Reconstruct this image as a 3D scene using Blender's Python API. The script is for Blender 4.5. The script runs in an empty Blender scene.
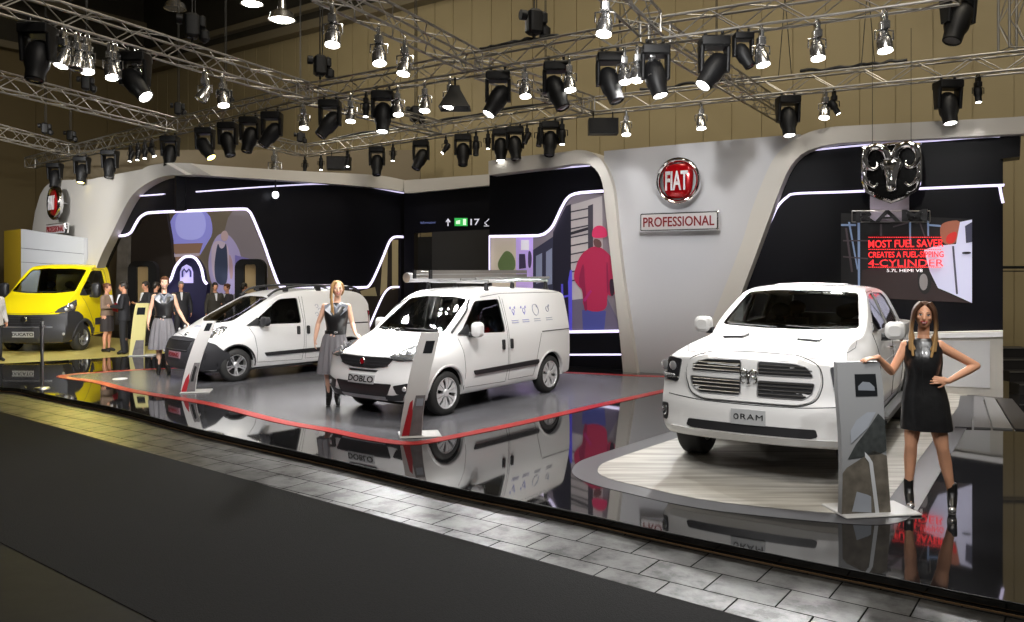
import bpy, bmesh, math, random
from mathutils import Vector, Matrix
from mathutils.bvhtree import BVHTree
from mathutils.geometry import delaunay_2d_cdt
random.seed(7)
PI = math.pi
SC = bpy.context.scene
COL = SC.collection
# ---------------------------------------------------------------- camera model
F, CX, HY, CZ, PZ = 820.0, 512.0, 269.0, 2.23, 0.09
def G(px, py, z=PZ):
    t = (CZ - z) * F / (py - HY)
    return ((px - CX) * t / F, t, z)
class Wall:
    """vertical plane through two ground points; n points to the visitors' side"""
    def __init__(s, a, b):
        s.a = Vector((a[0], a[1], 0)); b = Vector((b[0], b[1], 0))
        s.d = (b - s.a).normalized(); s.n = Vector((s.d.y, -s.d.x, 0))
        if s.n.dot(-s.a) < 0: s.n = -s.n
    def at(s, px, py, off=0.0):
        r = Vector(((px - CX) / F, 1, (HY - py) / F))
        p0 = s.a + s.n * off
        t = (p0).dot(s.n) / r.dot(s.n)
        return Vector((0, 0, CZ)) + r * t
    def foot(s, px, off=0.0, z=PZ):
        p = s.at(px, HY, off); return Vector((p.x, p.y, z))
WC = Wall((1.973, 17.4), (8.203, 13.7))      # long wall, right
WL = Wall((-7.62, 19.4), (-3.03, 23.2))      # wall behind the lounge, left
WE = Wall((-2.66, 22.96), (-.53, 21.87))     # recessed wall with the exit sign
WF = Wall((-9.28, 20.66), (-11.97, 23.2))    # far left wall
# ---------------------------------------------------------------- materials
MATS = {}
def mat(name, col, rough=.5, metal=0, spec=.5, coat=0, emit=None, es=1.0, trans=0, ior=1.5, noise=None, alpha=1):
    if name in MATS: return MATS[name]
    m = bpy.data.materials.new(name); m.use_nodes = True
    nt = m.node_tree; b = nt.nodes['Principled BSDF']
    c = tuple(col) + (1,) if len(col) == 3 else col
    b.inputs['Base Color'].default_value = c
    b.inputs['Roughness'].default_value = rough
    b.inputs['Metallic'].default_value = metal
    b.inputs['Specular IOR Level'].default_value = spec
    b.inputs['IOR'].default_value = ior
    b.inputs['Coat Weight'].default_value = coat
    b.inputs['Coat Roughness'].default_value = .05
    b.inputs['Transmission Weight'].default_value = trans
    b.inputs['Alpha'].default_value = alpha
    if emit is not None:
        b.inputs['Emission Color'].default_value = tuple(emit) + (1,)
        b.inputs['Emission Strength'].default_value = es
    if noise:                                   # (scale, amount, bump)
        tc = nt.nodes.new('ShaderNodeTexCoord'); nz = nt.nodes.new('ShaderNodeTexNoise')
        nz.inputs['Scale'].default_value = noise[0]; nz.inputs['Detail'].default_value = 5
        nt.links.new(tc.outputs['Object'], nz.inputs['Vector'])
        mx = nt.nodes.new('ShaderNodeMix'); mx.data_type = 'RGBA'
        a = noise[1]
        mx.inputs[6].default_value = tuple(max(0, v * (1 - a)) for v in c[:3]) + (1,)
        mx.inputs[7].default_value = tuple(min(1, v * (1 + a)) for v in c[:3]) + (1,)
        nt.links.new(nz.outputs['Fac'], mx.inputs[0]); nt.links.new(mx.outputs[2], b.inputs['Base Color'])
        if len(noise) > 2 and noise[2]:
            bp = nt.nodes.new('ShaderNodeBump'); bp.inputs['Strength'].default_value = noise[2]; bp.inputs['Distance'].default_value = .01
            nt.links.new(nz.outputs['Fac'], bp.inputs['Height']); nt.links.new(bp.outputs['Normal'], b.inputs['Normal'])
    MATS[name] = m
    return m
def s2l(r, g, b):
    f = lambda v: ((v / 255 + .055) / 1.055) ** 2.4 if v / 255 > .04045 else v / 255 / 12.92
    return (f(r), f(g), f(b))
# ---------------------------------------------------------------- mesh builder
class MB:
    def __init__(s): s.v = []; s.f = []; s.mi = []; s.cur = 0
    def add(s, vs, fs):
        o = len(s.v); s.v += [tuple(v) for v in vs]
        for f in fs: s.f.append(tuple(i + o for i in f)); s.mi.append(s.cur)
        return s
    def box(s, cx, cy, cz, sx, sy, sz, rz=0, rx=0, ry=0):
        M = Matrix.Rotation(rz, 3, 'Z') @ Matrix.Rotation(ry, 3, 'Y') @ Matrix.Rotation(rx, 3, 'X')
        c = Vector((cx, cy, cz))
        vs = [c + M @ Vector((x * sx / 2, y * sy / 2, z * sz / 2)) for x in (-1, 1) for y in (-1, 1) for z in (-1, 1)]
        return s.add(vs, [(0, 1, 3, 2), (4, 6, 7, 5), (0, 4, 5, 1), (2, 3, 7, 6), (0, 2, 6, 4), (1, 5, 7, 3)])
    def bbox(s, cx, cy, cz, sx, sy, sz, b=.01, rz=0):
        """bevelled box: rounded prism about z, with chamfered ends"""
        pts = rrect(sx, sy, b, 3)
        M = Matrix.Rotation(rz, 3, 'Z'); c = Vector((cx, cy, cz)); rings = []
        for dz, k in ((-sz / 2, 1), (-sz / 2 + b, 0), (sz / 2 - b, 0), (sz / 2, 1)):
            rings.append([c + M @ Vector((x * (1 - k * b * 2 / sx), y * (1 - k * b * 2 / sy), dz)) for x, y in pts])
        return s.loft(rings, caps=True)
    def loft(s, rings, caps=True, closed=True):
        n = len(rings[0]); vs = [p for r in rings for p in r]; fs = []
        for i in range(len(rings) - 1):
            for j in range(n if closed else n - 1):
                k = (j + 1) % n
                fs.append((i * n + j, i * n + k, (i + 1) * n + k, (i + 1) * n + j))
        if caps and closed: fs.append(tuple(range(n - 1, -1, -1))); fs.append(tuple(range((len(rings) - 1) * n, len(rings) * n)))
        return s.add(vs, fs)
    def cyl(s, a, b, r1, r2=None, n=12, caps=True):
        a = Vector(a); b = Vector(b); r2 = r1 if r2 is None else r2
        d = (b - a).normalized(); u = d.orthogonal().normalized(); w = d.cross(u)
        rg = lambda c, r: [c + (u * math.cos(2 * PI * i / n) + w * math.sin(2 * PI * i / n)) * r for i in range(n)]
        return s.loft([rg(a, r1), rg(b, r2)], caps)
    def tube(s, pts, r, n=6, closed=False):
        pts = [Vector(p) for p in pts]; m = len(pts); rings = []
        u = None
        for i, p in enumerate(pts):
            if closed: d = (pts[(i + 1) % m] - pts[i - 1]).normalized()
            else: d = (pts[min(i + 1, m - 1)] - pts[max(i - 1, 0)]).normalized()
            if u is None: u = d.orthogonal().normalized()
            u = (u - d * u.dot(d)).normalized(); w = d.cross(u)
            rr = r[i] if isinstance(r, (list, tuple)) else r
            rings.append([p + (u * math.cos(2 * PI * k / n) + w * math.sin(2 * PI * k / n)) * rr for k in range(n)])
        if closed: rings.append(rings[0])
        return s.loft(rings, caps=not closed)
    def ell(s, c, rx, ry, rz, M=None, nu=16, nv=10):
        c = Vector(c); M = M or Matrix.Identity(3); rings = []
        for i in range(nv + 1):
            t = PI * i / nv; st = max(math.sin(t), 1e-3)
            rings.append([c + M @ Vector((rx * st * math.cos(2 * PI * k / nu), ry * st * math.sin(2 * PI * k / nu), rz * math.cos(t))) for k in range(nu)])
        return s.loft(rings)
    def lathe(s, prof, c=(0, 0, 0), M=None, n=32, caps=False):
        """prof: (r, h) pairs, axis = local z"""
        c = Vector(c); M = M or Matrix.Identity(3)
        return s.loft([[c + M @ Vector((r * math.cos(2 * PI * k / n), r * math.sin(2 * PI * k / n), h)) for k in range(n)] for r, h in prof], caps)
    def prism(s, poly, vec):
        vec = Vector(vec); a = [Vector(p) for p in poly]; b = [p + vec for p in a]; n = len(a)
        return s.add(a + b, [tuple(range(n - 1, -1, -1)), tuple(range(n, 2 * n))] + [(i, (i + 1) % n, n + (i + 1) % n, n + i) for i in range(n)])
    def poly(s, pts): return s.add(pts, [tuple(range(len(pts)))])
    def strip(s, A, B, vec=None):
        """quad strip between polylines A and B, extruded by vec if given"""
        n = len(A)
        if vec is None: return s.add(list(A) + list(B), [(i, i + 1, n + i + 1, n + i) for i in range(n - 1)])
        vec = Vector(vec)
        for i in range(n - 1):
            s.prism([A[i], A[i + 1], B[i + 1], B[i]], vec)
        return s
    def mesh(s, name):
        me = bpy.data.meshes.new(name); me.from_pydata(s.v, [], s.f); me.update()
        if any(s.mi):
            me.polygons.foreach_set('material_index', s.mi)
        bm = bmesh.new(); bm.from_mesh(me)
        bmesh.ops.recalc_face_normals(bm, faces=bm.faces); bm.to_mesh(me); bm.free()
        return me
def rrect(sx, sy, r, n=4):
    r = min(r, sx / 2 - 1e-4, sy / 2 - 1e-4); out = []
    for qx, qy, a0 in ((1, 1, 0), (-1, 1, 90), (-1, -1, 180), (1, -1, 270)):
        for i in range(n + 1):
            a = math.radians(a0 + 90 * i / n)
            out.append((qx * (sx / 2 - r) + r * math.cos(a), qy * (sy / 2 - r) + r * math.sin(a)))
    return out
def smooth_mesh(me, ang=35):
    for p in me.polygons: p.use_smooth = True
    try: me.set_sharp_from_angle(angle=math.radians(ang))
    except Exception: pass
def obj(name, g, m, parent=None, smooth=35, sub=0):
    me = g.mesh(name) if isinstance(g, MB) else g
    if smooth: smooth_mesh(me, smooth)
    o = bpy.data.objects.new(name, me); COL.objects.link(o)
    for mm in (m if isinstance(m, (list, tuple)) else [m]): me.materials.append(mm)
    if parent is not None: o.parent = parent
    if sub:
        md = o.modifiers.new('sub', 'SUBSURF'); md.levels = sub; md.render_levels = sub
    return o
def tag(o, label=None, cat=None, group=None, kind=None):
    if label: o['label'] = label
    if cat: o['category'] = cat
    if group: o['group'] = group
    if kind: o['kind'] = kind
    return o
def thing(name, label, cat, loc=(0, 0, 0), rz=0, group=None):
    o = bpy.data.objects.new(name, None); COL.objects.link(o)
    o.location = loc; o.rotation_euler = (0, 0, rz); o.empty_display_size = .1
    return tag(o, label, cat, group)
def struct(name, g, m, smooth=35):
    return tag(obj(name, g, m, None, smooth), kind='structure')
def dup(root, loc, rz=None, label=None, group=None):
    def cp(o, par):
        c = o.copy(); COL.objects.link(c); c.parent = par
        for ch in list(o.children): cp(ch, c)
        return c
    r = cp(root, None); r.location = loc
    if rz is not None: r.rotation_euler = (0, 0, rz)
    if label: r['label'] = label
    if group: r['group'] = group
    return r
def bake(o):
    """evaluate the modifiers of o into a plain mesh"""
    dg = bpy.context.evaluated_depsgraph_get(); dg.update()
    me = bpy.data.meshes.new_from_object(o.evaluated_get(dg), depsgraph=dg)
    return me
def tmp(g, name='tmp'):
    me = g.mesh(name) if isinstance(g, MB) else g
    o = bpy.data.objects.new(name, me); COL.objects.link(o); return o
def kill(*os_):
    for o in os_: bpy.data.objects.remove(o, do_unlink=True)
def boolean(me, cutters, op='DIFFERENCE', solver='EXACT'):
    o = tmp(me); cs = []
    for c in cutters:
        co = tmp(c, 'cut'); cs.append(co)
        md = o.modifiers.new('b', 'BOOLEAN'); md.operation = op; md.object = co; md.solver = solver
    r = bake(o); kill(o, *cs)
    return r
def subdiv(me, lv=1):
    o = tmp(me); md = o.modifiers.new('s', 'SUBSURF'); md.levels = lv; md.render_levels = lv
    r = bake(o); kill(o); return r
def text_mesh(txt, size=1.0, depth=.01, sx=1.0, bold=0.0, align='CENTER', space=1.0):
    cu = bpy.data.curves.new('txt', 'FONT'); cu.body = txt; cu.size = size; cu.extrude = depth; cu.offset = bold
    cu.align_x = align; cu.align_y = 'CENTER'; cu.space_character = space; cu.resolution_u = 3
    o = bpy.data.objects.new('txt', cu); COL.objects.link(o)
    me = bake(o); kill(o)
    for v in me.vertices: v.co.x *= sx
    return me
def place_mesh(me, org, ux, uy):
    """text (x right, y up) onto a plane with axes ux, uy"""
    ux = Vector(ux).normalized(); uy = Vector(uy).normalized(); uz = ux.cross(uy); org = Vector(org)
    for v in me.vertices: v.co = org + ux * v.co.x + uy * v.co.y + uz * v.co.z
    return me
def text_on(name, txt, m, parent, org, ux, uy, size, depth=.004, sx=1.0, bold=0, space=1.0):
    me = place_mesh(text_mesh(txt, size, depth, sx, bold, space=space), org, ux, uy)
    return obj(name, me, m, parent, smooth=0)
def catmull(pts, k=6, closed=False):
    P = [Vector(p) for p in pts]; n = len(P); out = []
    rng = range(n if closed else n - 1)
    for i in rng:
        p0 = P[(i - 1) % n] if closed or i > 0 else P[0]; p1 = P[i]; p2 = P[(i + 1) % n]
        p3 = P[(i + 2) % n] if closed or i + 2 < n else P[-1]
        for j in range(k):
            t = j / k
            out.append(.5 * ((2 * p1) + (-p0 + p2) * t + (2 * p0 - 5 * p1 + 4 * p2 - p3) * t * t + (-p0 + 3 * p1 - 3 * p2 + p3) * t ** 3))
    if not closed: out.append(P[-1])
    return out
def interp(tab, x):
    if x <= tab[0][0]: return tab[0][1]
    for (a, va), (b, vb) in zip(tab, tab[1:]):
        if x <= b: return va + (vb - va) * (x - a) / (b - a)
    return tab[-1][1]
# ================================================================ MATERIALS OF THE PLACE
def floor_mats():
    # black carpet, tiles, glossy stage
    m = mat('carpet', s2l(42, 42, 43), .95, spec=.1, noise=(90, .22, .6))
    t = bpy.data.materials.new('hall_tiles'); t.use_nodes = True; nt = t.node_tree; b = nt.nodes['Principled BSDF']
    tc = nt.nodes.new('ShaderNodeTexCoord'); mp = nt.nodes.new('ShaderNodeMapping')
    mp.inputs['Rotation'].default_value = (0, 0, -math.atan2(800, -1112) + 0)
    br = nt.nodes.new('ShaderNodeTexBrick'); br.inputs['Scale'].default_value = 1.0
    br.inputs['Brick Width'].default_value = .5; br.inputs['Row Height'].default_value = .36; br.offset = .5
    br.inputs['Mortar Size'].default_value = .009; br.inputs['Mortar Smooth'].default_value = .6
    br.inputs['Color1'].default_value = s2l(50, 49, 48) + (1,); br.inputs['Color2'].default_value = s2l(66, 65, 63) + (1,)
    br.inputs['Mortar'].default_value = s2l(28, 28, 28) + (1,)
    nz = nt.nodes.new('ShaderNodeTexNoise'); nz.inputs['Scale'].default_value = 3.2; nz.inputs['Detail'].default_value = 12; nz.inputs['Roughness'].default_value = .68
    mx = nt.nodes.new('ShaderNodeMix'); mx.data_type = 'RGBA'; mx.blend_type = 'MULTIPLY'; mx.inputs[0].default_value = .7
    cr = nt.nodes.new('ShaderNodeValToRGB'); cr.color_ramp.elements[0].position = .40; cr.color_ramp.elements[0].color = (.22, .22, .22, 1)
    cr.color_ramp.elements[1].position = .60
    L = nt.links.new
    L(tc.outputs['Object'], mp.inputs[0]); L(mp.outputs[0], br.inputs['Vector']); L(mp.outputs[0], nz.inputs['Vector'])
    L(nz.outputs['Fac'], cr.inputs[0]); L(br.outputs['Color'], mx.inputs[6]); L(cr.outputs[0], mx.inputs[7]); L(mx.outputs[2], b.inputs['Base Color'])
    rr = nt.nodes.new('ShaderNodeMapRange'); rr.inputs[3].default_value = .28; rr.inputs[4].default_value = .55
    L(nz.outputs['Fac'], rr.inputs[0]); L(rr.outputs[0], b.inputs['Roughness'])
    bp = nt.nodes.new('ShaderNodeBump'); bp.inputs['Strength'].default_value = .35; bp.inputs['Distance'].default_value = .01
    ad = nt.nodes.new('ShaderNodeMath'); ad.operation = 'MULTIPLY_ADD'; ad.inputs[1].default_value = -1.0
    L(br.outputs['Fac'], ad.inputs[0]); L(nz.outputs['Fac'], ad.inputs[2]); L(ad.outputs[0], bp.inputs['Height']); L(bp.outputs[0], b.inputs['Normal'])
    b.inputs['Specular IOR Level'].default_value = .45
    inv = nt.nodes.new('ShaderNodeMath'); inv.operation = 'SUBTRACT'; inv.inputs[0].default_value = 1.0
    L(br.outputs['Fac'], inv.inputs[1]); ml = nt.nodes.new('ShaderNodeMath'); ml.operation = 'MULTIPLY'
    L(inv.outputs[0], ml.inputs[0]); L(cr.outputs[0], ml.inputs[1]); m3 = nt.nodes.new('ShaderNodeMath'); m3.operation = 'MULTIPLY'; m3.inputs[1].default_value = .42
    L(ml.outputs[0], m3.inputs[0]); L(m3.outputs[0], b.inputs['Specular IOR Level'])
    MATS['hall_tiles'] = t
    # wood planks of the pickup's bay
    w = bpy.data.materials.new('bay_planks'); w.use_nodes = True; nt = w.node_tree; b = nt.nodes['Principled BSDF']; L = nt.links.new
    tc = nt.nodes.new('ShaderNodeTexCoord'); mp = nt.nodes.new('ShaderNodeMapping')
    mp.inputs['Rotation'].default_value = (0, 0, -math.atan2(800, -1112)); mp.inputs['Scale'].default_value = (.6, 9, 1)
    nz = nt.nodes.new('ShaderNodeTexNoise'); nz.inputs['Scale'].default_value = 1.4; nz.inputs['Detail'].default_value = 6
    cr = nt.nodes.new('ShaderNodeValToRGB'); cr.color_ramp.elements[0].position = .3; cr.color_ramp.elements[0].color = s2l(128, 124, 116) + (1,)
    cr.color_ramp.elements[1].position = .7; cr.color_ramp.elements[1].color = s2l(190, 187, 180) + (1,)
    L(tc.outputs['Object'], mp.inputs[0]); L(mp.outputs[0], nz.inputs['Vector']); L(nz.outputs['Fac'], cr.inputs[0]); L(cr.outputs[0], b.inputs['Base Color'])
    b.inputs['Roughness'].default_value = .4
    MATS['bay_planks'] = w
    # beige hall cladding with vertical seams
    c = bpy.data.materials.new('hall_cladding'); c.use_nodes = True; nt = c.node_tree; b = nt.nodes['Principled BSDF']; L = nt.links.new
    tc = nt.nodes.new('ShaderNodeTexCoord'); nz = nt.nodes.new('ShaderNodeTexNoise'); nz.inputs['Scale'].default_value = .5
    cr = nt.nodes.new('ShaderNodeValToRGB'); cr.color_ramp.elements[0].color = s2l(140, 126, 92) + (1,); cr.color_ramp.elements[1].color = s2l(172, 157, 120) + (1,)
    L(tc.outputs['Object'], nz.inputs['Vector']); L(nz.outputs['Fac'], cr.inputs[0]); L(cr.outputs[0], b.inputs['Base Color'])
    b.inputs['Roughness'].default_value = .6
    MATS['hall_cladding'] = c
floor_mats()
M_black = mat('black_gloss_panel', (.004, .004, .0065), .35, spec=.22)
M_blackm = mat('black_matt', (.012, .012, .013), .7, spec=.3)
M_stage = mat('black_mirror_floor', (.008, .008, .009), .035, ior=2.0, spec=.5)
M_inlay = mat('grey_stage_floor', s2l(98, 98, 103), .22, spec=.5)
M_inlayd = mat('dark_grey_border', s2l(66, 66, 70), .35)
M_red = mat('red_floor_line', s2l(172, 26, 22), .3)
M_white = mat('warm_white_wall', s2l(196, 192, 186), .55)
M_grey = mat('satin_grey_wall', s2l(188, 188, 192), .42)
M_led = mat('led_strip', (.8, .75, 1), .5, emit=(.80, .72, 1.0), es=1.25)
M_led2 = mat('led_strip_thin', (.8, .75, 1), .5, emit=(.75, .70, 1.0), es=.9)
M_chrome = mat('chrome', (.85, .85, .87), .08, 1)
M_steel = mat('brushed_steel', (.6, .6, .62), .28, 1)
M_alu = mat('truss_aluminium', (.36, .345, .32), .42, .85)
M_concrete = mat('dark_structure', s2l(62, 58, 48), .8, noise=(1.5, .3))
M_beam = mat('pale_beam', s2l(120, 110, 88), .6)
# ================================================================ FLOORS
def flat(name, pts, z, m, th=.02, holes=None):
    g = MB(); g.prism([(p[0], p[1], z - th) for p in pts], (0, 0, th)); return struct(name, g, m, 0)
g = MB(); g.box(0, 22, -.05, 90, 60, .1); struct('floor', g, MATS['hall_tiles'], 0)
E1 = [G(-500, 412 - .2774 * 500, 0), G(-60, 412 - .2774 * 60, 0), G(757, 622, 0), G(1600, 622 + .2774 * 843, 0)]
l1 = (Vector(G(0, 412, 0)), Vector(G(757, 622, 0))); l2 = (Vector(G(0, 543, 0)), Vector(G(155, 622, 0)))
d1 = (l1[1] - l1[0]).normalized(); d2 = (l2[1] - l2[0]).normalized()
A = [l1[0] - d1 * 14, l1[1] + d1 * 6]; B = [l2[0] - d2 * 12, l2[1] + d2 * 5]
g = MB(); g.prism([(A[0].x, A[0].y, 0), (A[1].x, A[1].y, 0), (B[1].x, B[1].y, 0), (B[0].x, B[0].y, 0)], (0, 0, .008))
struct('floor_carpet', g, mat('carpet', (0, 0, 0)), 0)
# darker worn slabs at the near left, this side of the carpet
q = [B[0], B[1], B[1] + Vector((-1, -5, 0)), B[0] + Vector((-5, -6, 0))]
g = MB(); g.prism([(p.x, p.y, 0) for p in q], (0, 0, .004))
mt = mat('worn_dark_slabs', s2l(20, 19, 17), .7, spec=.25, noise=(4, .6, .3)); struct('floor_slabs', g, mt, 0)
# stage
edge = [(19, 388), (60, 397), (120, 408.5), (195, 428), (247, 440), (339, 460.5), (447.7, 486), (560, 508.6), (667, 532), (779, 555), (887, 576.5), (951, 590), (1023, 604), (1140, 626)]
edge3 = [Vector(G(*e)) for e in edge]
edge3 = [Vector((-20, 17.6, PZ)), Vector((-11.5, 15.6, PZ))] + catmull(edge3, 4)
back = [Vector((14, 3.4, PZ)), Vector((16, 14, PZ)), Vector((8, 26, PZ)), Vector((-6, 36, PZ)), Vector((-24, 36, PZ))]
g = MB(); g.prism([(p.x, p.y, .0) for p in edge3 + back], (0, 0, PZ)); stage = struct('floor_stage', g, M_stage, 0)
g = MB(); ed = [Vector((p.x, p.y, .018)) for p in edge3[1:-1]]
ed = [p + Vector((-.02, -.03, 0)) for p in ed]; g.tube(ed, .007, 4); struct('trim_1', g, mat('brass_edge', s2l(150, 120, 88), .4, .5))
g = MB(); ed = [Vector((p.x, p.y, PZ - .004)) for p in edge3[1:-1]]; g.tube([p + Vector((-.003, -.008, 0)) for p in ed], .009, 4); struct('trim_2', g, M_blackm)
z1 = PZ + .003
red = [(62, 377), (97, 382), (133, 391), (210, 404), (278, 421), (328, 430), (366, 438), (395, 442.5), (412, 443.5), (430, 441.5), (450, 437.5), (517, 424), (587, 408), (668, 390), (706, 381)]
redb = [(690, 377.5), (640, 376), (575, 373), (470, 369), (330, 366), (230, 367), (156, 369), (98, 372.5), (72, 374.5)]
loop = catmull([G(*p) for p in red + redb], 4, True)
cen = sum(loop, Vector()) / len(loop)
g = MB(); g.prism([(p.x, p.y, PZ) for p in loop], (0, 0, .003)); struct('floor_inlay', g, M_inlay, 0)
def offs(lp, d):
    o = []; n = len(lp)
    for i in range(n):
        t = (lp[(i + 1) % n] - lp[i - 1]).normalized(); o.append(lp[i] + Vector((t.y, -t.x, 0)) * d)
    return o
ring = offs(loop, .09); ri = offs(loop, -.09)
g = MB(); L1 = ring + [ring[0]]; L2 = ri + [ri[0]]
g.strip([Vector((p.x, p.y, PZ + .001)) for p in L1], [Vector((p.x, p.y, PZ + .001)) for p in L2], (0, 0, .005)); struct('floor_line', g, M_red, 0)
# pickup bay: planks with a dark grey border
w_in = [(597, 474), (598.5, 467), (606, 462), (668, 441.5), (760, 411), (890, 368), (985, 372), (935, 438), (886, 504), (880, 511), (868, 515.5), (850, 515.5), (775, 509), (700, 500.6), (640, 487), (612, 480.5)]
w3 = [Vector(G(*p)) for p in w_in]
def roundish(P, k=2):
    for _ in range(k):
        Q = []
        for i in range(len(P)): a = P[i]; b = P[(i + 1) % len(P)]; Q += [a * .75 + b * .25, a * .25 + b * .75]
        P = Q
    return P
w3 = roundish(w3); area = sum(w3[i - 1].x * w3[i].y - w3[i].x * w3[i - 1].y for i in range(len(w3)))
out = offs(w3, .27 * (1 if area > 0 else -1))
g = MB(); g.prism([(p.x, p.y, PZ) for p in out], (0, 0, .004)); struct('floor_border', g, M_inlayd, 0)
g = MB(); g.prism([(p.x, p.y, PZ + .001) for p in w3], (0, 0, .007)); struct('floor_planks', g, MATS['bay_planks'], 0)
# striped ramp mats at the foot of the right end of the wall
dB = Vector((.590, .807, 0)); dA = Vector((-.807, .590, 0))
pa = Vector(G(955, 428)); 
stripe_cols = [M_inlayd, mat('mid_grey_strip', s2l(110, 110, 112), .4), mat('light_grey_strip', s2l(122, 122, 122), .4), mat('dark_strip', s2l(60, 58, 58), .4)]
q0 = [(955, 428), (974, 428.5), (993, 429), (1015, 430), (1040, 431)]; q1 = [(960, 397), (974, 397.5), (984, 398), (996, 399), (1014, 400)]
for i in range(4):
    g = MB(); P = [Vector(G(*q0[i])), Vector(G(*q0[i + 1])), Vector(G(*q1[i + 1])), Vector(G(*q1[i]))]
    P[1] -= Vector((.03, 0, 0)); P[2] -= Vector((.03, 0, 0))
    g.prism([(p.x, p.y, PZ) for p in P], (0, 0, .02)); struct('floor_strip', g, stripe_cols[i], 0)
# pale mat under the yellow cab
g = MB(); P = [G(-90, 367), G(0, 363.5), (G(100, 358)), G(168, 353), G(190, 345), G(60, 333), G(-200, 338)]
g.prism([(p[0], p[1], PZ) for p in P], (0, 0, .006)); struct('floor_mat', g, mat('pale_yellow_mat', s2l(205, 190, 110), .35), 0)
# ================================================================ HALL SHELL
hc = Vector((-18.2, 40, 0)); A_ = Vector((.812, -.584, 0)); B_ = Vector((-.579, -.815, 0))
HT = 11.6
def clad(name, a, d, L, z0, z1, m, step=.83, depth=.035):
    g = MB(); n = int(L / step); nn = Vector((d.y, -d.x, 0));
    if nn.dot(-a) < 0: nn = -nn
    for i in range(n):
        p = a + d * (i * step); q = a + d * ((i + 1) * step - .03); r = a + d * ((i + 1) * step)
        g.prism([p + Vector((0, 0, z0)), q + Vector((0, 0, z0)), q + Vector((0, 0, z1)), p + Vector((0, 0, z1))], -nn * .2)
        g.prism([q - nn * depth + Vector((0, 0, z0)), r - nn * depth + Vector((0, 0, z0)), r - nn * depth + Vector((0, 0, z1)), q - nn * depth + Vector((0, 0, z1))], -nn * .1)
    return struct(name, g, m, 0)
clad('wall_back', hc, A_, 50, 0, HT, MATS['hall_cladding'])
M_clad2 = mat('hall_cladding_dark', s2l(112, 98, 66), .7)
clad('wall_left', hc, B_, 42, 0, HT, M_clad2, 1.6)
def beam(name, a, d, L, z, off, th, hh, m):
    nn = Vector((d.y, -d.x, 0));
    if nn.dot(-a) < 0: nn = -nn
    g = MB(); p = a + nn * off; q = p + d * L
    g.prism([(p.x, p.y, z), (q.x, q.y, z), (q.x + nn.x * th, q.y + nn.y * th, z), (p.x + nn.x * th, p.y + nn.y * th, z)], (0, 0, hh)); return struct(name, g, m, 0)
beam('trim_3', hc, A_, 50, HT, 0, .5, .35, M_beam); beam('trim_4', hc, A_, 50, HT + .75, .2, .3, .25, M_beam)
beam('trim_5', hc, B_, 42, HT, 0, .5, .3, M_beam); beam('trim_6', hc, B_, 42, HT + 2.2, .3, .4, .3, M_beam)
beam('wall_upper_back', hc - A_ * 2, A_, 52, HT + .3, -.8, .2, 5.5, M_concrete); beam('wall_upper_left', hc - B_ * 2, B_, 44, HT + .3, -.8, .2, 5.5, M_concrete)
g = MB()
for i in range(90):       # ribbed ceiling
    p = hc + B_ * (i * .5 - 2); g.prism([p - A_ * 3 + Vector((0, 0, 16.5)), p + B_ * .36 - A_ * 3 + Vector((0, 0, 16.5)), p + B_ * .36 + A_ * 52 + Vector((0, 0, 16.5)), p + A_ * 52 - A_ * 0 + Vector((0, 0, 16.5))], (0, 0, .1))
p = hc - B_ * 3 - A_ * 3; g.prism([p + Vector((0, 0, 16.6)), p + B_ * 52 + Vector((0, 0, 16.6)), p + B_ * 52 + A_ * 56 + Vector((0, 0, 16.6)), p + A_ * 56 + Vector((0, 0, 16.6))], (0, 0, .1))
struct('ceiling', g, mat('ribbed_ceiling', s2l(150, 132, 92), .6), 0)
for i, t in enumerate((7, 17, 27)):   # deep girders across the hall
    g = MB(); p = hc + B_ * t
    g.prism([p + Vector((0, 0, 14.2)), p + B_ * .5 + Vector((0, 0, 14.2)), p + B_ * .5 + A_ * 52 + Vector((0, 0, 14.2)), p + A_ * 52 + Vector((0, 0, 14.2))], (0, 0, 2.3)); struct('beam_%d' % (i + 1), g, M_concrete, 0)
for i, t in enumerate((6, 15, 25)):
    g = MB(); p = hc + A_ * t
    g.prism([p + Vector((0, 0, 14.8)), p + A_ * .4 + Vector((0, 0, 14.8)), p + A_ * .4 + B_ * 45 + Vector((0, 0, 14.8)), p + B_ * 45 + Vector((0, 0, 14.8))], (0, 0, 1.7)); struct('beam_%d' % (i + 4), g, M_concrete, 0)
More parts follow.
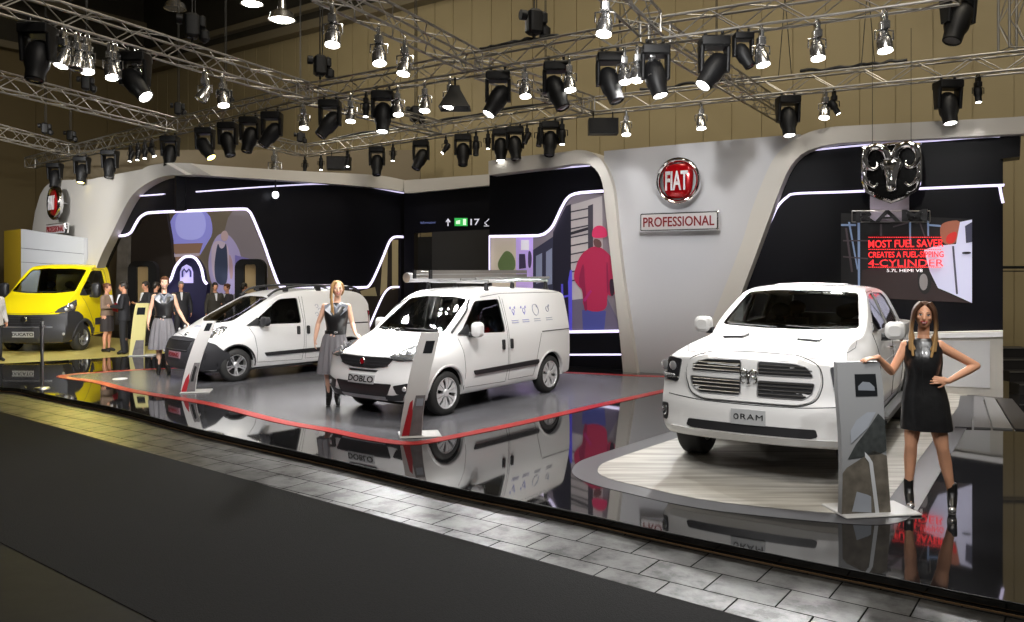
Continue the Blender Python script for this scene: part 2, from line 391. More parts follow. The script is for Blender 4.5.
# ================================================================ STAND WALLS
def slab(name, wall, pts, off, th, m, smooth=30, kind=True, parent=None):
    """outline on the wall's plane at distance off towards the visitors, extruded backwards"""
    P = [wall.at(x, y, off) for x, y in pts]; g = MB(); g.prism(P, -wall.n * th)
    o = obj(name, g, m, parent, smooth)
    if kind: tag(o, kind='structure')
    return o
def band(name, wall, outer, inner, off, th, m, k=5):
    a = catmull([wall.at(x, y, off) for x, y in outer], k); b = catmull([wall.at(x, y, off) for x, y in inner], k)
    def res(L, n=60):
        d = [0]
        for i in range(1, len(L)): d.append(d[-1] + (L[i] - L[i - 1]).length)
        out = []
        for j in range(n + 1):
            t = d[-1] * j / n; i = max(1, next((i for i in range(len(d)) if d[i] >= t - 1e-9), len(d) - 1))
            out.append(L[i - 1].lerp(L[i], (t - d[i - 1]) / max(d[i] - d[i - 1], 1e-9)))
        return out
    a = res(a); b = res(b); g = MB(); v = -wall.n * th
    n = len(a); vs = a + b + [p + v for p in a] + [p + v for p in b]; fs = []
    for i in range(n - 1):
        fs += [(i, i + 1, n + i + 1, n + i), (2 * n + i, 3 * n + i, 3 * n + i + 1, 2 * n + i + 1), (i, 2 * n + i, 2 * n + i + 1, i + 1), (n + i, n + i + 1, 3 * n + i + 1, 3 * n + i)]
    fs += [(0, n, 3 * n, 2 * n), (n - 1, 3 * n - 1, 4 * n - 1, 2 * n - 1)]
    g.add(vs, fs)
    return tag(obj(name, g, m, None, 30), kind='structure')
def fl(wall, px, off=0): # pixel row of the stage floor at that column of a wall
    p = wall.foot(px, off); return HY + (CZ - PZ) * F / p.y
# main grey wall behind the round emblem
slab('wall_right', WC, [(628, fl(WC, 628)), (622, 331), (615, 265), (610, 224), (607, 190), (604, 170), (604, 151), (700, 142.5), (800, 134), (790, 160), (765, 215), (742, 290), (745, fl(WC, 745, -.1))], 0, .25, M_grey)
# portal of the pickup bay
R_out = [(690, fl(WC, 690, .12)), (715, 312), (741, 245), (751, 212), (762, 183), (774, 158), (789, 143), (808, 132.5), (831, 127), (854, 125.5), (920, 122), (1005, 117.5), (1040, 115)]
R_in = [(712, fl(WC, 712, .12)), (733, 316), (757.6, 249.5), (772, 210), (782, 184), (790, 167), (801, 154.5), (815, 148), (837, 143.4), (858, 142), (920, 139), (1005, 134.5), (1040, 132.5)]
band('wall_portal_right', WC, R_out, R_in, .14, .28, M_white)
slab('wall_panel_right', WC, [(700, fl(WC, 700, -.3)), (742, 270), (765, 215), (780, 170), (800, 148), (830, 138), (1003, 130), (1003, fl(WC, 1003, -.2))], -.2, .25, M_black)
slab('wall_beam_end', WC, [(1000, 135), (1021, 133.5), (1020, 156.5), (1000, 159)], -.1, .5, M_black)
# white plinth at the right end
g = MB(); slab('wall_plinth', WC, [(725, 337), (1003, 331), (1003, fl(WC, 1003, .05)), (725, fl(WC, 725, .05))], .05, .3, M_white)
slab('trim_7', WC, [(935, 333.5), (1003, 332), (1003, 337), (935, 338)], .09, .05, mat('white_edge', (.85, .85, .88), .4))
slab('trim_8', WC, [(938, 341), (990, 341), (990, 388), (938, 386)], .07, .02, mat('frosted_panel', s2l(205, 205, 208), .3))
# middle portal
M_out = [(488.5, 161), (520, 156.5), (563.5, 152), (578, 149.8), (590.7, 152), (601, 160), (608, 172), (613.5, 190), (617, 224), (622, 270), (630, 325), (637, fl(WC, 637, .15))]
M_in = [(488.5, 175), (520, 171), (555, 167), (572, 164), (588.6, 164.5), (597, 171), (602, 182), (604, 196), (607, 223.6), (611.6, 265), (619, 331), (623, fl(WC, 623, .15))]
band('wall_portal_middle', WC, M_out, M_in, .15, .7, M_white)
slab('wall_panel_middle', WC, [(489.5, 167), (600, 157), (612, 200), (606, 194), (576, 193.3), (567.7, 198.5), (561.5, 209), (553, 225.6), (544.8, 234), (532, 236), (489.4, 237)], -.22, .14, M_black)
slab('wall_base_middle', WC, [(489.4, 332), (624, 331), (632, fl(WC, 632, -.22)), (489.4, fl(WC, 489.4, -.22))], -.2, .2, M_black)
slab('wall_side_middle', WC, [(489.4, 167), (620, 157), (620, fl(WC, 620, -.4)), (489.4, fl(WC, 489.4, -.4))], -.55, .15, M_blackm)
# recessed wall with the exit sign
slab('wall_recess', WE, [(404, 190), (492, 183), (640, 175), (640, fl(WE, 640)), (432, fl(WE, 432)), (432, 232), (414, 233), (414, fl(WE, 414)), (404, fl(WE, 404))], 0, .2, M_black)
slab('wall_recess_door', WE, [(432, 232), (560, 226), (560, fl(WE, 560, .03)), (432, fl(WE, 432, .03))], .05, .04, mat('dark_grey_door', s2l(46, 45, 44), .5))
slab('wall_band_recess', WE, [(404, 180.2), (492.5, 174), (530, 172), (530, 182.5), (492.5, 185), (411, 193), (404, 193)], .2, .3, M_white)
g = MB(); p = WE.foot(422, -1.6); g.box(p.x, p.y, 1.6, 1.6, .1, 3.2, rz=-.47); struct('wall_doorway_back', g, M_blackm, 0)
# left portal and lounge wall: two planes meeting in a blunt corner that points at the visitors
class Bent:
    """plane A left of the corner, plane B right of it"""
    def __init__(s, A, B):
        s.A, s.B = A, B
        k = 60; lo, hi = 150.0, 230.0
        for _ in range(k):
            m = (lo + hi) / 2
            if A.at(m, HY).y > B.at(m, HY).y: lo = m
            else: hi = m
        s.px = lo; s.n = (A.n + B.n).normalized()
    def side(s, px): return s.A if px < s.px else s.B
    def at(s, px, py, off=0):
        k = min(1, max(0, (px - s.px + 14) / 28)); a = s.A.at(px, py, off); b = s.B.at(px, py, off); return a.lerp(b, k) if 0 < k < 1 else (a if k <= 0 else b)
    def foot(s, px, off=0, z=PZ):
        p = s.at(px, HY, off); return Vector((p.x, p.y, z))
WX = Bent(WF, WL); KX = WX.px
WB = Wall((-14.6, 28.5), (-3.6, 27.5))        # back of the lounge
L_out = [(64, fl(WX, 64, .15)), (76, 300), (86.6, 262), (101, 232), (112.7, 203), (128, 182), (144, 168), (158, 164), (173, 162.8), (190, 163.2), (211, 165.3), (300, 171), (375, 175), (405, 180.2)]
L_in = [(80, fl(WX, 80, .15)), (88, 300), (98.5, 262), (112.7, 232), (127, 203), (137.8, 189.7), (153, 180), (167, 175.6), (185, 174.8), (194, 174.8), (240, 177.6), (300, 181.5), (375, 187.5), (411, 193)]
band('wall_portal_left', WX, L_out, L_in, .15, .45, M_white)
slab('wall_panel_left', WL, [(KX - 4, 170), (405, 184), (410, 237), (402, 237), (394.7, 236.7), (388, 244.6), (379.6, 265), (370, 285), (366, 287), (290, 287), (279, 284), (275, 276), (264, 245), (252, 215.7), (248, 210), (243.6, 209), (188, 211), (KX - 4, 211)], -.2, .12, M_black)
slab('wall_panel_far_left', WF, [(86, 290), (96, 262), (128, 192), (160, 171), (KX + 6, 168), (KX + 6, 211), (150, 213), (144, 215), (139, 219), (135, 226), (131, 232), (126, 235.3), (117.6, 236), (106, 262), (96, 290), (84, 330), (76, 330)], -.2, .12, M_black)
slab('wall_lounge', WB, [(60, 150), (420, 150), (420, fl(WB, 420)), (40, fl(WB, 40))], 0, .1, mat('lounge_beige', s2l(120, 108, 86), .6))
slab('wall_corner', WL, [(401, 184), (414, 186), (414, fl(WL, 414, -.2)), (401, fl(WL, 401, -.2))], -.2, .15, M_black)
# far left wall, with a rounded shoulder
slab('wall_far_left', WF, [(74, fl(WF, 74)), (82, 300), (92, 262), (107, 232), (120, 203), (136, 182), (146, 171), (150, 168), (143.5, 169), (116.5, 174), (89, 179.5), (64, 180), (55, 180.6), (50, 182.5), (44, 188), (40, 195), (35, 212), (32.5, 228), (31, fl(WF, 31))], 0, .3, M_white)
# thin top lights in the portals
def led(name, wall, pts, off, r, m, k=5, par=None):
    g = MB(); P = catmull([wall.at(x, y, off) for x, y in pts], k); g.tube(P, r, 5); return tag(obj(name, g, m, par, 60), kind='structure')
led('trim_9', WX, [(132, 196.5), (200, 191.5), (273, 186.3), (322.7, 184), (365, 186.5), (400, 192.5), (408, 193)], -.1, .018, M_led2)
led('trim_10', WX, [(117.6, 236), (126, 235.2), (131, 232), (135, 225), (139, 218.5), (144, 214.6), (152, 212.6), (188, 211), (240, 209), (248, 210.6), (252, 216), (258, 230), (264, 245), (271, 265), (278.5, 284), (284, 287), (300, 287.5), (340, 287.5), (362, 287.5), (370, 284.5), (379.6, 265), (388, 244.6), (391, 239.5), (395, 237), (403, 237)], -.18, .036, M_led)
led('trim_11', WL, [(368, 330), (376, 311), (383.5, 295), (389, 288.5), (394, 287), (401, 287)], -.3, .03, M_led)
led('trim_12', WC, [(489.4, 236.5), (532, 235.8), (540, 235.2), (546, 232.8), (553, 225.6), (561.5, 208), (567.7, 198), (576, 193.6), (590, 192), (605, 191)], -.2, .033, M_led)
led('trim_13', WC, [(489.4, 332), (560, 332), (621, 331)], -.17, .032, M_led, 2); led('trim_14', WC, [(489.4, 355), (621, 354.5)], -.17, .02, M_led, 2)
led('trim_15', WC, [(489.4, 237), (489.4, 332)], -.24, .02, M_led2, 2)
led('trim_16', WC, [(555, 168.6), (590, 165.6)], -.15, .015, M_led2, 2)
led('trim_17', WC, [(744, 279), (757.5, 250), (766, 231), (772.5, 217), (778, 206), (787, 197), (797, 193.5), (845, 191.8), (920, 188.5), (998, 185.3), (999.5, 186), (1001, 194), (1003, 203)], -.16, .024, M_led)
led('trim_18', WC, [(815, 150), (860, 145.5), (930, 141), (1000, 136.5), (1001, 145), (1002, 158)], -.12, .016, M_led2)
# ================================================================ VEHICLES
M_paint = mat('white_car_paint', (.80, .80, .80), .25, coat=.6)
M_ypaint = mat('yellow_car_paint', s2l(236, 214, 20), .25, coat=.6)
M_plastic = mat('dark_grey_plastic', s2l(48, 48, 52), .55)
M_blackp = mat('black_plastic', (.018, .018, .02), .4)
M_tyre = mat('tyre_rubber', (.022, .022, .022), .7)
M_rim = mat('silver_rim', (.62, .62, .64), .3, .85)
M_cap = mat('silver_wheel_cover', (.70, .70, .72), .35, .3)
M_gap = mat('panel_gap', (.03, .03, .03), .8)
M_glass = mat('tinted_glass', (.84, .88, .86), .02, trans=1, ior=1.35)
M_lampg = mat('headlamp_silver', (.55, .57, .6), .12, .9)
M_lampd = mat('headlamp_dark', (.03, .03, .035), .1, coat=1)
M_bulb = mat('lamp_bulb', (.95, .95, .98), .08, .7)
M_trim = mat('cabin_trim', (.05, .05, .052), .7)
M_seat = mat('seat_fabric', (.035, .035, .038), .85)
M_redbadge = mat('red_badge', s2l(150, 18, 30), .2, coat=1)
M_plate = mat('silver_plate', s2l(178, 180, 182), .4)
M_ink = mat('black_lettering', (.01, .01, .01), .5)
M_greyink = mat('grey_print', s2l(150, 155, 175), .5)
M_tail = mat('tail_lamp_red', s2l(120, 10, 12), .15, coat=1)

def deform_box(xs, bs, cs, fn):
    idx = {}; vs = []; fs = []
    nx, nb, nc = len(xs), len(bs), len(cs)
    def V(i, j, k):
        if (i, j, k) not in idx: idx[(i, j, k)] = len(vs); vs.append(fn(xs[i], bs[j], cs[k]))
        return idx[(i, j, k)]
    for i in range(nx - 1):
        for j in range(nb - 1):
            fs.append((V(i, j, 0), V(i, j + 1, 0), V(i + 1, j + 1, 0), V(i + 1, j, 0)))
            fs.append((V(i, j, nc - 1), V(i + 1, j, nc - 1), V(i + 1, j + 1, nc - 1), V(i, j + 1, nc - 1)))
        for k in range(nc - 1):
            fs.append((V(i, 0, k), V(i + 1, 0, k), V(i + 1, 0, k + 1), V(i, 0, k + 1)))
            fs.append((V(i, nb - 1, k), V(i, nb - 1, k + 1), V(i + 1, nb - 1, k + 1), V(i + 1, nb - 1, k)))
    for j in range(nb - 1):
        for k in range(nc - 1):
            fs.append((V(0, j, k), V(0, j, k + 1), V(0, j + 1, k + 1), V(0, j + 1, k)))
            fs.append((V(nx - 1, j, k), V(nx - 1, j + 1, k), V(nx - 1, j + 1, k + 1), V(nx - 1, j, k + 1)))
    g = MB(); g.add(vs, fs); return g
BS = [-1, -.965, -.88, -.62, -.3, 0, .3, .62, .88, .965, 1]
CS = [0, .03, .10, .22, .34, .46, .58, .70, .82, .92, .975, 1]
class Car:
    def __init__(s, P):
        s.P = P; s.root = None
    def pos(s, x, b, c, inset=0, z0=None):
        P = s.P; zt = interp(P['top'], x) - inset; zb = interp(P['bot'], x) if z0 is None else z0
        z = zb + c * (zt - zb)
        k = min(1, max(0, (x - P['hx0']) / (P['hx1'] - P['hx0'])))       # 0 cab .. 1 bonnet
        hw = interp(P['wcab'], z) * (1 - k) + interp(P['whood'], z) * k - inset
        y = b * hw
        z -= P.get('crown', .03) * abs(b) ** 3 * max(0, (c - .6) / .4)
        t = max(0, (x - P['nx0']) / (P['nose'] - P['nx0'])) ** 1.5
        xx = x + t * (interp(P['nprof'], z) - P['nq'] * abs(y) ** 2 - P['nr'] * abs(y) ** 5)
        t = max(0, (P['rx0'] - x) / (P['rx0'] - P['rear'])) ** 1.5
        xx += t * (P.get('rq', .03) * abs(y) ** 2 + P.get('rr', .08) * abs(y) ** 6 + interp(P.get('rprof', [(0, 0), (1, 0)]), z))
        if inset: xx = x
        return (xx, y, z)
    def build(s):
        P = s.P
        g = deform_box(P['xs'], BS, CS, lambda x, b, c: s.pos(x, b, c))
        solid = subdiv(g.mesh('b'), 2); s.solid = solid
        s.bvh = BVHTree.FromPolygons([v.co.copy() for v in solid.vertices], [tuple(p.vertices) for p in solid.polygons])
        cab = deform_box(P['cabx'], BS, [0, .25, .5, .75, .92, 1], lambda x, b, c: s.pos(x, b, c, .055, P['cabz'])).mesh('c')
        bod = boolean(solid.copy(), [cab])
        arch = []
        for wx in P['wheels']:
            for sd in (-1, 1):
                g = MB(); g.cyl((wx, sd * .52, P['R'] + .01), (wx, sd * 1.4, P['R'] + .01), P['Ra'], n=40); arch.append(g)
        cuts = []
        for poly in P['win']:
            for sd in (-1, 1):
                g = MB(); g.prism([(x, sd * .42, z) for x, z in rc(poly, P.get('wr', .05))], (0, sd * 1.2, 0)); cuts.append(g)
        g = MB(); g.prism([(P['wsx'], y, z) for y, z in rc(P['wsh'], .05)], (3, 0, 0)); cuts.append(g)
        if 'rwin' in P:
            g = MB(); g.prism([(P['cabx'][0] + .3, y, z) for y, z in rc(P['rwin'], .05)], (-.9, 0, 0)); cuts.append(g)
        cuts += P.get('extra', [])
        for c in arch + cuts: bod = boolean(bod, [c])
        s.root = thing(P['name'], P['label'], P['cat'], (P['at'][0], P['at'][1], PZ + P.get('dz', 0)), P['yaw'], P.get('group'))
        s.body = obj('body', bod, P['paint'], s.root, 32)
        # glass
        for poly in P['win']:
            for sd in (-1, 1): s.side('side_window', poly, sd, M_glass, lift=-.018, th=.006, r=P.get('wr', .05), grow=.012)
        s.front('windscreen', P['wsh'], M_glass, lift=-.012, th=.006, grow=.015, r=.05)
        if 'rwin' in P: s.patch('rear_window', P['rwin'], (-9, 0, 0), (0, 1, 0), (0, 0, 1), (1, 0, 0), M_glass, -.012, .006, grow=.01)
        # arch liners
        for wx in P['wheels']:
            for sd in (-1, 1):
                g = MB(); R = P['Ra'] + .012; n = 24; prof = []
                A = [(wx + R * math.cos(PI * i / n), P['R'] + .01 + R * math.sin(PI * i / n)) for i in range(n + 1)]
                w = abs(P['archw'])
                g.strip([(x, sd * .5, z) for x, z in A], [(x, sd * w, z) for x, z in A]); g.poly([(x, sd * .5, z) for x, z in A])
                obj('wheel_arch_liner', g, M_blackm, s.root, 60)
        g = MB(); zb = P['under']; g.bbox((P['nose'] + P['rear']) / 2, 0, zb, P['nose'] - P['rear'] - .5, 1.05, .16, .04); obj('underbody', g, M_blackm, s.root)
        for wx in P['wheels']:
            g = MB(); g.cyl((wx, -.7, P['R']), (wx, .7, P['R']), .05, n=10); obj('axle', g, M_blackm, s.root)
            for sd in (-1, 1): wheel(s.root, wx, sd * P['track'], sd, P)
        return s
    def patch(s, name, outline, O, U, V, D, m, lift=.003, th=.01, grow=0, r=0, step=.06, parent=None, sub=None):
        O, U, V, D = map(Vector, (O, U, V, D)); D.normalize(); U.normalize(); V.normalize()
        pts = rc(outline, r) if r else [Vector((p[0], p[1])) for p in outline]
        if grow:
            c = sum((Vector(p) for p in pts), Vector((0, 0))) / len(pts)
            pts = [Vector(p) + (Vector(p) - c).normalized() * grow for p in pts]
        P2 = []                      # densify the border
        for i in range(len(pts)):
            a = Vector(pts[i]); b = Vector(pts[(i + 1) % len(pts)]); k = max(1, int((b - a).length / step))
            P2 += [a.lerp(b, j / k) for j in range(k)]
        n = len(P2); xs = [p.x for p in P2]; ys = [p.y for p in P2]
        grid = []
        x = min(xs) + step
        while x < max(xs):
            y = min(ys) + step
            while y < max(ys):
                if inside(x, y, P2) and min((Vector((x, y)) - q).length for q in P2) > step * .5: grid.append(Vector((x, y)))
                y += step
            x += step
        co, _, tri, *_r = delaunay_2d_cdt(P2 + grid, [(i, (i + 1) % n) for i in range(n)], [list(range(n))], 1, 1e-5)
        fr = []; bk = []
        for p in co:
            o = O + U * p.x + V * p.y; h = s.bvh.ray_cast(o, D)
            q = h[0] if h[0] is not None else s.bvh.find_nearest(o)[0]
            fr.append(q - D * (lift + th)); bk.append(q - D * (lift - .012 if lift > 0 else lift))
        m2 = len(co); g = MB(); g.add(fr + bk, [tuple(f) for f in tri] + [tuple(i + m2 for i in reversed(f)) for f in tri])
        ec = {}
        for f in tri:
            for a, b in zip(f, list(f[1:]) + [f[0]]): ec[(a, b)] = 1
        for a, b in ec:
            if (b, a) not in ec: g.f.append((b, a, a + m2, b + m2)); g.mi.append(0)
        return obj(name, g, m, parent or s.root, 30)
    def side(s, name, poly, sd, m, **k):
        return s.patch(name, poly, (0, sd * 4, 0), (1, 0, 0), (0, 0, 1), (0, -sd, 0), m, **k)
    def front(s, name, poly, m, **k):
        return s.patch(name, poly, (6, 0, 0), (0, 1, 0), (0, 0, 1), (-1, 0, 0), m, **k)
    def top(s, name, poly, m, **k):
        return s.patch(name, poly, (0, 0, 5), (1, 0, 0), (0, 1, 0), (0, 0, -1), m, **k)
    def quarter(s, name, poly, sd, ang, m, **k):
        """frame looking at the front corner: ang from the front axis; u runs outwards"""
        a = math.radians(ang); D = Vector((-math.cos(a), -sd * math.sin(a), 0)); U = Vector((-math.sin(a), sd * math.cos(a), 0))
        return s.patch(name, poly, -D * 6, U, (0, 0, 1), D, m, **k)
    def hit(s, o, d):
        h = s.bvh.ray_cast(Vector(o), Vector(d)); return h[0] if h[0] is not None else s.bvh.find_nearest(Vector(o))[0]
    def line(s, name, pts, mode, m=None, r=.0035, closed=False, off=0.0, parent=None):
        m = m or M_gap; P = []
        Q = [Vector((p[0], p[1])) for p in pts]; D2 = []
        if closed: Q.append(Q[0])
        for a, b in zip(Q, Q[1:]):
            k = max(1, int((b - a).length / .05)); D2 += [a.lerp(b, j / k) for j in range(k)]
        D2.append(Q[-1])
        for p in D2:
            if mode == 'F': o, d = (6, p.x, p.y), (-1, 0, 0)
            elif mode == 'T': o, d = (p.x, p.y, 5), (0, 0, -1)
            elif mode == 'L': o, d = (p.x, 4, p.y), (0, -1, 0)
            elif mode == 'B': o, d = (-9, p.x, p.y), (1, 0, 0)
            else: o, d = (p.x, -4, p.y), (0, 1, 0)
            P.append(s.hit(o, d) - Vector(d) * off)
        g = MB(); g.tube(P, r, 5); return obj(name, g, m, parent or s.root, 60)
    def text(s, name, txt, at, size, mode, m, parent=None, sx=1, bold=0, off=.02, space=1):
        me = text_mesh(txt, size, .002, sx, bold, space=space)
        for v in me.vertices:
            u, w = v.co.x, v.co.y; dz = v.co.z
            if mode == 'F': o, d = (6, at[0] + u, at[1] + w), (-1, 0, 0)
            elif mode == 'T': o, d = (at[0] + w * -1, at[1] + u, 5), (0, 0, -1)
            elif mode == 'L': o, d = (at[0] - u, 4, at[1] + w), (0, -1, 0)
            v.co = s.hit(o, d) - Vector(d) * (off + dz)
        return obj(name, me, m, parent or s.root, 0)
def inside(x, y, P):
    c = False; n = len(P)
    for i in range(n):
        a = P[i]; b = P[i - 1]
        if (a.y > y) != (b.y > y) and x < (b.x - a.x) * (y - a.y) / (b.y - a.y) + a.x: c = not c
    return c
def rc(poly, r=.05, k=4):
    """round the corners of a 2-d polygon"""
    P = [Vector((p[0], p[1])) for p in poly]; n = len(P); out = []
    if r <= 0: return P
    for i in range(n):
        p = P[i]; a = P[i - 1] - p; b = P[(i + 1) % n] - p; q = min(r, a.length * .45, b.length * .45)
        A_ = p + a.normalized() * q; B__ = p + b.normalized() * q
        for j in range(k + 1):
            t = j / k; out.append(A_ * (1 - t) ** 2 + p * 2 * t * (1 - t) + B__ * t * t)
    return out
def wheel(par, x, y, sd, P):
    R, W, rr = P['R'], P['W'], P['rim']
    M = Matrix(((1, 0, 0), (0, 0, sd), (0, -sd, 0))).transposed() if False else Matrix.Rotation(-sd * PI / 2, 3, 'X')
    c = (x, y, R)
    g = MB(); h = W / 2
    prof = [(rr - .01, -h + .02), (rr + .01, -h), (R - .035, -h + .005), (R - .008, -h + .03), (R, -h + .06), (R, h - .06), (R - .008, h - .03), (R - .035, h - .005), (rr + .01, h), (rr - .01, h - .015), (rr - .012, h - .05)]
    g.lathe(prof, c, M, 40); w = obj('wheel', g, M_tyre, par, 40)
    g = MB()
    g.lathe([(rr - .012, -h + .03), (rr, -h + .02), (rr, h - .012), (rr - .014, h - .008), (rr - .024, h - .03), (rr - .03, h - .11)], c, M, 40)
    st = P['rimstyle']; C = Vector(c)
    def pt(r_, a_, z_): return C + M @ Vector((r_ * math.cos(a_), r_ * math.sin(a_), z_))
    n = P['spokes']
    for i in range(n):
        a0 = 2 * PI * i / n + .3
        if st == 'cover':     # broad petals with slots between them
            for s1, s2, ro in ((-.30, -.04, rr - .02), (.04, .30, rr - .02)):
                ring = [pt(.05, a0 + s1 * .9, h - .03), pt(.05, a0 + s2 * .9, h - .03), pt(rr * .6, a0 + s2 * 1.15, h - .012), pt(ro, a0 + s2 * (1.35 if s2 > .1 else .6), h - .02), pt(ro, a0 + s1 * (1.35 if s1 < -.1 else .6), h - .02), pt(rr * .6, a0 + s1 * 1.15, h - .012)]
                g.prism(ring, M @ Vector((0, 0, -.02)))
        else:
            for s0 in ((-.16, .16) if st == 'twin' else (0,)):
                wd = .10 if st == 'twin' else .17
                ring = [pt(.04, a0 - .5 + s0, h - .05), pt(.04, a0 + .5 + s0, h - .05), pt(rr * .55, a0 + s0 + wd, h - .03), pt(rr - .01, a0 + s0 + wd * .9, h - .02), pt(rr - .01, a0 + s0 - wd * .9, h - .02), pt(rr * .55, a0 + s0 - wd, h - .03)]
                g.prism(ring, M @ Vector((0, 0, -.03)))
    g.lathe([(.001, h - .012), (.045, h - .015), (.062, h - .03), (.065, h - .08)], c, M, 20, True)
    obj('rim', g, M_cap if st == 'cover' else M_rim, w, 35)
    g = MB(); g.lathe([(.001, h - .1), (rr - .02, h - .1), (rr - .02, h - .13)], c, M, 30, True); obj('brake_disc', g, mat('brake_dark', (.03, .03, .03), .6, .3), w, 35)
    return w
def seat(par, x, y, z=.35, head=True):
    g = MB(); g.bbox(x, y, z + .08, .5, .48, .16, .05)
    s_ = obj('seat', g, M_seat, par)
    g = MB(); rings = []
    for i in range(6):
        t = i / 5; zz = z + .12 + t * .6; xx = x - .22 - t * .16; w_ = .46 - .1 * t * t
        rings.append([Vector((xx + a, y + b, zz)) for a, b in rrect(.12, w_, .05, 3)])
    g.loft(rings); obj('backrest', g, M_seat, s_)
    g = MB(); g.ell((x - .42, y, z + .86), .06, .13, .1); g.cyl((x - .4, y - .05, z + .7), (x - .42, y - .05, z + .82), .008); g.cyl((x - .4, y + .05, z + .7), (x - .42, y + .05, z + .82), .008)
    obj('headrest', g, M_seat, s_)
def cabin(par, dash_x, dash_z, wy, sx, sz=.35, sy=.38, wx=None, tilt=.45):
    g = MB(); rings = []
    for i in range(9):
        y = -wy + 2 * wy * i / 8; bump = .04 if .15 * wy < y < .8 * wy else 0
        rings.append([Vector((dash_x + a, y, dash_z + b + (bump if b > 0 else 0))) for a, b in ((.28, -.02), (.05, .03), (-.12, .02), (-.2, -.06), (-.16, -.3), (.25, -.35))])
    g.loft(rings); d = obj('dashboard', g, M_trim, par)
    X = dash_x - .32 if wx is None else wx; g = MB(); c = Vector((X, sy, dash_z - .02)); M = Matrix.Rotation(-(PI / 2 - tilt), 3, 'Y')
    ring = [c + M @ Vector((.185 * math.cos(a), .185 * math.sin(a), 0)) for a in [2 * PI * i / 28 for i in range(28)]]
    g.tube(ring, .015, 6, True); g.ell(c, .07, .07, .025, M)
    for a in (0, PI, -PI / 2 + PI): g.tube([c, c + M @ Vector((.18 * math.sin(a), .18 * math.cos(a), 0))], .014, 5)
    g.tube([c, c + Vector((.25, 0, -.12))], .03, 6); obj('steering_wheel', g, M_trim, par)
    for y in (-sy, sy): seat(par, sx, y, sz)
    g = MB(); g.bbox((dash_x + sx) / 2 - .1, 0, sz - .12, 2.2, 1.5, .05, .02); obj('cabin_floor', g, M_trim, par)
def mirror(par, x, y, z, sd, w, h, mc, mb, d=.12, stalk=.1):
    g = MB(); rings = []
    for i, (t, k) in enumerate(((-.5, .75), (-.35, .95), (0, 1), (.3, .9), (.5, .55))):
        rings.append([Vector((x + t * d, y + sd * a, z + b)) for a, b in rrect(w * k, h * k, min(w, h) * .35 * k, 4)])
    g.loft(rings); mm = obj('mirror', g, mc, par)
    g = MB(); rings = []
    g.tube([(x + .02, y - sd * (w / 2 + stalk), z - h * .35), (x, y - sd * w * .2, z - h * .38)], [.045, .035], 8); obj('mirror_arm', g, mb, mm)
    g = MB(); g.loft([[Vector((x - d * .5 - .004 * k, y + sd * a, z + b)) for a, b in rrect(w * .68, h * .68, .03, 4)] for k in (0, 1)]); obj('mirror_glass', g, M_chrome, mm)
    return mm
def wiper(par, car, pts, r=.008):
    P = [car.hit((6, y, z), (-1, 0, 0)) + Vector((.03, 0, 0)) for y, z in pts]
    g = MB(); g.tube(P, r, 5); obj('wiper', g, M_blackp, par)

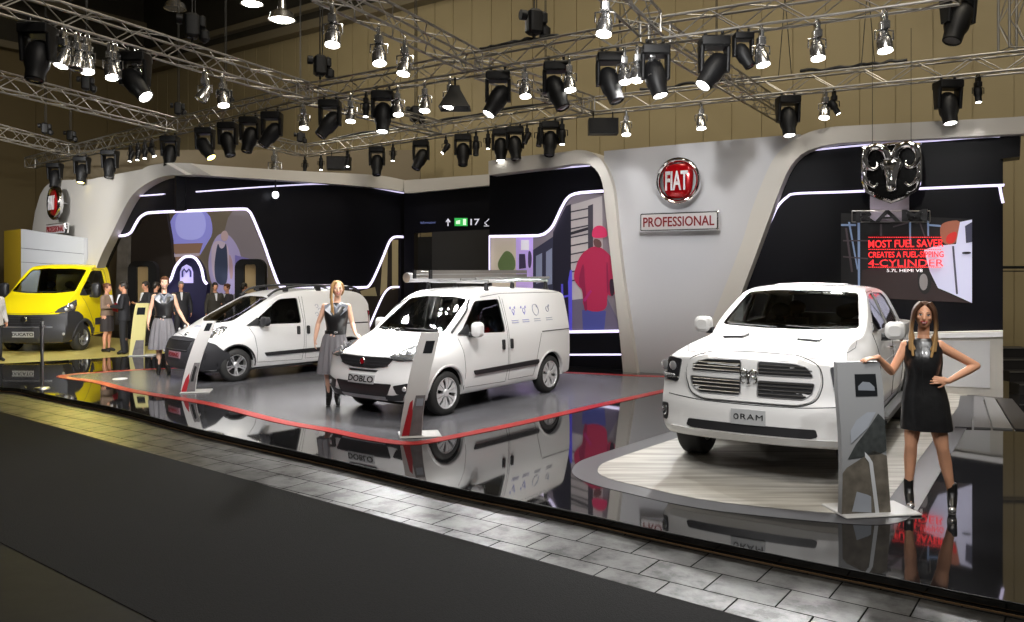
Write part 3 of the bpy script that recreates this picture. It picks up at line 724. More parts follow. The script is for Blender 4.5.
# ---------------------------------------------------------------- small white van with ladder rack
def van_doblo():
    P = dict(name='panel_van', label='white panel van with roof rack and ladders, standing beside the red floor line', cat='van',
        at=(-1.65, 12.5), yaw=-2.203, paint=M_paint, R=.325, Ra=.375, W=.2, rim=.232, rimstyle='cover', spokes=6, track=.78, archw=.87, under=.27,
        wheels=(.0, -2.72), nose=.82, rear=-3.38, hx0=-.7, hx1=.1, nx0=.15, nq=.10, nr=.20, rx0=-3.0, rq=.02, rr=.10, crown=.035,
        top=[(-3.42, 1.66), (-3.36, 1.74), (-3.2, 1.79), (-2.6, 1.835), (-1.7, 1.85), (-1.2, 1.83), (-.98, 1.79), (-.82, 1.72), (-.12, 1.22), (.05, 1.155), (.35, 1.08), (.62, .99), (.78, .93), (.84, .88)],
        bot=[(-3.4, .34), (-3.2, .27), (.4, .25), (.7, .27), (.84, .27)],
        wcab=[(.24, .82), (.34, .875), (.6, .905), (1.0, .90), (1.15, .885), (1.66, .755), (1.85, .68)],
        whood=[(.25, .80), (.4, .87), (.7, .905), (.9, .88), (1.0, .82), (1.15, .74), (1.3, .72), (1.85, .6)],
        nprof=[(.25, -.03), (.34, .04), (.46, .07), (.58, .06), (.68, .03), (.9, 0)],
        xs=[-3.38, -3.35, -3.24, -2.9, -2.4, -1.9, -1.45, -1.15, -.95, -.84, -.6, -.35, -.16, -.08, .08, .3, .5, .66, .76, .80, .82],
        cabx=[-3.2, -2.6, -1.9, -1.25, -.98, -.82, -.45, -.14, -.02], cabz=.4, wsx=-1.0,
        win=[[(-.36, 1.17), (-.72, 1.57), (-.80, 1.645), (-1.40, 1.66), (-1.42, 1.13)]], wr=.05,
        wsh=[(-.70, 1.20), (-.35, 1.185), (.35, 1.185), (.70, 1.20), (.60, 1.67), (.3, 1.705), (-.3, 1.705), (-.60, 1.67)])
    c = Car(P).build(); r = c.root
    cabin(r, -.18, 1.12, .72, -1.15, .42)
    g = MB(); g.prism([(-1.62, y, z) for y, z in ((-.8, .45), (.8, .45), (.82, 1.1), (.66, 1.7), (-.66, 1.7), (-.82, 1.1))], (-.03, 0, 0)); obj('bulkhead', g, mat('bulkhead_dark', (.06, .06, .06), .8), r)
    # face: lamps, grille, bumper
    for sd in (-1, 1):
        h = c.quarter('headlight', [(-.05, .885), (.08, .95), (.26, 1.03), (.46, 1.085), (.58, 1.08), (.52, .95), (.36, .872), (.12, .862)], sd, 32, M_lampg, th=.012, r=.03, step=.04)
        for u, z, q in ((.10, .912, .036), (.26, .95, .048), (.42, .99, .05)):
            a = math.radians(32); D = Vector((-math.cos(a), -sd * math.sin(a), 0)); U = Vector((-math.sin(a), sd * math.cos(a), 0))
            p = c.hit(-D * 6 + U * u + Vector((0, 0, z)), D) - D * .016; g = MB(); g.ell(p, q * .5, q, q, Matrix.Rotation(sd * a, 3, 'Z'), 12, 8); obj('lamp_lens', g, M_bulb, h)
        c.quarter('headlight_rim', [(-.08, .875), (.12, .845), (.36, .855), (.53, .93), (.52, .95), (.36, .872), (.12, .862)], sd, 32, M_blackp, th=.013, step=.04)
        f = c.quarter('fog_lamp_recess', [(.12, .50), (.44, .56), (.44, .40), (.18, .38)], sd, 28, M_blackp, th=.006, r=.03, step=.04)
        a = math.radians(28); D = Vector((-math.cos(a), -sd * math.sin(a), 0)); U = Vector((-math.sin(a), sd * math.cos(a), 0))
        p = c.hit(-D * 6 + U * .3 + Vector((0, 0, .46)), D) - D * .008; g = MB(); g.ell(p, .02, .035, .035, Matrix.Rotation(sd * a, 3, 'Z'), 12, 8); obj('fog_lamp', g, M_bulb, f)
    gr = c.front('grille', [(-.56, .875), (0, .868), (.56, .875), (.44, .76), (.2, .725), (-.2, .725), (-.44, .76)], M_blackp, th=.014, r=.04)
    for z in (.775, .82): c.line('grille_bar', [(-.47, z), (.47, z)], 'F', M_plastic, .007, off=.014, parent=gr)
    c.line('grille_surround', [(-.50, .888), (0, .882), (.50, .888)], 'F', M_rim, .009, off=.01)
    c.front('number_plate', [(-.26, .63), (.26, .63), (.26, .505), (-.26, .505)], M_plate, th=.022, step=.1)
    c.text('plate_lettering', 'DOBLO', (0, .565), .12, 'F', M_ink, off=.028, sx=1.25, bold=.002)
    slot = c.front('upper_slots', [(-.30, .70), (.30, .70), (.26, .672), (-.26, .672)], M_blackp, th=.006)
    c.front('lower_intake', [(-.56, .52), (.56, .52), (.48, .36), (-.48, .36)], M_blackp, th=.008, r=.03)
    c.front('bumper_guard', [(-.76, .40), (-.56, .36), (.56, .36), (.76, .40), (.7, .29), (.45, .27), (-.45, .27), (-.7, .29)], M_plastic, th=.012, r=.02)
    c.front('bumper_lip', [(-.45, .335), (.45, .335), (.42, .295), (-.42, .295)], M_rim, th=.02, r=.015)
    b = c.hit((6, 0, .815), (-1, 0, 0)) + Vector((.02, 0, 0)); MX = Matrix.Rotation(PI / 2, 3, 'Y')
    g = MB(); g.lathe([(.001, .012), (.038, .012), (.04, .008)], b, MX, 20, True); bd = obj('badge', g, M_redbadge, r)
    g = MB(); g.lathe([(.038, 0), (.044, .016), (.05, .016), (.054, 0)], b, MX, 24); obj('badge_ring', g, M_chrome, bd)
    c.text('bonnet_lettering', 'DOBLO', (.42, 0), .11, 'T', M_greyink, off=.004, sx=1.5)
    c.line('bonnet_gap', [(.03, -.70), (.4, -.72), (.66, -.60), (.76, -.3), (.78, 0), (.76, .3), (.66, .60), (.4, .72), (.03, .70)], 'T')
    for sd, k in ((1, 'L'), (-1, 'R')):
        c.line('door_gap', [(-.30, 1.10), (-.36, .9), (-.40, .6), (-.38, .36), (-1.42, .34), (-1.46, .62), (-1.46, 1.1), (-1.44, 1.7)], k)
        c.line('pillar_trim', [(-.20, 1.19), (-.42, 1.37), (-.66, 1.575), (-.78, 1.66)], k, M_blackp, .02, off=-.004)
        c.side('side_moulding', [(-.58, .60), (-2.30, .625), (-2.32, .575), (-2.28, .545), (-.62, .53)], sd, M_blackp, th=.022, r=.02)
        for x in (-1.35, -1.57): c.side('door_handle', [(x, 1.02), (x + .05, 1.02), (x + .05, .86), (x, .86)], sd, M_blackp, th=.03, r=.03, step=.04)
        c.line('slide_rail', [(-2.45, 1.08), (-3.3, 1.08)], k, M_blackp, .008)
        c.line('side_door_gap', [(-1.50, 1.66), (-1.50, .36), (-2.2, .36), (-2.3, .72), (-2.42, 1.05)], k)
        c.line('roof_seam', [(-.95, 1.70), (-1.5, 1.745), (-3.2, 1.73)], k, r=.004)
        for wx in P['wheels']:
            c.line('arch_lip', [(wx + (P['Ra'] + .03) * math.cos(a), P['R'] + (P['Ra'] + .03) * math.sin(a)) for a in [math.radians(t) for t in range(-5, 186, 10)]], k, P['paint'], .018, off=-.006)
        mirror(r, -.52, sd * 1.02, 1.23, sd, .19, .23, M_paint, M_blackp, .14, .04)
        c.side('mirror_base', [(-.30, 1.16), (-.52, 1.30), (-.56, 1.14)], sd, M_blackp, th=.02)
        # round printed icons on the load bay
        for i, x in enumerate((-1.72, -2.02, -2.36, -2.72)):
            g = MB(); P_ = []
            for q in range(17):
                a = 2 * PI * q / 16; rad = (.03, .035, .085, .04)[i]
                P_.append(c.hit((x + rad * math.cos(a), sd * 4, 1.45 + rad * 1.1 * math.sin(a)), (0, -sd, 0)) + Vector((0, sd * .003, 0)))
            g.tube(P_, .006, 4)
            for q in range(2):
                z = 1.30 - q * .035; g.tube([c.hit((x + t, sd * 4, z), (0, -sd, 0)) + Vector((0, sd * .003, 0)) for t in (-.09, .09)], .006, 4)
            for q in range(3 if i < 2 else 1):
                t = (-.06, .06, 0)[q]; zz = (1.50, 1.50, 1.40)[q]; g.ell(c.hit((x + t, sd * 4, zz), (0, -sd, 0)), .02, .006, .03)
            obj('side_print', g, mat('blue_print', s2l(140, 140, 200), .5) if i < 2 else M_greyink, r)
    c.patch('rear_lamp', [(.70, .75), (.78, .75), (.76, 1.2), (.69, 1.2)], (-9, 0, 0), (0, 1, 0), (0, 0, 1), (1, 0, 0), M_tail, th=.02)
    wiper(r, c, [(.62, 1.22), (.3, 1.225), (-.05, 1.23)]); wiper(r, c, [(0, 1.20), (-.3, 1.215), (-.62, 1.22)])
    g = MB(); g.tube([(-1.3, 0, 1.82), (-1.38, 0, 2.05)], .005, 5); obj('aerial', g, M_blackp, r)
    # roof rack
    rk = thing('x', None, None); rk.name = 'roof_rack'; rk.parent = r
    g = MB()
    for x in (-1.25, -1.95, -2.95): g.tube([(x, -.66, 1.93), (x, .66, 1.93)], .024, 8)
    obj('crossbar', g, M_rim, rk)
    for x in (-1.25, -1.95, -2.95):
        for y in (-.62, .62):
            g = MB(); g.loft([[Vector((x + a, y + b, z)) for a, b in rrect(w_, w2, .02, 3)] for z, w_, w2 in ((1.76, .13, .10), (1.82, .08, .06), (1.92, .06, .05))]); obj('foot', g, M_blackp, rk)
    g = MB(); g.cyl((-.55, -.42, 2.0), (-2.98, -.42, 2.0), .075, n=16); g.cyl((-.55, -.42, 2.0), (-.50, -.42, 2.0), .08, n=16); obj('pipe_carrier', g, M_rim, rk)
    g = MB(); g.cyl((-1.1, .52, 1.985), (-3.2, .52, 1.985), .022, n=10); obj('load_bar', g, M_rim, rk)
    lad = thing('ladder', 'aluminium extension ladder strapped on the roof rack of the panel van', 'ladder', (-1.65, 12.5, PZ), -2.203)
    for zz in (2.02, 2.09):
        for y in (-.28, .06):
            g = MB(); g.box(-1.85, y, zz, 2.6, .03, .06); obj('stile', g, M_alu, lad)
        for i in range(10):
            g = MB(); g.cyl((-.65 - i * .265, -.28, zz), (-.65 - i * .265, .06, zz), .014, n=8); obj('rung', g, M_alu, lad)
    for y in (-.28, .06):
        g = MB(); g.box(-.54, y, 2.055, .05, .036, .14); obj('end_cap', g, M_blackp, lad)
    return c
DOB = van_doblo()
# ---------------------------------------------------------------- compact van with dark bumpers
def van_fiorino():
    P = dict(name='compact_van', label='white compact van with dark grey bumpers and black roof rails, left of the panel van', cat='van',
        at=(-5.80, 16.12), yaw=math.radians(-135), paint=M_paint, R=.315, Ra=.37, W=.19, rim=.205, rimstyle='twin', spokes=5, track=.745, archw=.83, under=.26,
        wheels=(0, -2.51), nose=.76, rear=-3.10, hx0=-.5, hx1=.1, nx0=-.1, nq=.14, nr=.24, rx0=-2.7, rq=.03, rr=.12, crown=.03,
        top=[(-3.10, 1.40), (-3.02, 1.62), (-2.85, 1.70), (-2.3, 1.73), (-1.6, 1.735), (-1.2, 1.71), (-.95, 1.65), (-.8, 1.58), (.18, 1.08), (.4, 1.00), (.6, .90), (.72, .82), (.76, .76)],
        bot=[(-3.1, .34), (-2.9, .26), (.4, .23), (.76, .25)],
        wcab=[(.22, .77), (.34, .82), (.55, .855), (.9, .85), (1.08, .83), (1.6, .68), (1.75, .6)],
        whood=[(.22, .75), (.4, .82), (.65, .855), (.85, .82), (1.0, .74), (1.2, .7), (1.75, .6)],
        nprof=[(.22, -.02), (.36, .06), (.5, .08), (.62, .06), (.72, .02), (.8, 0)],
        xs=[-3.10, -3.07, -2.95, -2.6, -2.1, -1.6, -1.3, -1.08, -.92, -.80, -.5, -.2, .05, .16, .3, .45, .58, .68, .74, .76],
        cabx=[-2.9, -2.2, -1.6, -1.2, -.95, -.8, -.35, 0, .1], cabz=.38, wsx=-1.0,
        win=[[(-.32, 1.07), (-.52, 1.24), (-.88, 1.50), (-.98, 1.545), (-1.36, 1.56), (-1.38, 1.05)]], wr=.05,
        wsh=[(-.66, 1.15), (-.3, 1.10), (.3, 1.10), (.66, 1.15), (.55, 1.56), (.25, 1.59), (-.25, 1.59), (-.55, 1.56)])
    c = Car(P).build(); r = c.root
    cabin(r, .0, 1.02, .68, -1.0, .34, .34)
    g = MB(); g.prism([(-1.55, y, z) for y, z in ((-.7, .4), (.7, .4), (.74, 1.1), (.6, 1.6), (-.6, 1.6), (-.74, 1.1))], (-.03, 0, 0)); obj('bulkhead', g, mat('bulkhead_dark', (.06, .06, .06), .8), r)
    # one-piece dark bumper wrapped round the nose
    c.front('bumper', [(-.62, .83), (-.3, .85), (0, .855), (.3, .85), (.62, .83), (.60, .25), (-.60, .25)], M_plastic, th=.016, r=.02)
    for sd in (-1, 1):
        c.quarter('bumper_corner', [(-.12, .80), (.12, .82), (.30, .74), (.42, .60), (.50, .55), (.50, .26), (-.12, .25)], sd, 45, M_plastic, th=.016, r=.03, step=.05)
        h = c.quarter('headlight', [(.0, .87), (.10, .99), (.27, 1.06), (.40, 1.05), (.34, .95), (.18, .86)], sd, 48, M_lampg, th=.012, r=.03, step=.04)
        a = math.radians(48); D = Vector((-math.cos(a), -sd * math.sin(a), 0)); U = Vector((-math.sin(a), sd * math.cos(a), 0))
        for u, z, q in ((.13, .93, .05), (.25, .985, .045)):
            p = c.hit(-D * 6 + U * u + Vector((0, 0, z)), D) - D * .016; g = MB(); g.ell(p, q * .5, q, q, Matrix.Rotation(sd * a, 3, 'Z'), 12, 8); obj('lamp_lens', g, M_bulb, h)
        f = c.quarter('fog_lamp_recess', [(-.06, .60), (.18, .62), (.18, .47), (-.04, .46)], sd, 45, M_blackp, lift=.014, th=.008, r=.03, step=.04)
        p = c.hit(Vector((6 * .7, sd * 6 * .7, .53)) + Vector((-.04, sd * .04, 0)), Vector((-.707, -sd * .707, 0))); g = MB(); g.ell(p + Vector((.02, sd * .02, 0)), .03, .03, .03); obj('fog_lamp', g, M_bulb, f)
        for wx in P['wheels']:
            k = 'L' if sd > 0 else 'R'
            c.line('arch_trim', [(wx + (P['Ra'] + .02) * math.cos(t_), P['R'] + (P['Ra'] + .02) * math.sin(t_)) for t_ in [math.radians(t) for t in range(-5, 186, 10)]], k, M_blackp, .02, off=-.008)
    gr = c.front('grille', [(-.50, .775), (.50, .775), (.46, .63), (-.46, .63)], M_blackp, lift=.014, th=.012, r=.05)
    c.line('grille_frame', [(-.52, .79), (.52, .79), (.47, .615), (-.47, .615)], 'F', M_plastic, .014, closed=True, off=.022, parent=gr)
    c.front('lower_intake', [(-.42, .40), (.42, .40), (.38, .30), (-.38, .30)], M_blackp, lift=.014, th=.006, r=.02)
    c.front('number_plate', [(-.26, .585), (.26, .585), (.26, .465), (-.26, .465)], mat('lilac_plate', s2l(150, 118, 128), .4), lift=.014, th=.016, step=.1)
    c.text('plate_lettering', 'FIORINO', (0, .525), .10, 'F', mat('crimson_ink', s2l(120, 20, 30), .5), off=.036, sx=1.15, bold=.002)
    c.text('bonnet_lettering', 'FIORINO', (.33, 0), .09, 'T', M_greyink, off=.004, sx=1.3)
    b = c.hit((.60, 0, 5), (0, 0, -1)); g = MB(); g.lathe([(.001, .02), (.04, .02), (.05, .0)], b, Matrix.Rotation(.6, 3, 'Y'), 20, True); obj('badge', g, M_chrome, r)
    c.line('bonnet_gap', [(.12, -.68), (.4, -.64), (.58, -.42), (.66, 0), (.58, .42), (.4, .64), (.12, .68)], 'T')
    for sd, k in ((1, 'L'), (-1, 'R')):
        c.line('door_gap', [(-.26, 1.02), (-.36, .85), (-.42, .55), (-.42, .34), (-1.40, .32), (-1.43, .62), (-1.43, 1.1), (-1.40, 1.58)], k)
        c.side('side_moulding', [(-.56, .52), (-2.02, .545), (-2.04, .49), (-2.0, .465), (-.6, .45)], sd, M_blackp, th=.022, r=.02)
        for x in (-1.33, -1.55): c.side('door_handle', [(x, 1.0), (x + .06, 1.0), (x + .06, .83), (x, .83)], sd, M_blackp, th=.03, r=.03, step=.04)
        c.line('side_door_gap', [(-1.47, 1.58), (-1.47, .34), (-2.06, .34), (-2.12, .6), (-2.2, .95)], k)
        c.line('slide_rail', [(-2.2, 1.0), (-2.98, 1.0)], k, M_blackp, .012)
        mirror(r, -.50, sd * .98, 1.13, sd, .24, .18, M_plastic, M_blackp, .14, .02)
        c.side('mirror_base', [(-.22, 1.06), (-.44, 1.20), (-.52, 1.05)], sd, M_blackp, th=.02)
        g = MB(); g.tube(catmull([(-.78, sd * .57, 1.60), (-1.0, sd * .60, 1.73), (-1.5, sd * .61, 1.79), (-2.2, sd * .61, 1.79), (-2.75, sd * .60, 1.74), (-2.92, sd * .58, 1.66)], 5), .024, 8)
        for x in (-1.15, -1.9, -2.6): g.box(x, sd * .6, 1.73, .1, .05, .09)
        obj('roof_rail', g, M_blackp, r)
        g = MB()
        for x, z in ((-1.78, 1.38), (-1.84, 1.30), (-1.76, 1.22), (-1.82, 1.14)):
            P_ = [c.hit((x + .035 * math.cos(q), sd * 4, z + .035 * math.sin(q)), (0, -sd, 0)) + Vector((0, sd * .003, 0)) for q in [PI * j / 5 for j in range(9)]]
            g.tube(P_, .005, 4)
        obj('side_print', g, M_greyink, r)
        c.patch('rear_lamp', [(sd * .60, .85), (sd * .70, .85), (sd * .64, 1.3), (sd * .58, 1.3)], (-9, 0, 0), (0, 1, 0), (0, 0, 1), (1, 0, 0), M_tail, th=.02)
        c.side('rear_lamp', [(-3.0, .8), (-3.07, .8), (-3.05, 1.25), (-3.0, 1.25)], sd, M_tail, th=.01)
    wiper(r, c, [(.55, 1.15), (.2, 1.13), (-.2, 1.14)])
    return c
FIO = van_fiorino()
# ---------------------------------------------------------------- pickup
def pickup():
    bed = MB(); bed.box(-4.15, 0, 1.25, 1.35, 1.6, .9)
    P = dict(name='pickup_truck', label='white crew-cab pickup truck with a four-slot chrome grille on the pale planks', cat='pickup truck',
        at=(2.912, 9.14), yaw=-2.115, paint=M_paint, R=.41, Ra=.475, W=.285, rim=.26, rimstyle='twin', spokes=5, track=.86, archw=.97, under=.45,
        wheels=(0, -3.57), nose=.97, rear=-4.85, hx0=-.95, hx1=-.3, nx0=.25, nq=.07, nr=.16, rx0=-4.5, rq=.01, rr=.03, crown=.05,
        top=[(-4.85, 1.39), (-3.62, 1.39), (-3.50, 1.46), (-3.36, 1.80), (-3.2, 1.88), (-2.9, 1.93), (-2.4, 1.955), (-1.9, 1.95), (-1.62, 1.92), (-1.46, 1.865), (-.56, 1.435), (-.4, 1.415), (.1, 1.385), (.5, 1.345), (.8, 1.295), (.91, 1.265), (.97, 1.22)],
        bot=[(-4.85, .5), (-4.6, .45), (.4, .42), (.8, .39), (.97, .38)],
        wcab=[(.4, .93), (.5, .97), (.65, .99), (1.0, 1.0), (1.25, .985), (1.4, .95), (1.5, .91), (1.88, .755), (1.96, .68)],
        whood=[(.38, .90), (.45, .95), (.6, .99), (.9, 1.0), (1.1, .985), (1.2, .95), (1.28, .88), (1.36, .82), (1.5, .78), (1.96, .6)],
        nprof=[(.38, 0), (.42, .05), (.46, .09), (.53, .09), (.56, .06), (.72, .07), (.78, .05), (.81, .0), (1.0, 0), (1.2, -.02), (1.27, -.05)],
        xs=[-4.85, -4.82, -4.5, -4.0, -3.64, -3.55, -3.48, -3.38, -3.22, -2.9, -2.3, -1.85, -1.6, -1.47, -1.15, -.8, -.6, -.52, -.3, 0, .3, .6, .8, .90, .95, .97],
        cabx=[-3.30, -3.0, -2.4, -1.9, -1.6, -1.46, -1.1, -.66, -.5], cabz=.7, wsx=-1.7, extra=[bed],
        win=[[(-.93, 1.42), (-1.08, 1.52), (-1.52, 1.78), (-1.66, 1.82), (-2.02, 1.84), (-2.04, 1.41)], [(-2.12, 1.41), (-2.12, 1.84), (-2.8, 1.82), (-2.98, 1.76), (-3.14, 1.42)]], wr=.05,
        wsh=[(-.79, 1.46), (-.35, 1.445), (.35, 1.445), (.79, 1.46), (.665, 1.845), (.3, 1.87), (-.3, 1.87), (-.665, 1.845)],
        rwin=[(-.55, 1.5), (.55, 1.5), (.5, 1.78), (-.5, 1.78)])
    c = Car(P).build(); r = c.root
    cabin(r, -.72, 1.35, .8, -1.75, .72, .42, tilt=.5)
    for y in (-.4, .4): seat(r, -2.65, y, .72)
    # grille
    c.line('grille_gap', rc([(-.70, 1.02), (-.66, 1.20), (-.45, 1.275), (0, 1.285), (.45, 1.275), (.66, 1.20), (.70, 1.02), (.64, .84), (.5, .785), (-.5, .785), (-.64, .84)], .08), 'F', closed=True, r=.006)
    c.front('grille_frame', [(-.66, 1.19), (-.44, 1.255), (0, 1.265), (.44, 1.255), (.66, 1.19), (.685, 1.02), (.62, .85), (.48, .805), (-.48, .805), (-.62, .85), (-.685, 1.02)], M_paint, th=.03, r=.06)
    for sd in (-1, 1):
        for nm, pl, zs in (('u', [(.085, 1.215), (.44, 1.205), (.56, 1.17), (.615, 1.075), (.085, 1.075)], (1.105, 1.14, 1.175)), ('l', [(.085, 1.02), (.63, 1.02), (.60, .91), (.52, .855), (.085, .855)], (.89, .93, .97, 1.005))):
            q = [(sd * y, z) for y, z in pl]
            o_ = c.front('grille_opening', q, M_blackp, lift=.028, th=.006, r=.025)
            for z in zs:
                w_ = .60 - (.06 if z > 1.14 else 0) - (.06 if z < .9 else 0)
                c.line('grille_bar', [(sd * .095, z), (sd * w_, z)], 'F', M_chrome, .0085, off=.036, parent=o_)
            c.line('opening_edge', rc(q, .03), 'F', M_rim, .006, closed=True, off=.036, parent=o_)
        # lamps
        h = c.quarter('headlight', [(.33, 1.18), (.52, 1.20), (.76, 1.17), (.78, 1.08), (.70, .95), (.37, .935)], sd, 24, M_lampd, th=.012, r=.03, step=.04)
        a = math.radians(24); D = Vector((-math.cos(a), -sd * math.sin(a), 0)); U = Vector((-math.sin(a), sd * math.cos(a), 0))
        def onq(u, z): return c.hit(-D * 6 + U * u + Vector((0, 0, z)), D) - D * .018
        for u, z, q in ((.44, 1.10, .05), (.57, 1.10, .058)):
            g = MB(); g.ell(onq(u, z), q * .22, q, q, Matrix.Rotation(sd * a, 3, 'Z'), 14, 8); obj('lamp_lens', g, M_bulb, h)
        g = MB()
        for i in range(6): p = onq(.42 + i * .038, 1.0); g.ell(p, .01, .014, .014)
        obj('running_lights', g, M_bulb, h)
        g = MB(); g.tube([onq(u, z) for u, z in ((.36, .98), (.5, .972), (.64, .985))], .009, 5); obj('lamp_chrome_edge', g, M_chrome, h)
        f = c.quarter('fog_lamp_recess', [(.46, .70), (.57, .70), (.57, .53), (.46, .52)], sd, 24, M_blackp, th=.006, r=.03, step=.04)
        a2 = math.radians(24); D2 = Vector((-math.cos(a2), -sd * math.sin(a2), 0)); U2 = Vector((-math.sin(a2), sd * math.cos(a2), 0))
        p = c.hit(-D2 * 6 + U2 * .515 + Vector((0, 0, .615)), D2) - D2 * .006; g = MB(); g.ell(p, .018, .04, .055, Matrix.Rotation(sd * a2, 3, 'Z'), 14, 8); obj('fog_lamp', g, M_lampg, f)
    c.front('lower_intake', [(-.64, .575), (.64, .575), (.66, .505), (.60, .485), (-.60, .485), (-.66, .505)], M_blackp, th=.006, r=.02)
    c.front('bumper_lip', [(-.86, .48), (0, .475), (.86, .48), (.84, .42), (.3, .40), (-.3, .40), (-.84, .42)], M_paint, th=.03, r=.02)
    c.line('bumper_gap', [(-.9, .80), (-.5, .775), (0, .77), (.5, .775), (.9, .80)], 'F', r=.005)
    c.front('number_plate', [(-.17, .725), (.17, .725), (.17, .575), (-.17, .575)], M_plate, th=.022, step=.1)
    c.text('plate_lettering', 'RAM', (.04, .652), .08, 'F', M_ink, off=.028, sx=1.35, bold=0, space=1.15)
    g = MB(); g.tube([c.hit((6, -.115 + .022 * math.cos(q), .652 + .026 * math.sin(q)), (-1, 0, 0)) + Vector((.028, 0, 0)) for q in [2 * PI * j / 12 for j in range(13)]], .005, 4); obj('plate_emblem', g, M_ink, r)
    # emblem: horned head in a small shield
    b = c.hit((6, 0, 1.045), (-1, 0, 0)) + Vector((.04, 0, 0))
    em = obj('emblem', head_emblem(b, Vector((0, 1, 0)), Vector((0, 0, 1)), .19, frame=False), M_chrome, r, 40)
    # bonnet vents
    for sd in (-1, 1):
        c.top('bonnet_vent', [(-.04, sd * .27), (.17, sd * .29), (.17, sd * .52), (-.0, sd * .52)], M_blackp, th=.022, r=.02)
    c.line('bonnet_gap', [(-.52, -.80), (-.1, -.84), (.4, -.84), (.75, -.72), (.86, -.5)], 'T'); c.line('bonnet_gap', [(-.52, .80), (-.1, .84), (.4, .84), (.75, .72), (.86, .5)], 'T')
    c.line('bonnet_crease', [(-.5, -.55), (.3, -.50), (.8, -.40)], 'T', M_paint, .012, off=-.004); c.line('bonnet_crease', [(-.5, .55), (.3, .50), (.8, .40)], 'T', M_paint, .012, off=-.004)
    for sd, k in ((1, 'L'), (-1, 'R')):
        c.line('door_gap', [(-.86, 1.40), (-.84, 1.0), (-.86, .56), (-2.04, .55), (-2.08, .9), (-2.08, 1.4), (-2.08, 1.86), (-1.66, 1.85)], k, r=.005)
        c.line('rear_door_gap', [(-2.12, .55), (-3.05, .56), (-3.12, .8), (-3.24, 1.1), (-3.2, 1.42)], k, r=.005); c.line('bed_gap', [(-3.40, .55), (-3.40, 1.38)], k, r=.008)
        for x in (-1.98, -3.02): c.side('door_handle', [(x, 1.19), (x + .2, 1.19), (x + .2, 1.13), (x, 1.13)], sd, M_chrome, th=.04, r=.02, step=.05)
        c.line('side_crease', [(.3, 1.02), (-1.0, 1.05), (-4.6, 1.05)], k, M_paint, .010, off=-.004)
        mirror(r, -1.02, sd * 1.13, 1.43, sd, .23, .21, M_paint, M_blackp, .16, .03)
        c.side('mirror_base', [(-.90, 1.43), (-1.02, 1.52), (-1.1, 1.41)], sd, M_blackp, th=.02)
        for wx in P['wheels']:
            c.line('arch_lip', [(wx + (P['Ra'] + .03) * math.cos(a), P['R'] + (P['Ra'] + .03) * math.sin(a)) for a in [math.radians(t) for t in range(-5, 186, 10)]], k, P['paint'], .026, off=-.004)
        g = MB(); g.bbox(-1.95, sd * 1.02, .44, 2.3, .15, .05, .02); g.cyl((-.85, sd * 1.02, .40), (-3.05, sd * 1.02, .40), .045, n=10)
        for x in (-1.1, -2.7): g.tube([(x, sd * .5, .46), (x, sd * 1.0, .41)], .03, 6)
        obj('side_step', g, M_blackp, r)
    wiper(r, c, [(.70, 1.475), (.35, 1.46), (0, 1.47)], .01); wiper(r, c, [(-.1, 1.455), (-.4, 1.465), (-.70, 1.475)], .01)
    c.top('sunroof', [(-1.75, -.42), (-1.75, .42), (-2.35, .42), (-2.35, -.42)], M_blackp, th=.006, r=.05, step=.1)
    return c
def head_emblem(o, ux, uy, H, frame=True):
    """a ram's head seen from the front: brow, tapering muzzle and two curled horns; H = full height"""
    o = Vector(o); ux = Vector(ux).normalized(); uy = Vector(uy).normalized(); uz = ux.cross(uy)
    def T(x, y, z): return o + ux * (x * H) + uy * (y * H) + uz * (z * H)
    g = MB()
    # muzzle and face
    rings = []
    for y, w, d in ((.24, .06, .03), (.20, .16, .07), (.10, .18, .10), (.0, .155, .12), (-.12, .125, .13), (-.24, .10, .14), (-.33, .105, .14), (-.39, .085, .10), (-.42, .02, .05)):
        rings.append([T(w * math.cos(a), y, max(-.01, d * math.sin(a)) + .02) for a in [2 * PI * k / 14 for k in range(14)]])
    g.loft(rings)
    for s in (-1, 1):
        P = catmull([T(s * .05, .19, .05), T(s * .10, .31, .07), T(s * .22, .385, .09), T(s * .35, .35, .10), T(s * .415, .22, .10), T(s * .39, .07, .09), T(s * .30, .0, .08), T(s * .225, .04, .07), T(s * .235, .12, .06)], 4)
        n = len(P); g.tube(P, [H * (.082 * (1 - .80 * (i / n) ** 1.3)) for i in range(n)], 10)
        P = catmull([T(s * .42, .05, .03), T(s * .43, -.10, .05), T(s * .37, -.24, .05), T(s * .27, -.31, .04), T(s * .22, -.24, .04)], 4)
        n = len(P); g.tube(P, [H * (.055 * (1 - .7 * i / n)) for i in range(n)], 8)
        g.ell(T(s * .075, .10, .095), H * .022, H * .022, H * .022)                      # eye
        g.ell(T(s * .035, -.35, .13), H * .014, H * .02, H * .014)                       # nostril
        g.tube([T(s * .12, .16, .06), T(s * .17, .05, .04), T(s * .14, -.03, .05)], [H * .03, H * .026, H * .006], 6)   # ear
    return g

RAM = pickup()
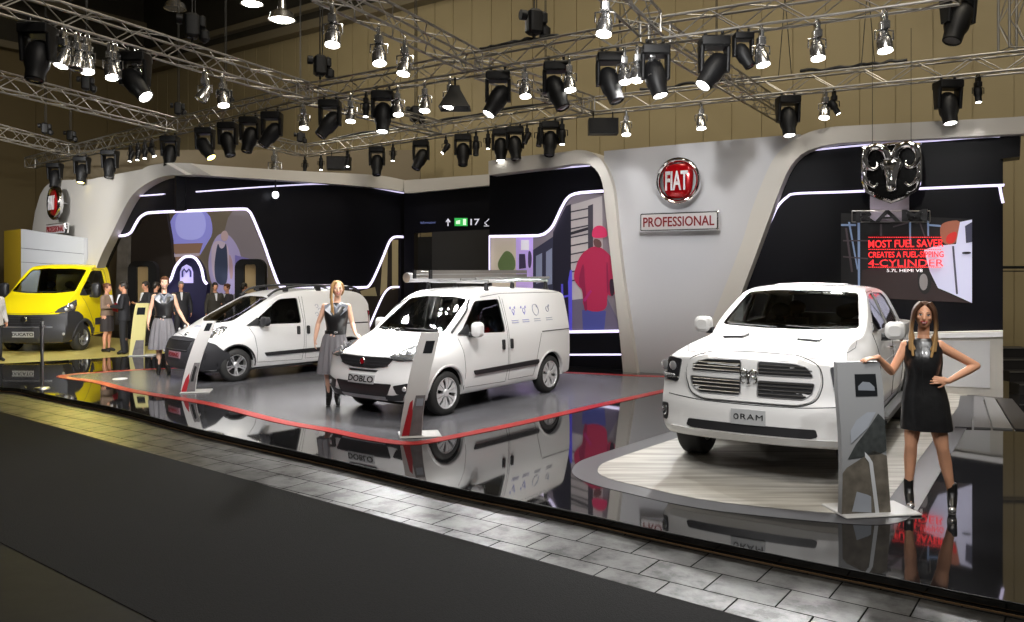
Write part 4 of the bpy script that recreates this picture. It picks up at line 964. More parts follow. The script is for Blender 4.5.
# ---------------------------------------------------------------- yellow cab
def yellow_cab():
    P = dict(name='cab_truck', label='bright yellow light truck cab with dark bumper at the far left', cat='truck',
        at=(-12.25, 21.6), yaw=math.radians(-93), paint=M_ypaint, R=.345, Ra=.42, W=.225, rim=.215, rimstyle='single', spokes=6, track=.89, archw=1.0, under=.3,
        wheels=(0,), nose=.90, rear=-1.42, hx0=-.4, hx1=.2, nx0=.2, nq=.07, nr=.10, rx0=-1.2, rq=0, rr=.01, crown=.04,
        top=[(-1.42, 2.22), (-1.38, 2.27), (-1.1, 2.30), (-.8, 2.28), (-.62, 2.22), (-.52, 2.13), (.28, 1.50), (.45, 1.42), (.66, 1.30), (.82, 1.15), (.90, 1.0)],
        bot=[(-1.42, .42), (-.6, .36), (.4, .28), (.9, .27)],
        wcab=[(.3, .95), (.5, 1.0), (1.0, 1.025), (1.45, 1.0), (2.1, .89), (2.3, .8)],
        whood=[(.28, .92), (.5, 1.0), (.9, 1.02), (1.2, .98), (1.4, .90), (1.6, .86), (2.3, .8)],
        nprof=[(.28, 0), (.36, .06), (.6, .08), (.72, .04), (.9, .02), (1.2, 0)],
        xs=[-1.42, -1.40, -1.3, -1.0, -.76, -.62, -.53, -.3, 0, .22, .30, .45, .6, .74, .83, .88, .90],
        cabx=[-1.36, -1.0, -.7, -.55, -.3, 0, .2, .26], cabz=.6, wsx=-.9,
        win=[[(.06, 1.46), (-.12, 1.66), (-.50, 2.05), (-.62, 2.10), (-1.08, 2.10), (-1.10, 1.42)]], wr=.06,
        wsh=[(-.86, 1.56), (-.4, 1.51), (.4, 1.51), (.86, 1.56), (.76, 2.12), (.4, 2.155), (-.4, 2.155), (-.76, 2.12)],
        rwin=[(-.66, 1.35), (.66, 1.35), (.62, 1.98), (-.62, 1.98)])
    c = Car(P).build(); r = c.root
    cabin(r, .08, 1.42, .85, -.55, .85, .5, tilt=.7)
    seat(r, -.55, .02, .85)
    c.front('bumper', [(-.80, 1.0), (0, .98), (.80, 1.0), (.86, .275), (-.86, .275)], M_plastic, th=.014, r=.03)
    for sd in (-1, 1):
        c.quarter('bumper_corner', [(-.10, .99), (.12, 1.01), (.42, 1.06), (.58, 1.04), (.72, .92), (.74, .36), (.5, .28), (-.10, .275)], sd, 42, M_plastic, th=.014, r=.04, step=.05)
        h = c.quarter('headlight', [(.02, 1.03), (.10, 1.12), (.36, 1.26), (.58, 1.35), (.58, 1.20), (.42, 1.06)], sd, 40, M_lampg, th=.012, r=.03, step=.04)
        c.quarter('headlight_rim', [(.10, .995), (.13, 1.02), (.42, 1.08), (.56, 1.16), (.5, 1.05)], sd, 40, M_blackp, th=.014, step=.04)
        a = math.radians(40); D = Vector((-math.cos(a), -sd * math.sin(a), 0)); U = Vector((-math.sin(a), sd * math.cos(a), 0))
        for u, z, q in ((.28, 1.11, .05), (.42, 1.18, .055)):
            p = c.hit(-D * 6 + U * u + Vector((0, 0, z)), D) - D * .016; g = MB(); g.ell(p, q * .5, q, q, Matrix.Rotation(sd * a, 3, 'Z'), 12, 8); obj('lamp_lens', g, M_bulb, h)
        p = c.hit(-D * 6 + U * .2 + Vector((0, 0, .5)), D) - D * .016; g = MB(); g.ell(p, .02, .04, .04); obj('fog_lamp', g, M_bulb, r)
        k = 'L' if sd > 0 else 'R'
        c.line('arch_trim', [((P['Ra'] + .04) * math.cos(t_), P['R'] + (P['Ra'] + .04) * math.sin(t_)) for t_ in [math.radians(t) for t in range(-12, 193, 10)]], k, M_plastic, .05, off=-.02)
        c.line('door_gap', [(-.02, 1.42), (-.28, .95), (-.5, .6), (-.52, .42), (-1.2, .42), (-1.22, 1.4), (-1.18, 2.12), (-.6, 2.14)], k, r=.005)
        c.side('side_moulding', [(-.50, .82), (-1.4, .84), (-1.4, .66), (-.52, .64)], sd, M_plastic, th=.02, r=.02)
        c.side('door_handle', [(-1.15, 1.28), (-.95, 1.28), (-.95, 1.22), (-1.15, 1.22)], sd, M_blackp, th=.03, r=.02)
        mirror(r, -.12, sd * 1.25, 1.58, sd, .22, .40, M_blackp, M_blackp, .16, .03)
        c.side('mirror_base', [(.06, 1.45), (-.12, 1.62), (-.2, 1.44)], sd, M_blackp, th=.02)
    gr = c.front('grille', [(-.50, .93), (.50, .93), (.40, .70), (-.40, .70)], M_blackp, lift=.012, th=.012, r=.06)
    for z in (.77, .83, .89): c.line('grille_bar', [(-.42, z), (.42, z)], 'F', M_plastic, .009, off=.024, parent=gr)
    c.line('bumper_line', [(-.72, .675), (.72, .675)], 'F', M_rim, .014, off=.02)
    b = c.hit((6, 0, .87), (-1, 0, 0)) + Vector((.03, 0, 0)); g = MB(); g.lathe([(.001, .02), (.07, .02), (.085, 0)], b, Matrix.Rotation(PI / 2, 3, 'Y'), 20, True); obj('badge', g, M_chrome, r)
    c.front('number_plate', [(-.28, .56), (.28, .56), (.28, .42), (-.28, .42)], M_plate, lift=.012, th=.014, step=.1)
    c.text('plate_lettering', 'DUCATO', (0, .49), .11, 'F', M_ink, off=.032, sx=1.2, bold=.002)
    c.line('bonnet_gap', [(-.9, 1.12), (-.6, 1.02), (0, 1.01), (.6, 1.02), (.9, 1.12)], 'F', r=.005)
    wiper(r, c, [(.75, 1.57), (.3, 1.545), (-.1, 1.56)], .012); wiper(r, c, [(-.02, 1.53), (-.4, 1.54), (-.78, 1.57)], .012)
    g = MB(); rg = []
    for i in range(17): a = PI * i / 16; rg.append((-.6 , .24 * math.cos(a), 2.24 + .2 * math.sin(a)))
    g = MB()
    for y in (-.38, .38): g.box(-1.45, y, .55, .5, .09, .18)
    for x in (-1.3, -1.66): g.box(x, 0, .55, .08, .8, .12)
    obj('chassis_frame', g, M_blackm, r)
    return c
DUC = yellow_cab()
# ================================================================ LIGHTING RIG
M_lens = mat('lit_lens', (1, 1, 1), .3, emit=(1, .97, .9), es=14)
M_lensy = mat('lit_lens_yellow', (1, .9, .3), .3, emit=(1, .85, .25), es=8)
M_lensoff = mat('unlit_lens', (.25, .25, .27), .1, .6)
M_can = mat('polished_can', (.7, .7, .7), .22, .95)
M_fix = mat('black_fixture', (.006, .006, .0065), .5, spec=.3)
M_cable = mat('black_cable', (.012, .012, .012), .6)
TZ = 5.6
TR = {}
def truss(key, a, b, label, size=.3, z=TZ, vertical=None, mt=None):
    A = Vector(G(a[0], a[1], z)) if vertical is None else Vector(a); B = Vector(G(b[0], b[1], z)) if vertical is None else Vector(b)
    TR[key] = (A, B)
    L = (B - A).length; d = (B - A).normalized(); h = size / 2
    if vertical is None: u = Vector((0, 0, 1)); w = d.cross(u).normalized()
    else: u = Vector((1, 0, 0)); w = d.cross(u).normalized()
    root = thing('lighting_truss', label, 'truss', A, 0, 'aluminium lighting trusses above the stand'); root['seg'] = 0; del root['seg']
    O = Vector((0, 0, 0)); mt = mt or M_alu
    for su in (-1, 1):
        for sw in (-1, 1):
            g = MB(); g.cyl(u * h * su + w * h * sw, d * L + u * h * su + w * h * sw, .02, n=8); obj('chord', g, mt, root, 60)
    n = max(2, int(L / .42)); g = MB()
    for (p, q) in (((u * h - w * h), (-u * h - w * h)), ((u * h + w * h), (-u * h + w * h)), ((u * h - w * h), (u * h + w * h)), ((-u * h - w * h), (-u * h + w * h))):
        for i in range(n):
            a_, b_ = (p, q) if i % 2 == 0 else (q, p)
            g.cyl(d * (L * i / n) + a_, d * (L * (i + 1) / n) + b_, .0095, n=5, caps=False)
    for i in (0, n): 
        e = d * (L * i / n); c4 = [u * h + w * h, -u * h + w * h, -u * h - w * h, u * h - w * h]
        for k in range(4): g.cyl(e + c4[k], e + c4[(k + 1) % 4], .014, n=5)
    tag(obj('lacing', g, mt, root, 60))
    return root
truss('1a', (303, 151), (588, 107), 'aluminium box truss running over the gap between the two vans and the exit sign'); truss('1b', (592, 106), (1035, 60), 'long front box truss above the round emblem and the pickup bay')
truss('2a', (30, 163), (306, 94), 'box truss at the left, rising over the far left portal'); truss('2b', (312, 93), (645, 34), 'upper box truss above the middle of the stand, full of spotlights')
truss('2c', (652, 32), (960, -12), 'upper box truss at the top right, cut by the top edge of the picture')
truss('3a', (-40, -14), (303, 91), 'box truss slanting down from the top left corner'); truss('3b', (312, 96), (436, 128), 'short box truss joining the upper and the lower truss left of the middle')
truss('4a', (322, -14), (474, 62), 'bright box truss slanting down from the top edge left of the middle'); truss('4b', (482, 68), (588, 105), 'short box truss joining upper and lower truss above the exit sign portal')
truss('5', (-30, 74), (172, 125), 'box truss at the left edge, middle of the three slanting ones'); truss('6', (-20, 127), (74, 151), 'lowest slanting box truss at the left edge')
truss('7a', (585, -42), (650, 24), 'box truss leaving the top edge above the round emblem'); truss('7b', (660, 36), (790, 118), 'box truss crossing down to the front truss above the pickup bay portal')
truss('8', (228, 131), (300, 150), 'short dark box truss above the compact van')
p = Vector(G(1013, 62, TZ)); truss('9', p + Vector((0, 0, .2)), p + Vector((0, 0, 3.5)), 'upright box truss at the right edge, standing on the front truss', .3, vertical=True)
def on_truss(key, px):
    A, B = TR[key]; k = (px - CX) / F
    t = (k * A.y - A.x) / ((B.x - A.x) - k * (B.y - A.y)); return A.lerp(B, t)
_c = {}
def cmesh(key, fn, m):
    if key not in _c:
        me = fn().mesh(key); smooth_mesh(me, 35)
        for x in (m if isinstance(m, tuple) else (m,)): me.materials.append(x)
        _c[key] = me
    return _c[key]
def child(name, me, par, loc=(0, 0, 0), rot=(0, 0, 0)):
    o = bpy.data.objects.new(name, me); COL.objects.link(o); o.parent = par; o.location = loc; o.rotation_euler = rot; return o
def g_clamp():
    g = MB(); g.bbox(0, 0, -.05, .05, .16, .12, .012); g.tube([(0, .05 * math.cos(a), .02 + .05 * math.sin(a)) for a in [PI * i / 8 for i in range(9)]], .014, 6); g.bbox(0, 0, -.15, .11, .15, .12, .015); return g
def g_yoke():
    g = MB(); g.tube([(-.12, 0, -.34), (-.12, 0, -.22), (0, 0, -.205), (.12, 0, -.22), (.12, 0, -.34)], .012, 5); return g
def g_can():
    g = MB(); g.lathe([(.02, .12), (.05, .12), (.075, .08), (.078, .02), (.1, -.02), (.105, -.15), (.098, -.16), (.09, -.12)], n=18); g.ell((0, 0, .13), .03, .03, .03); 
    for k in range(3): g.lathe([(.081 + .012 * (k > 0), .03 - .05 * k), (.09 + .012 * (k > 0), .025 - .05 * k), (.081 + .012 * (k > 0), .02 - .05 * k)], n=18)
    return g
def g_lens(r, z): 
    g = MB(); g.lathe([(.001, z - .012), (r * .6, z - .008), (r, z)], n=18, caps=True); return g
def g_mbase():
    g = MB(); g.bbox(0, 0, -.07, .34, .28, .13, .02)
    for s in (-1, 1):
        g.loft([[Vector((s * (.155 + a), b, z)) for a, b in rrect(.05, w, .02, 3)] for z, w in ((-.12, .2), (-.25, .17), (-.42, .13))])
    g.tube([(.1, 0, .02), (.1, 0, .08)], .02, 6); g.tube([(-.1, 0, .02), (-.1, 0, .08)], .02, 6); return g
def g_mhead():
    g = MB(); g.lathe([(.001, .2), (.07, .195), (.12, .14), (.135, .04), (.13, -.1), (.105, -.16), (.1, -.27), (.088, -.28), (.085, -.24)], n=20); return g
def g_profile():
    g = MB(); g.lathe([(.001, .17), (.06, .16), (.085, .1), (.085, -.02), (.065, -.05), (.065, -.2), (.055, -.2)], n=16); return g
def g_hoist():
    g = MB(); g.bbox(0, 0, .28, .2, .22, .34, .04); g.bbox(.13, 0, .34, .1, .16, .18, .03); g.cyl((-.12, 0, .36), (-.2, 0, .36), .07, n=12); g.tube([(0, .03 * math.cos(a), .06 + .045 * math.sin(a)) for a in [2 * PI * i / 10 for i in range(8)]], .012, 5); return g
def g_bag():
    g = MB(); g.bbox(.16, 0, .16, .14, .16, .2, .05); return g
FIX = []
ORD = ['first', 'second', 'third', 'fourth', 'fifth', 'sixth', 'seventh', 'eighth', 'ninth', 'tenth', 'eleventh', 'twelfth', 'thirteenth', 'fourteenth', 'fifteenth']
TN = {'1a': 'the lower middle truss', '1b': 'the long front truss', '2a': 'the left rising truss', '2b': 'the upper middle truss', '2c': 'the top right truss', '3a': 'the top left slanting truss', '3b': 'the short left joining truss', '4a': 'the bright top slanting truss', '4b': 'the short middle joining truss', '5': 'the left edge truss', '6': 'the lowest left truss', '7a': 'the truss at the top edge', '7b': 'the crossing truss', '8': 'the short dark truss'}
SPOTS = []
def fixture(kind, px, py, key, tilt=0, lit=1, fwd=15, s=None):
    p = on_truss(key, px); zt = TZ - .19; zl = CZ + (HY - py) * p.y / F
    full = .50 if kind == 'C' else .62 if kind == 'M' else .45
    if s is None: s = min(1.9, max({'C': .95, 'M': 1.15, 'P': .8}[kind], (zt - zl) / full))
    FIX.append([kind, px, py, key, tilt, lit, fwd, s, Vector((p.x, p.y, zt))])
CH = 'C'; MV = 'M'; PR = 'P'
for a in ((64, 30, '3a', -10), (87, 20, '3a', 10), (111, 11, '3a', 15), (205, 88, '3a', -25, 0), (223, 93, '3a', 10), (78, 56, '3a', 0, 0), (115, 66, '3a', 5, 0), (136, 68, '3a', 15, 0),
          (304, 114, '2b', 5), (351, 113, '2b', 0), (398, 105, '2b', 5), (425, 75, '2b', 0), (450, 79, '2b', -12), (525, 86, '2b', 3), (569, 79, '2b', 6), (624, 70, '2b', 4),
          (379, 58, '4a', 5), (405, 63, '4a', -8), (333, 34, '4a', 0), (605, 17, '7a', -8), (637, 40, '2b', -5), (652, 30, '2c', 5), (761, 49, '2c', 8), (817, 38, '2c', 0), (884, 30, '2c', 0),
          (626, 122, '1b', 0), (701, 119, '1b', 0), (825, 110, '1b', -12), (275, 178, '8', 0, 0)):
    fixture('C', *a[:4], *(a[4:] if len(a) > 4 else ()))
for a in ((131, 152, '2a', -5), (138, 151, '2a', 0), (145, 149, '2a', 5), (152, 153, '2a', 30), (393, 155, '1a', 0), (321, 167, '1a', 5), (348, 153, '1a', 0), (446, 146, '1a', -35), (476, 152, '1a', 0, 0), (488, 143, '1a', 0), (527, 137, '1a', -20, 0), (540, 143, '1a', -10, 0), (562, 141, '1a', 0), (834, 101, '1b', 25), (978, 94, '1b', -5), (366, 109, '2b', 0), (305, 168, '1a', 0)):
    fixture('P', *a[:4], *(a[4:] if len(a) > 4 else ()))
for a in ((38, 58, '3a', 0, 0), (135, 12, '3a', 40), (205, 147, '2a', 35, 2), (82, 164, '2a', 0, 2), (272, 134, '2a', -35, 0), (330, 124, '2b', -35, 0), (383, 114, '2b', 0), (498, 98, '2b', -30), (556, 88, '2b', 20, 0), (610, 84, '2b', 18, 0), (655, 76, '2b', 12), (714, 66, '2c', -35), (743, 62, '2c', 25, 0, 15, .75),
          (788, 123, '1b', 0), (948, 104, '1b', 0), (377, 165, '1a', 0, 0), (421, 158, '1a', -25, 0), (463, 152, '1a', 0, 0), (501, 148, '1a', 0), (515, 142, '1a', 5, 0), (550, 142, '1a', -5, 0), (228, 118, '2a', 15, 0), (250, 130, '2a', -10, 0), (110, 160, '2a', 0, 0), (55, 172, '2a', 0, 0), (170, 150, '2a', 0, 0)):
    fixture('M', *a[:4], *(a[4:] if len(a) > 4 else ()))
KN = {'C': ('spotlight', 'polished silver spotlight', 'spotlight'), 'P': ('profile_spotlight', 'small black profile spotlight', 'spotlight'), 'M': ('moving_head_light', 'black moving head light', 'stage light')}
cnt = {}
for f in sorted(FIX, key=lambda f: f[1]):
    cnt.setdefault((f[0], f[3], bool(f[5])), []).append(f)
for f in FIX:
    kind, px, py, key, tilt, lit, fwd, s, loc = f
    grp = cnt[(kind, key, bool(lit))]; i = grp.index(f); n = len(grp); nm, desc, cat = KN[kind]
    st = {0: 'unlit', 1: 'lit', 2: 'yellow-lit'}[lit]
    where = ('only ' if n == 1 else ('leftmost ' if i == 0 else 'rightmost ' if i == n - 1 else ORD[i] + ' from left ')) + ('' if n == 1 else 'of the ')
    lab = where + ('' if False else {0: 'unlit', 1: 'lit'}[1 if lit else 0]) + ' ' + desc + ('s' if n > 1 else '') + ' under ' + TN[key]
    if lit == 2: lab = 'yellow glowing ' + desc + ' under ' + TN[key] + (', right one' if px > 150 else ', left one')
    r = thing(nm, lab, cat, loc, 0, {'C': 'silver spotlights on the trusses', 'P': 'black profile spotlights on the trusses', 'M': 'black moving head lights on the trusses'}[kind])
    r.scale = (s, s, s)
    T = math.radians(tilt); W = math.radians(fwd)
    rot = (-W, -T, 0)
    R3 = Matrix.Rotation(-T, 3, 'Y') @ Matrix.Rotation(-W, 3, 'X')
    lm = {0: M_lensoff, 1: M_lens, 2: M_lensy}[lit]
    if kind == 'C':
        child('clamp', cmesh('clamp', g_clamp, M_can), r); child('yoke', cmesh('yoke', g_yoke, M_can), r)
        h = child('lamp_can', cmesh('can', g_can, M_can), r, (0, 0, -.34), rot); child('lens', cmesh('lensC%d' % lit, lambda: g_lens(.088, -.145), lm), h); ll = Vector((0, 0, -.34)) + R3 @ Vector((0, 0, -.2))
    elif kind == 'P':
        child('clamp', cmesh('clampb', g_clamp, M_fix), r); child('yoke', cmesh('yokeb', g_yoke, M_fix), r)
        h = child('lamp_barrel', cmesh('prof', g_profile, M_fix), r, (0, 0, -.34), rot); child('lens', cmesh('lensP%d' % lit, lambda: g_lens(.058, -.19), lm), h); ll = Vector((0, 0, -.34)) + R3 @ Vector((0, 0, -.25))
    else:
        child('base', cmesh('mbase', g_mbase, M_fix), r); h = child('head', cmesh('mhead', g_mhead, M_fix), r, (0, 0, -.38), rot)
        child('lens', cmesh('lensM%d' % lit, lambda: g_lens(.084, -.265), lm), h); ll = Vector((0, 0, -.38)) + R3 @ Vector((0, 0, -.32))
    if lit: SPOTS.append((loc + ll * s, px, lit, kind))
# chain hoists standing on the trusses, chains up to the roof
hoists = [(192, '3a', 0), (320, '2b', 0), (300, '1a', 1), (178, '2a', 1), (225, '2a', 1), (415, '1a', 0), (534, '2b', 0), (84, '6', 1), (45, '6', 1), (86, '5', 1), (545, '1a', 1), (716, '1b', 1), (785, '1b', 2), (620, '1b', 2), (868, '1b', 2)]
hn = 0
for px, key, kd in hoists:
    q = on_truss(key, px) if key != '6' or px < 74 else on_truss('6', 70)
    if kd < 2:
        s = 1.15 if kd == 0 else .85
        r = thing('chain_hoist', 'black chain hoist standing on ' + TN[key] + (', %s' % {192: 'below the big ceiling beams', 320: 'near its left end', 300: 'near its left end', 178: 'near its middle', 225: 'left of the spotlights', 415: 'its middle', 534: 'above the exit sign portal', 84: 'at its right end', 45: 'at its left part', 86: 'its middle', 545: 'right part', 716: 'right of the round emblem'}[px]), 'hoist', q + Vector((0, 0, .17)), .4, 'chain hoists on the trusses')
        r.scale = (s, s, s); child('motor', cmesh('hoist', g_hoist, M_fix), r); child('chain_bag', cmesh('bag', g_bag, M_fix), r)
        g = MB(); g.cyl((0, 0, .44), (0, 0, 9), .012, n=5); g.cyl((.04, 0, .44), (.01, 0, 9), .008, n=5); obj('chain', g, M_cable, r)
    else:
        g = MB(); g.cyl((0, 0, 0), (.12, 0, 1.5), .008, n=5); g.cyl((.24, 0, 0), (.12, 0, 1.5), .008, n=5); g.cyl((.12, 0, 1.5), (.12, 0, 9.5), .01, n=5); g.ell((.12, 0, 1.5), .03, .03, .05)
        o = obj('hanging_cable', g, M_cable); o.location = q + Vector((-.12, 0, .17)); tag(o, {785: 'black wire sling carrying the front truss above the left edge of the pickup bay', 620: 'black wire sling carrying the front truss above the round emblem', 868: 'black wire sling carrying the front truss above the big horned emblem'}[px], 'cable', 'wire slings over the front truss')
# odd pieces of kit
r = thing('loudspeaker', 'black speaker box hung under the front truss beside a lit spotlight', 'speaker', on_truss('1b', 603) + Vector((0, 0, -.19)))
g = MB(); g.loft([[Vector((x, y, z)) for x, y in ((-.3, -.15), (.3, -.15), (.3, .15), (-.3, .15))] for z in (-.42, -.1)]); obj('cabinet', g, M_fix, r); g = MB(); g.box(0, -.158, -.26, .54, .015, .26); obj('grille', g, M_blackm, r)
g = MB(); g.cyl((-.2, 0, -.1), (-.2, 0, .05), .015, n=6); g.cyl((.2, 0, -.1), (.2, 0, .05), .015, n=6); obj('bracket', g, M_fix, r)
r = thing('loudspeaker', 'black speaker box hung under the lower middle truss near its left end', 'speaker', on_truss('1a', 339) + Vector((0, 0, -.19)))
g = MB(); g.box(0, 0, -.3, .62, .3, .36); obj('cabinet', g, M_fix, r); g = MB(); g.box(0, -.158, -.3, .56, .015, .3); obj('grille', g, M_blackm, r)
g = MB(); g.cyl((-.2, 0, -.12), (-.2, 0, .05), .015, n=6); g.cyl((.2, 0, -.12), (.2, 0, .05), .015, n=6); obj('bracket', g, M_fix, r)
r = thing('flood_light', 'black pyramid-shaped flood light under the upper truss, lamp glowing inside', 'stage light', on_truss('2b', 455) + Vector((0, 0, -.19)))
g = MB(); g.loft([[Vector((x, y, z)) for x, y in rrect(w, w, .02, 2)] for w, z in ((.16, -.12), (.2, -.2), (.52, -.5), (.50, -.5), (.2, -.24))], caps=False); g.cyl((0, 0, .03), (0, 0, -.14), .02, n=8); h = obj('hood', g, M_fix, r)
g = MB(); g.lathe([(.001, -.40), (.09, -.40), (.06, -.3)], n=16, caps=True); obj('lens', g, M_lens, h); SPOTS.append((r.location + Vector((0, 0, -.55)), 455, 1, 'C'))
for px, z0, k, lab in ((955, 1.9, 1.5, 'large black moving head light at the top right edge, seen against the cladding'),):
    q = on_truss('1b', px) + Vector((0, 0, .6)); r = thing('moving_head_light', lab, 'stage light', q + Vector((0, -.1, .75)), .2, 'black moving head lights on the trusses'); r.scale = (k, k, k)
    child('base', cmesh('mbase', g_mbase, M_fix), r); h = child('head', cmesh('mhead', g_mhead, M_fix), r, (0, 0, -.38), (-.1, .4, 0)); child('lens', cmesh('lensM0', lambda: g_lens(.084, -.265), M_lensoff), h)
    g = MB(); g.cyl((.1, 0, -.05), (.1, 0, 6), .02, n=6); g.cyl((-.1, 0, -.05), (-.1, 0, 6), .02, n=6); obj('hanger', g, M_fix, r)
# loose black cable lying along the trusses
for key, a, b, lab in (('1b', 640, 760, 'black cable bundle resting on the front truss right of the round emblem'), ('1b', 800, 905, 'black cable bundle resting on the front truss above the horned emblem'), ('2b', 480, 560, 'black cable bundle resting on the upper middle truss'), ('1a', 330, 560, 'black cable bundle resting on the lower middle truss')):
    P = [on_truss(key, a + (b - a) * i / 14) + Vector((random.uniform(-.03, .03), random.uniform(-.05, .05), .2 + random.uniform(0, .05))) for i in range(15)]
    g = MB(); g.tube(catmull(P, 4), .03, 6); tag(obj('cable', g, M_cable, None, 60), lab, 'cable', 'cable bundles on the trusses')
# round hall lamps glowing near the roof
for i, (px, py, t, lab) in enumerate(((252, 4, 26, 'glowing round hall lamp under the ribbed ceiling'), (282, 20, 22, 'glowing polished hall lamp hanging below the ribbed ceiling'), (175, 9, 27, 'dark round hall lamp near the roof at the left'))):
    P = Vector(((px - CX) / F * t, t, CZ + (HY - py) * t / F)); r = thing('hall_lamp', lab, 'lamp', P)
    r.scale = (1.5, 1.5, 1.5)
    g = MB(); g.lathe([(.03, .4), (.06, .38), (.08, .2), (.2, .12), (.24, 0), (.22, .0), (.17, .08)], n=20); obj('lamp_shade', g, M_can, r)
    g = MB(); g.lathe([(.001, .0), (.2, .005), (.2, .03)], n=20, caps=True); obj('lens', g, M_lens if i < 2 else M_lensoff, r)
    g = MB(); g.cyl((0, 0, .38), (0, 0, 2.2), .01, n=5); obj('suspension', g, M_cable, r)
# ================================================================ SIGNS, PICTURES, LOUNGE
def T_on(wall, px, py, off): return wall.at(px, py, off)
def wall_text(name, txt, wall, px, py, off, width, height, m, parent=None, depth=.004, bold=0, space=1):
    me = text_mesh(txt, 1, depth, 1, bold, space=space)
    xs = [v.co.x for v in me.vertices]; ys = [v.co.y for v in me.vertices]
    sx = width / (max(xs) - min(xs)); sy = height / (max(ys) - min(ys)); cx = (max(xs) + min(xs)) / 2; cy = (max(ys) + min(ys)) / 2
    for v in me.vertices: v.co.x = (v.co.x - cx) * sx; v.co.y = (v.co.y - cy) * sy
    ux = wall.d if wall.d.x > 0 else -wall.d
    place_mesh(me, wall.at(px, py, off), ux, (0, 0, 1))
    return obj(name, me, m, parent, 0)
def local(root, *os_):
    """children were built in world space: bring them under a root that has a place of its own"""
    for o in os_:
        o.data.transform(Matrix.Translation(-root.location)); o.parent = root
    return root
def round_badge(label, wall, px, py, rad, off):
    c = wall.at(px, py, off); ux = wall.d if wall.d.x > 0 else -wall.d; n = wall.n
    M = Matrix((ux, Vector((0, 0, 1)), -ux.cross(Vector((0, 0, 1))) * -1)).transposed()
    M = Matrix((ux, Vector((0, 0, 1)), ux.cross(Vector((0, 0, 1))))).transposed()
    r = thing('round_emblem', label, 'emblem', c)
    g = MB(); g.lathe([(rad * .80, .02), (rad * .84, .075), (rad * .92, .10), (rad, .07), (rad * 1.01, 0), (rad * .98, -.06), (rad * .8, -.06)], n=48, M=M); obj('ring', g, M_chrome, r, 50)
    g = MB(); g.lathe([(.001, .02), (rad * .82, .0), (rad * .82, -.05)], n=40, M=M, caps=True); obj('backplate', g, mat('silver_back', (.6, .6, .62), .25, .7), r)
    rings = []
    for k, z in ((1, .02), (.97, .06), (.86, .085), (.5, .10), (.02, .105)):
        P = []
        for i in range(40):
            a = 2 * PI * i / 40; q = (abs(math.cos(a)) ** 3.2 + abs(math.sin(a)) ** 3.2) ** (-1 / 3.2)
            yy = rad * .76 * q * math.sin(a); xx = rad * .66 * q * math.cos(a) * (1 - .10 * (-yy / rad))
            P.append(M @ Vector((xx * k, yy * k, z)))
        rings.append(P)
    g = MB(); g.loft(rings); obj('red_shield', g, mat('red_enamel', s2l(165, 14, 22), .12, .35, coat=1), r, 60)
    me = text_mesh('FIAT', .1, .012, 1, .002); xs = [v.co.x for v in me.vertices]; ys = [v.co.y for v in me.vertices]
    w, h = max(xs) - min(xs), max(ys) - min(ys); cx = (max(xs) + min(xs)) / 2; cy = (max(ys) + min(ys)) / 2
    for v in me.vertices: v.co.x = (v.co.x - cx) * rad * 1.0 / w; v.co.y = (v.co.y - cy) * rad * .82 / h; v.co.z += .115
    me.transform(M.to_4x4()); obj('lettering', me, mat('silver_letters', (.85, .85, .88), .25, .3), r, 0)
    for s in (0,):
        g = MB(); g.cyl(M @ Vector((s * rad * .5, 0, -off)), M @ Vector((s * rad * .5, 0, -.04)), .02, n=8); obj('standoff', g, M_steel, r)
    return r
round_badge('large round chrome and red emblem standing off the middle of the grey wall', WC, 678.5, 181, .46, .32)
round_badge('round chrome and red emblem on the far left wall above the yellow cab', WF, 55.5, 203, .50, .35)
def plaque(label, wall, px, py, w, h, off):
    c = wall.at(px, py, off); r = thing('name_plaque', label, 'sign', c); ux = wall.d if wall.d.x > 0 else -wall.d; uz = ux.cross(Vector((0, 0, 1)))
    M = Matrix((ux, Vector((0, 0, 1)), uz)).transposed()
    g = MB(); g.loft([[M @ Vector((x, y, z)) for x, y in rrect(w - k, h - k, .03, 4)] for z, k in ((-.06, .0), (.03, 0), (.05, .03))]); obj('frame', g, M_chrome, r, 40)
    g = MB(); g.loft([[M @ Vector((x, y, z)) for x, y in rrect(w - .07, h - .07, .02, 3)] for z in (.045, .056)]); obj('face', g, mat('brushed_plaque', (.72, .71, .72), .3, .45), r, 40)
    me = text_mesh('PROFESSIONAL', .1, .006, 1, .0015); xs = [v.co.x for v in me.vertices]; ys = [v.co.y for v in me.vertices]
    for v in me.vertices: v.co.x = (v.co.x - (max(xs) + min(xs)) / 2); 
    a = max(xs) - min(xs); b = max(ys) - min(ys); cy = (max(ys) + min(ys)) / 2
    for v in me.vertices: v.co.x *= (w - .16) / a; v.co.y = (v.co.y - cy) * (h * .52) / b; v.co.z += .06
    me.transform(M.to_4x4()); obj('lettering', me, mat('dark_red_letters', s2l(120, 14, 22), .3), r, 0)
    for s in (0,):
        g = MB(); g.cyl(M @ Vector((s * w * .35, 0, -off)), M @ Vector((s * w * .35, 0, -.05)), .02, n=8); obj('standoff', g, M_steel, r)
plaque('long chrome plaque with dark red lettering under the large round emblem', WC, 679, 221.5, 1.62, .38, .28)
plaque('small chrome plaque with red lettering on the far left wall under its round emblem', WF, 57, 229, 1.6, .34, .3)
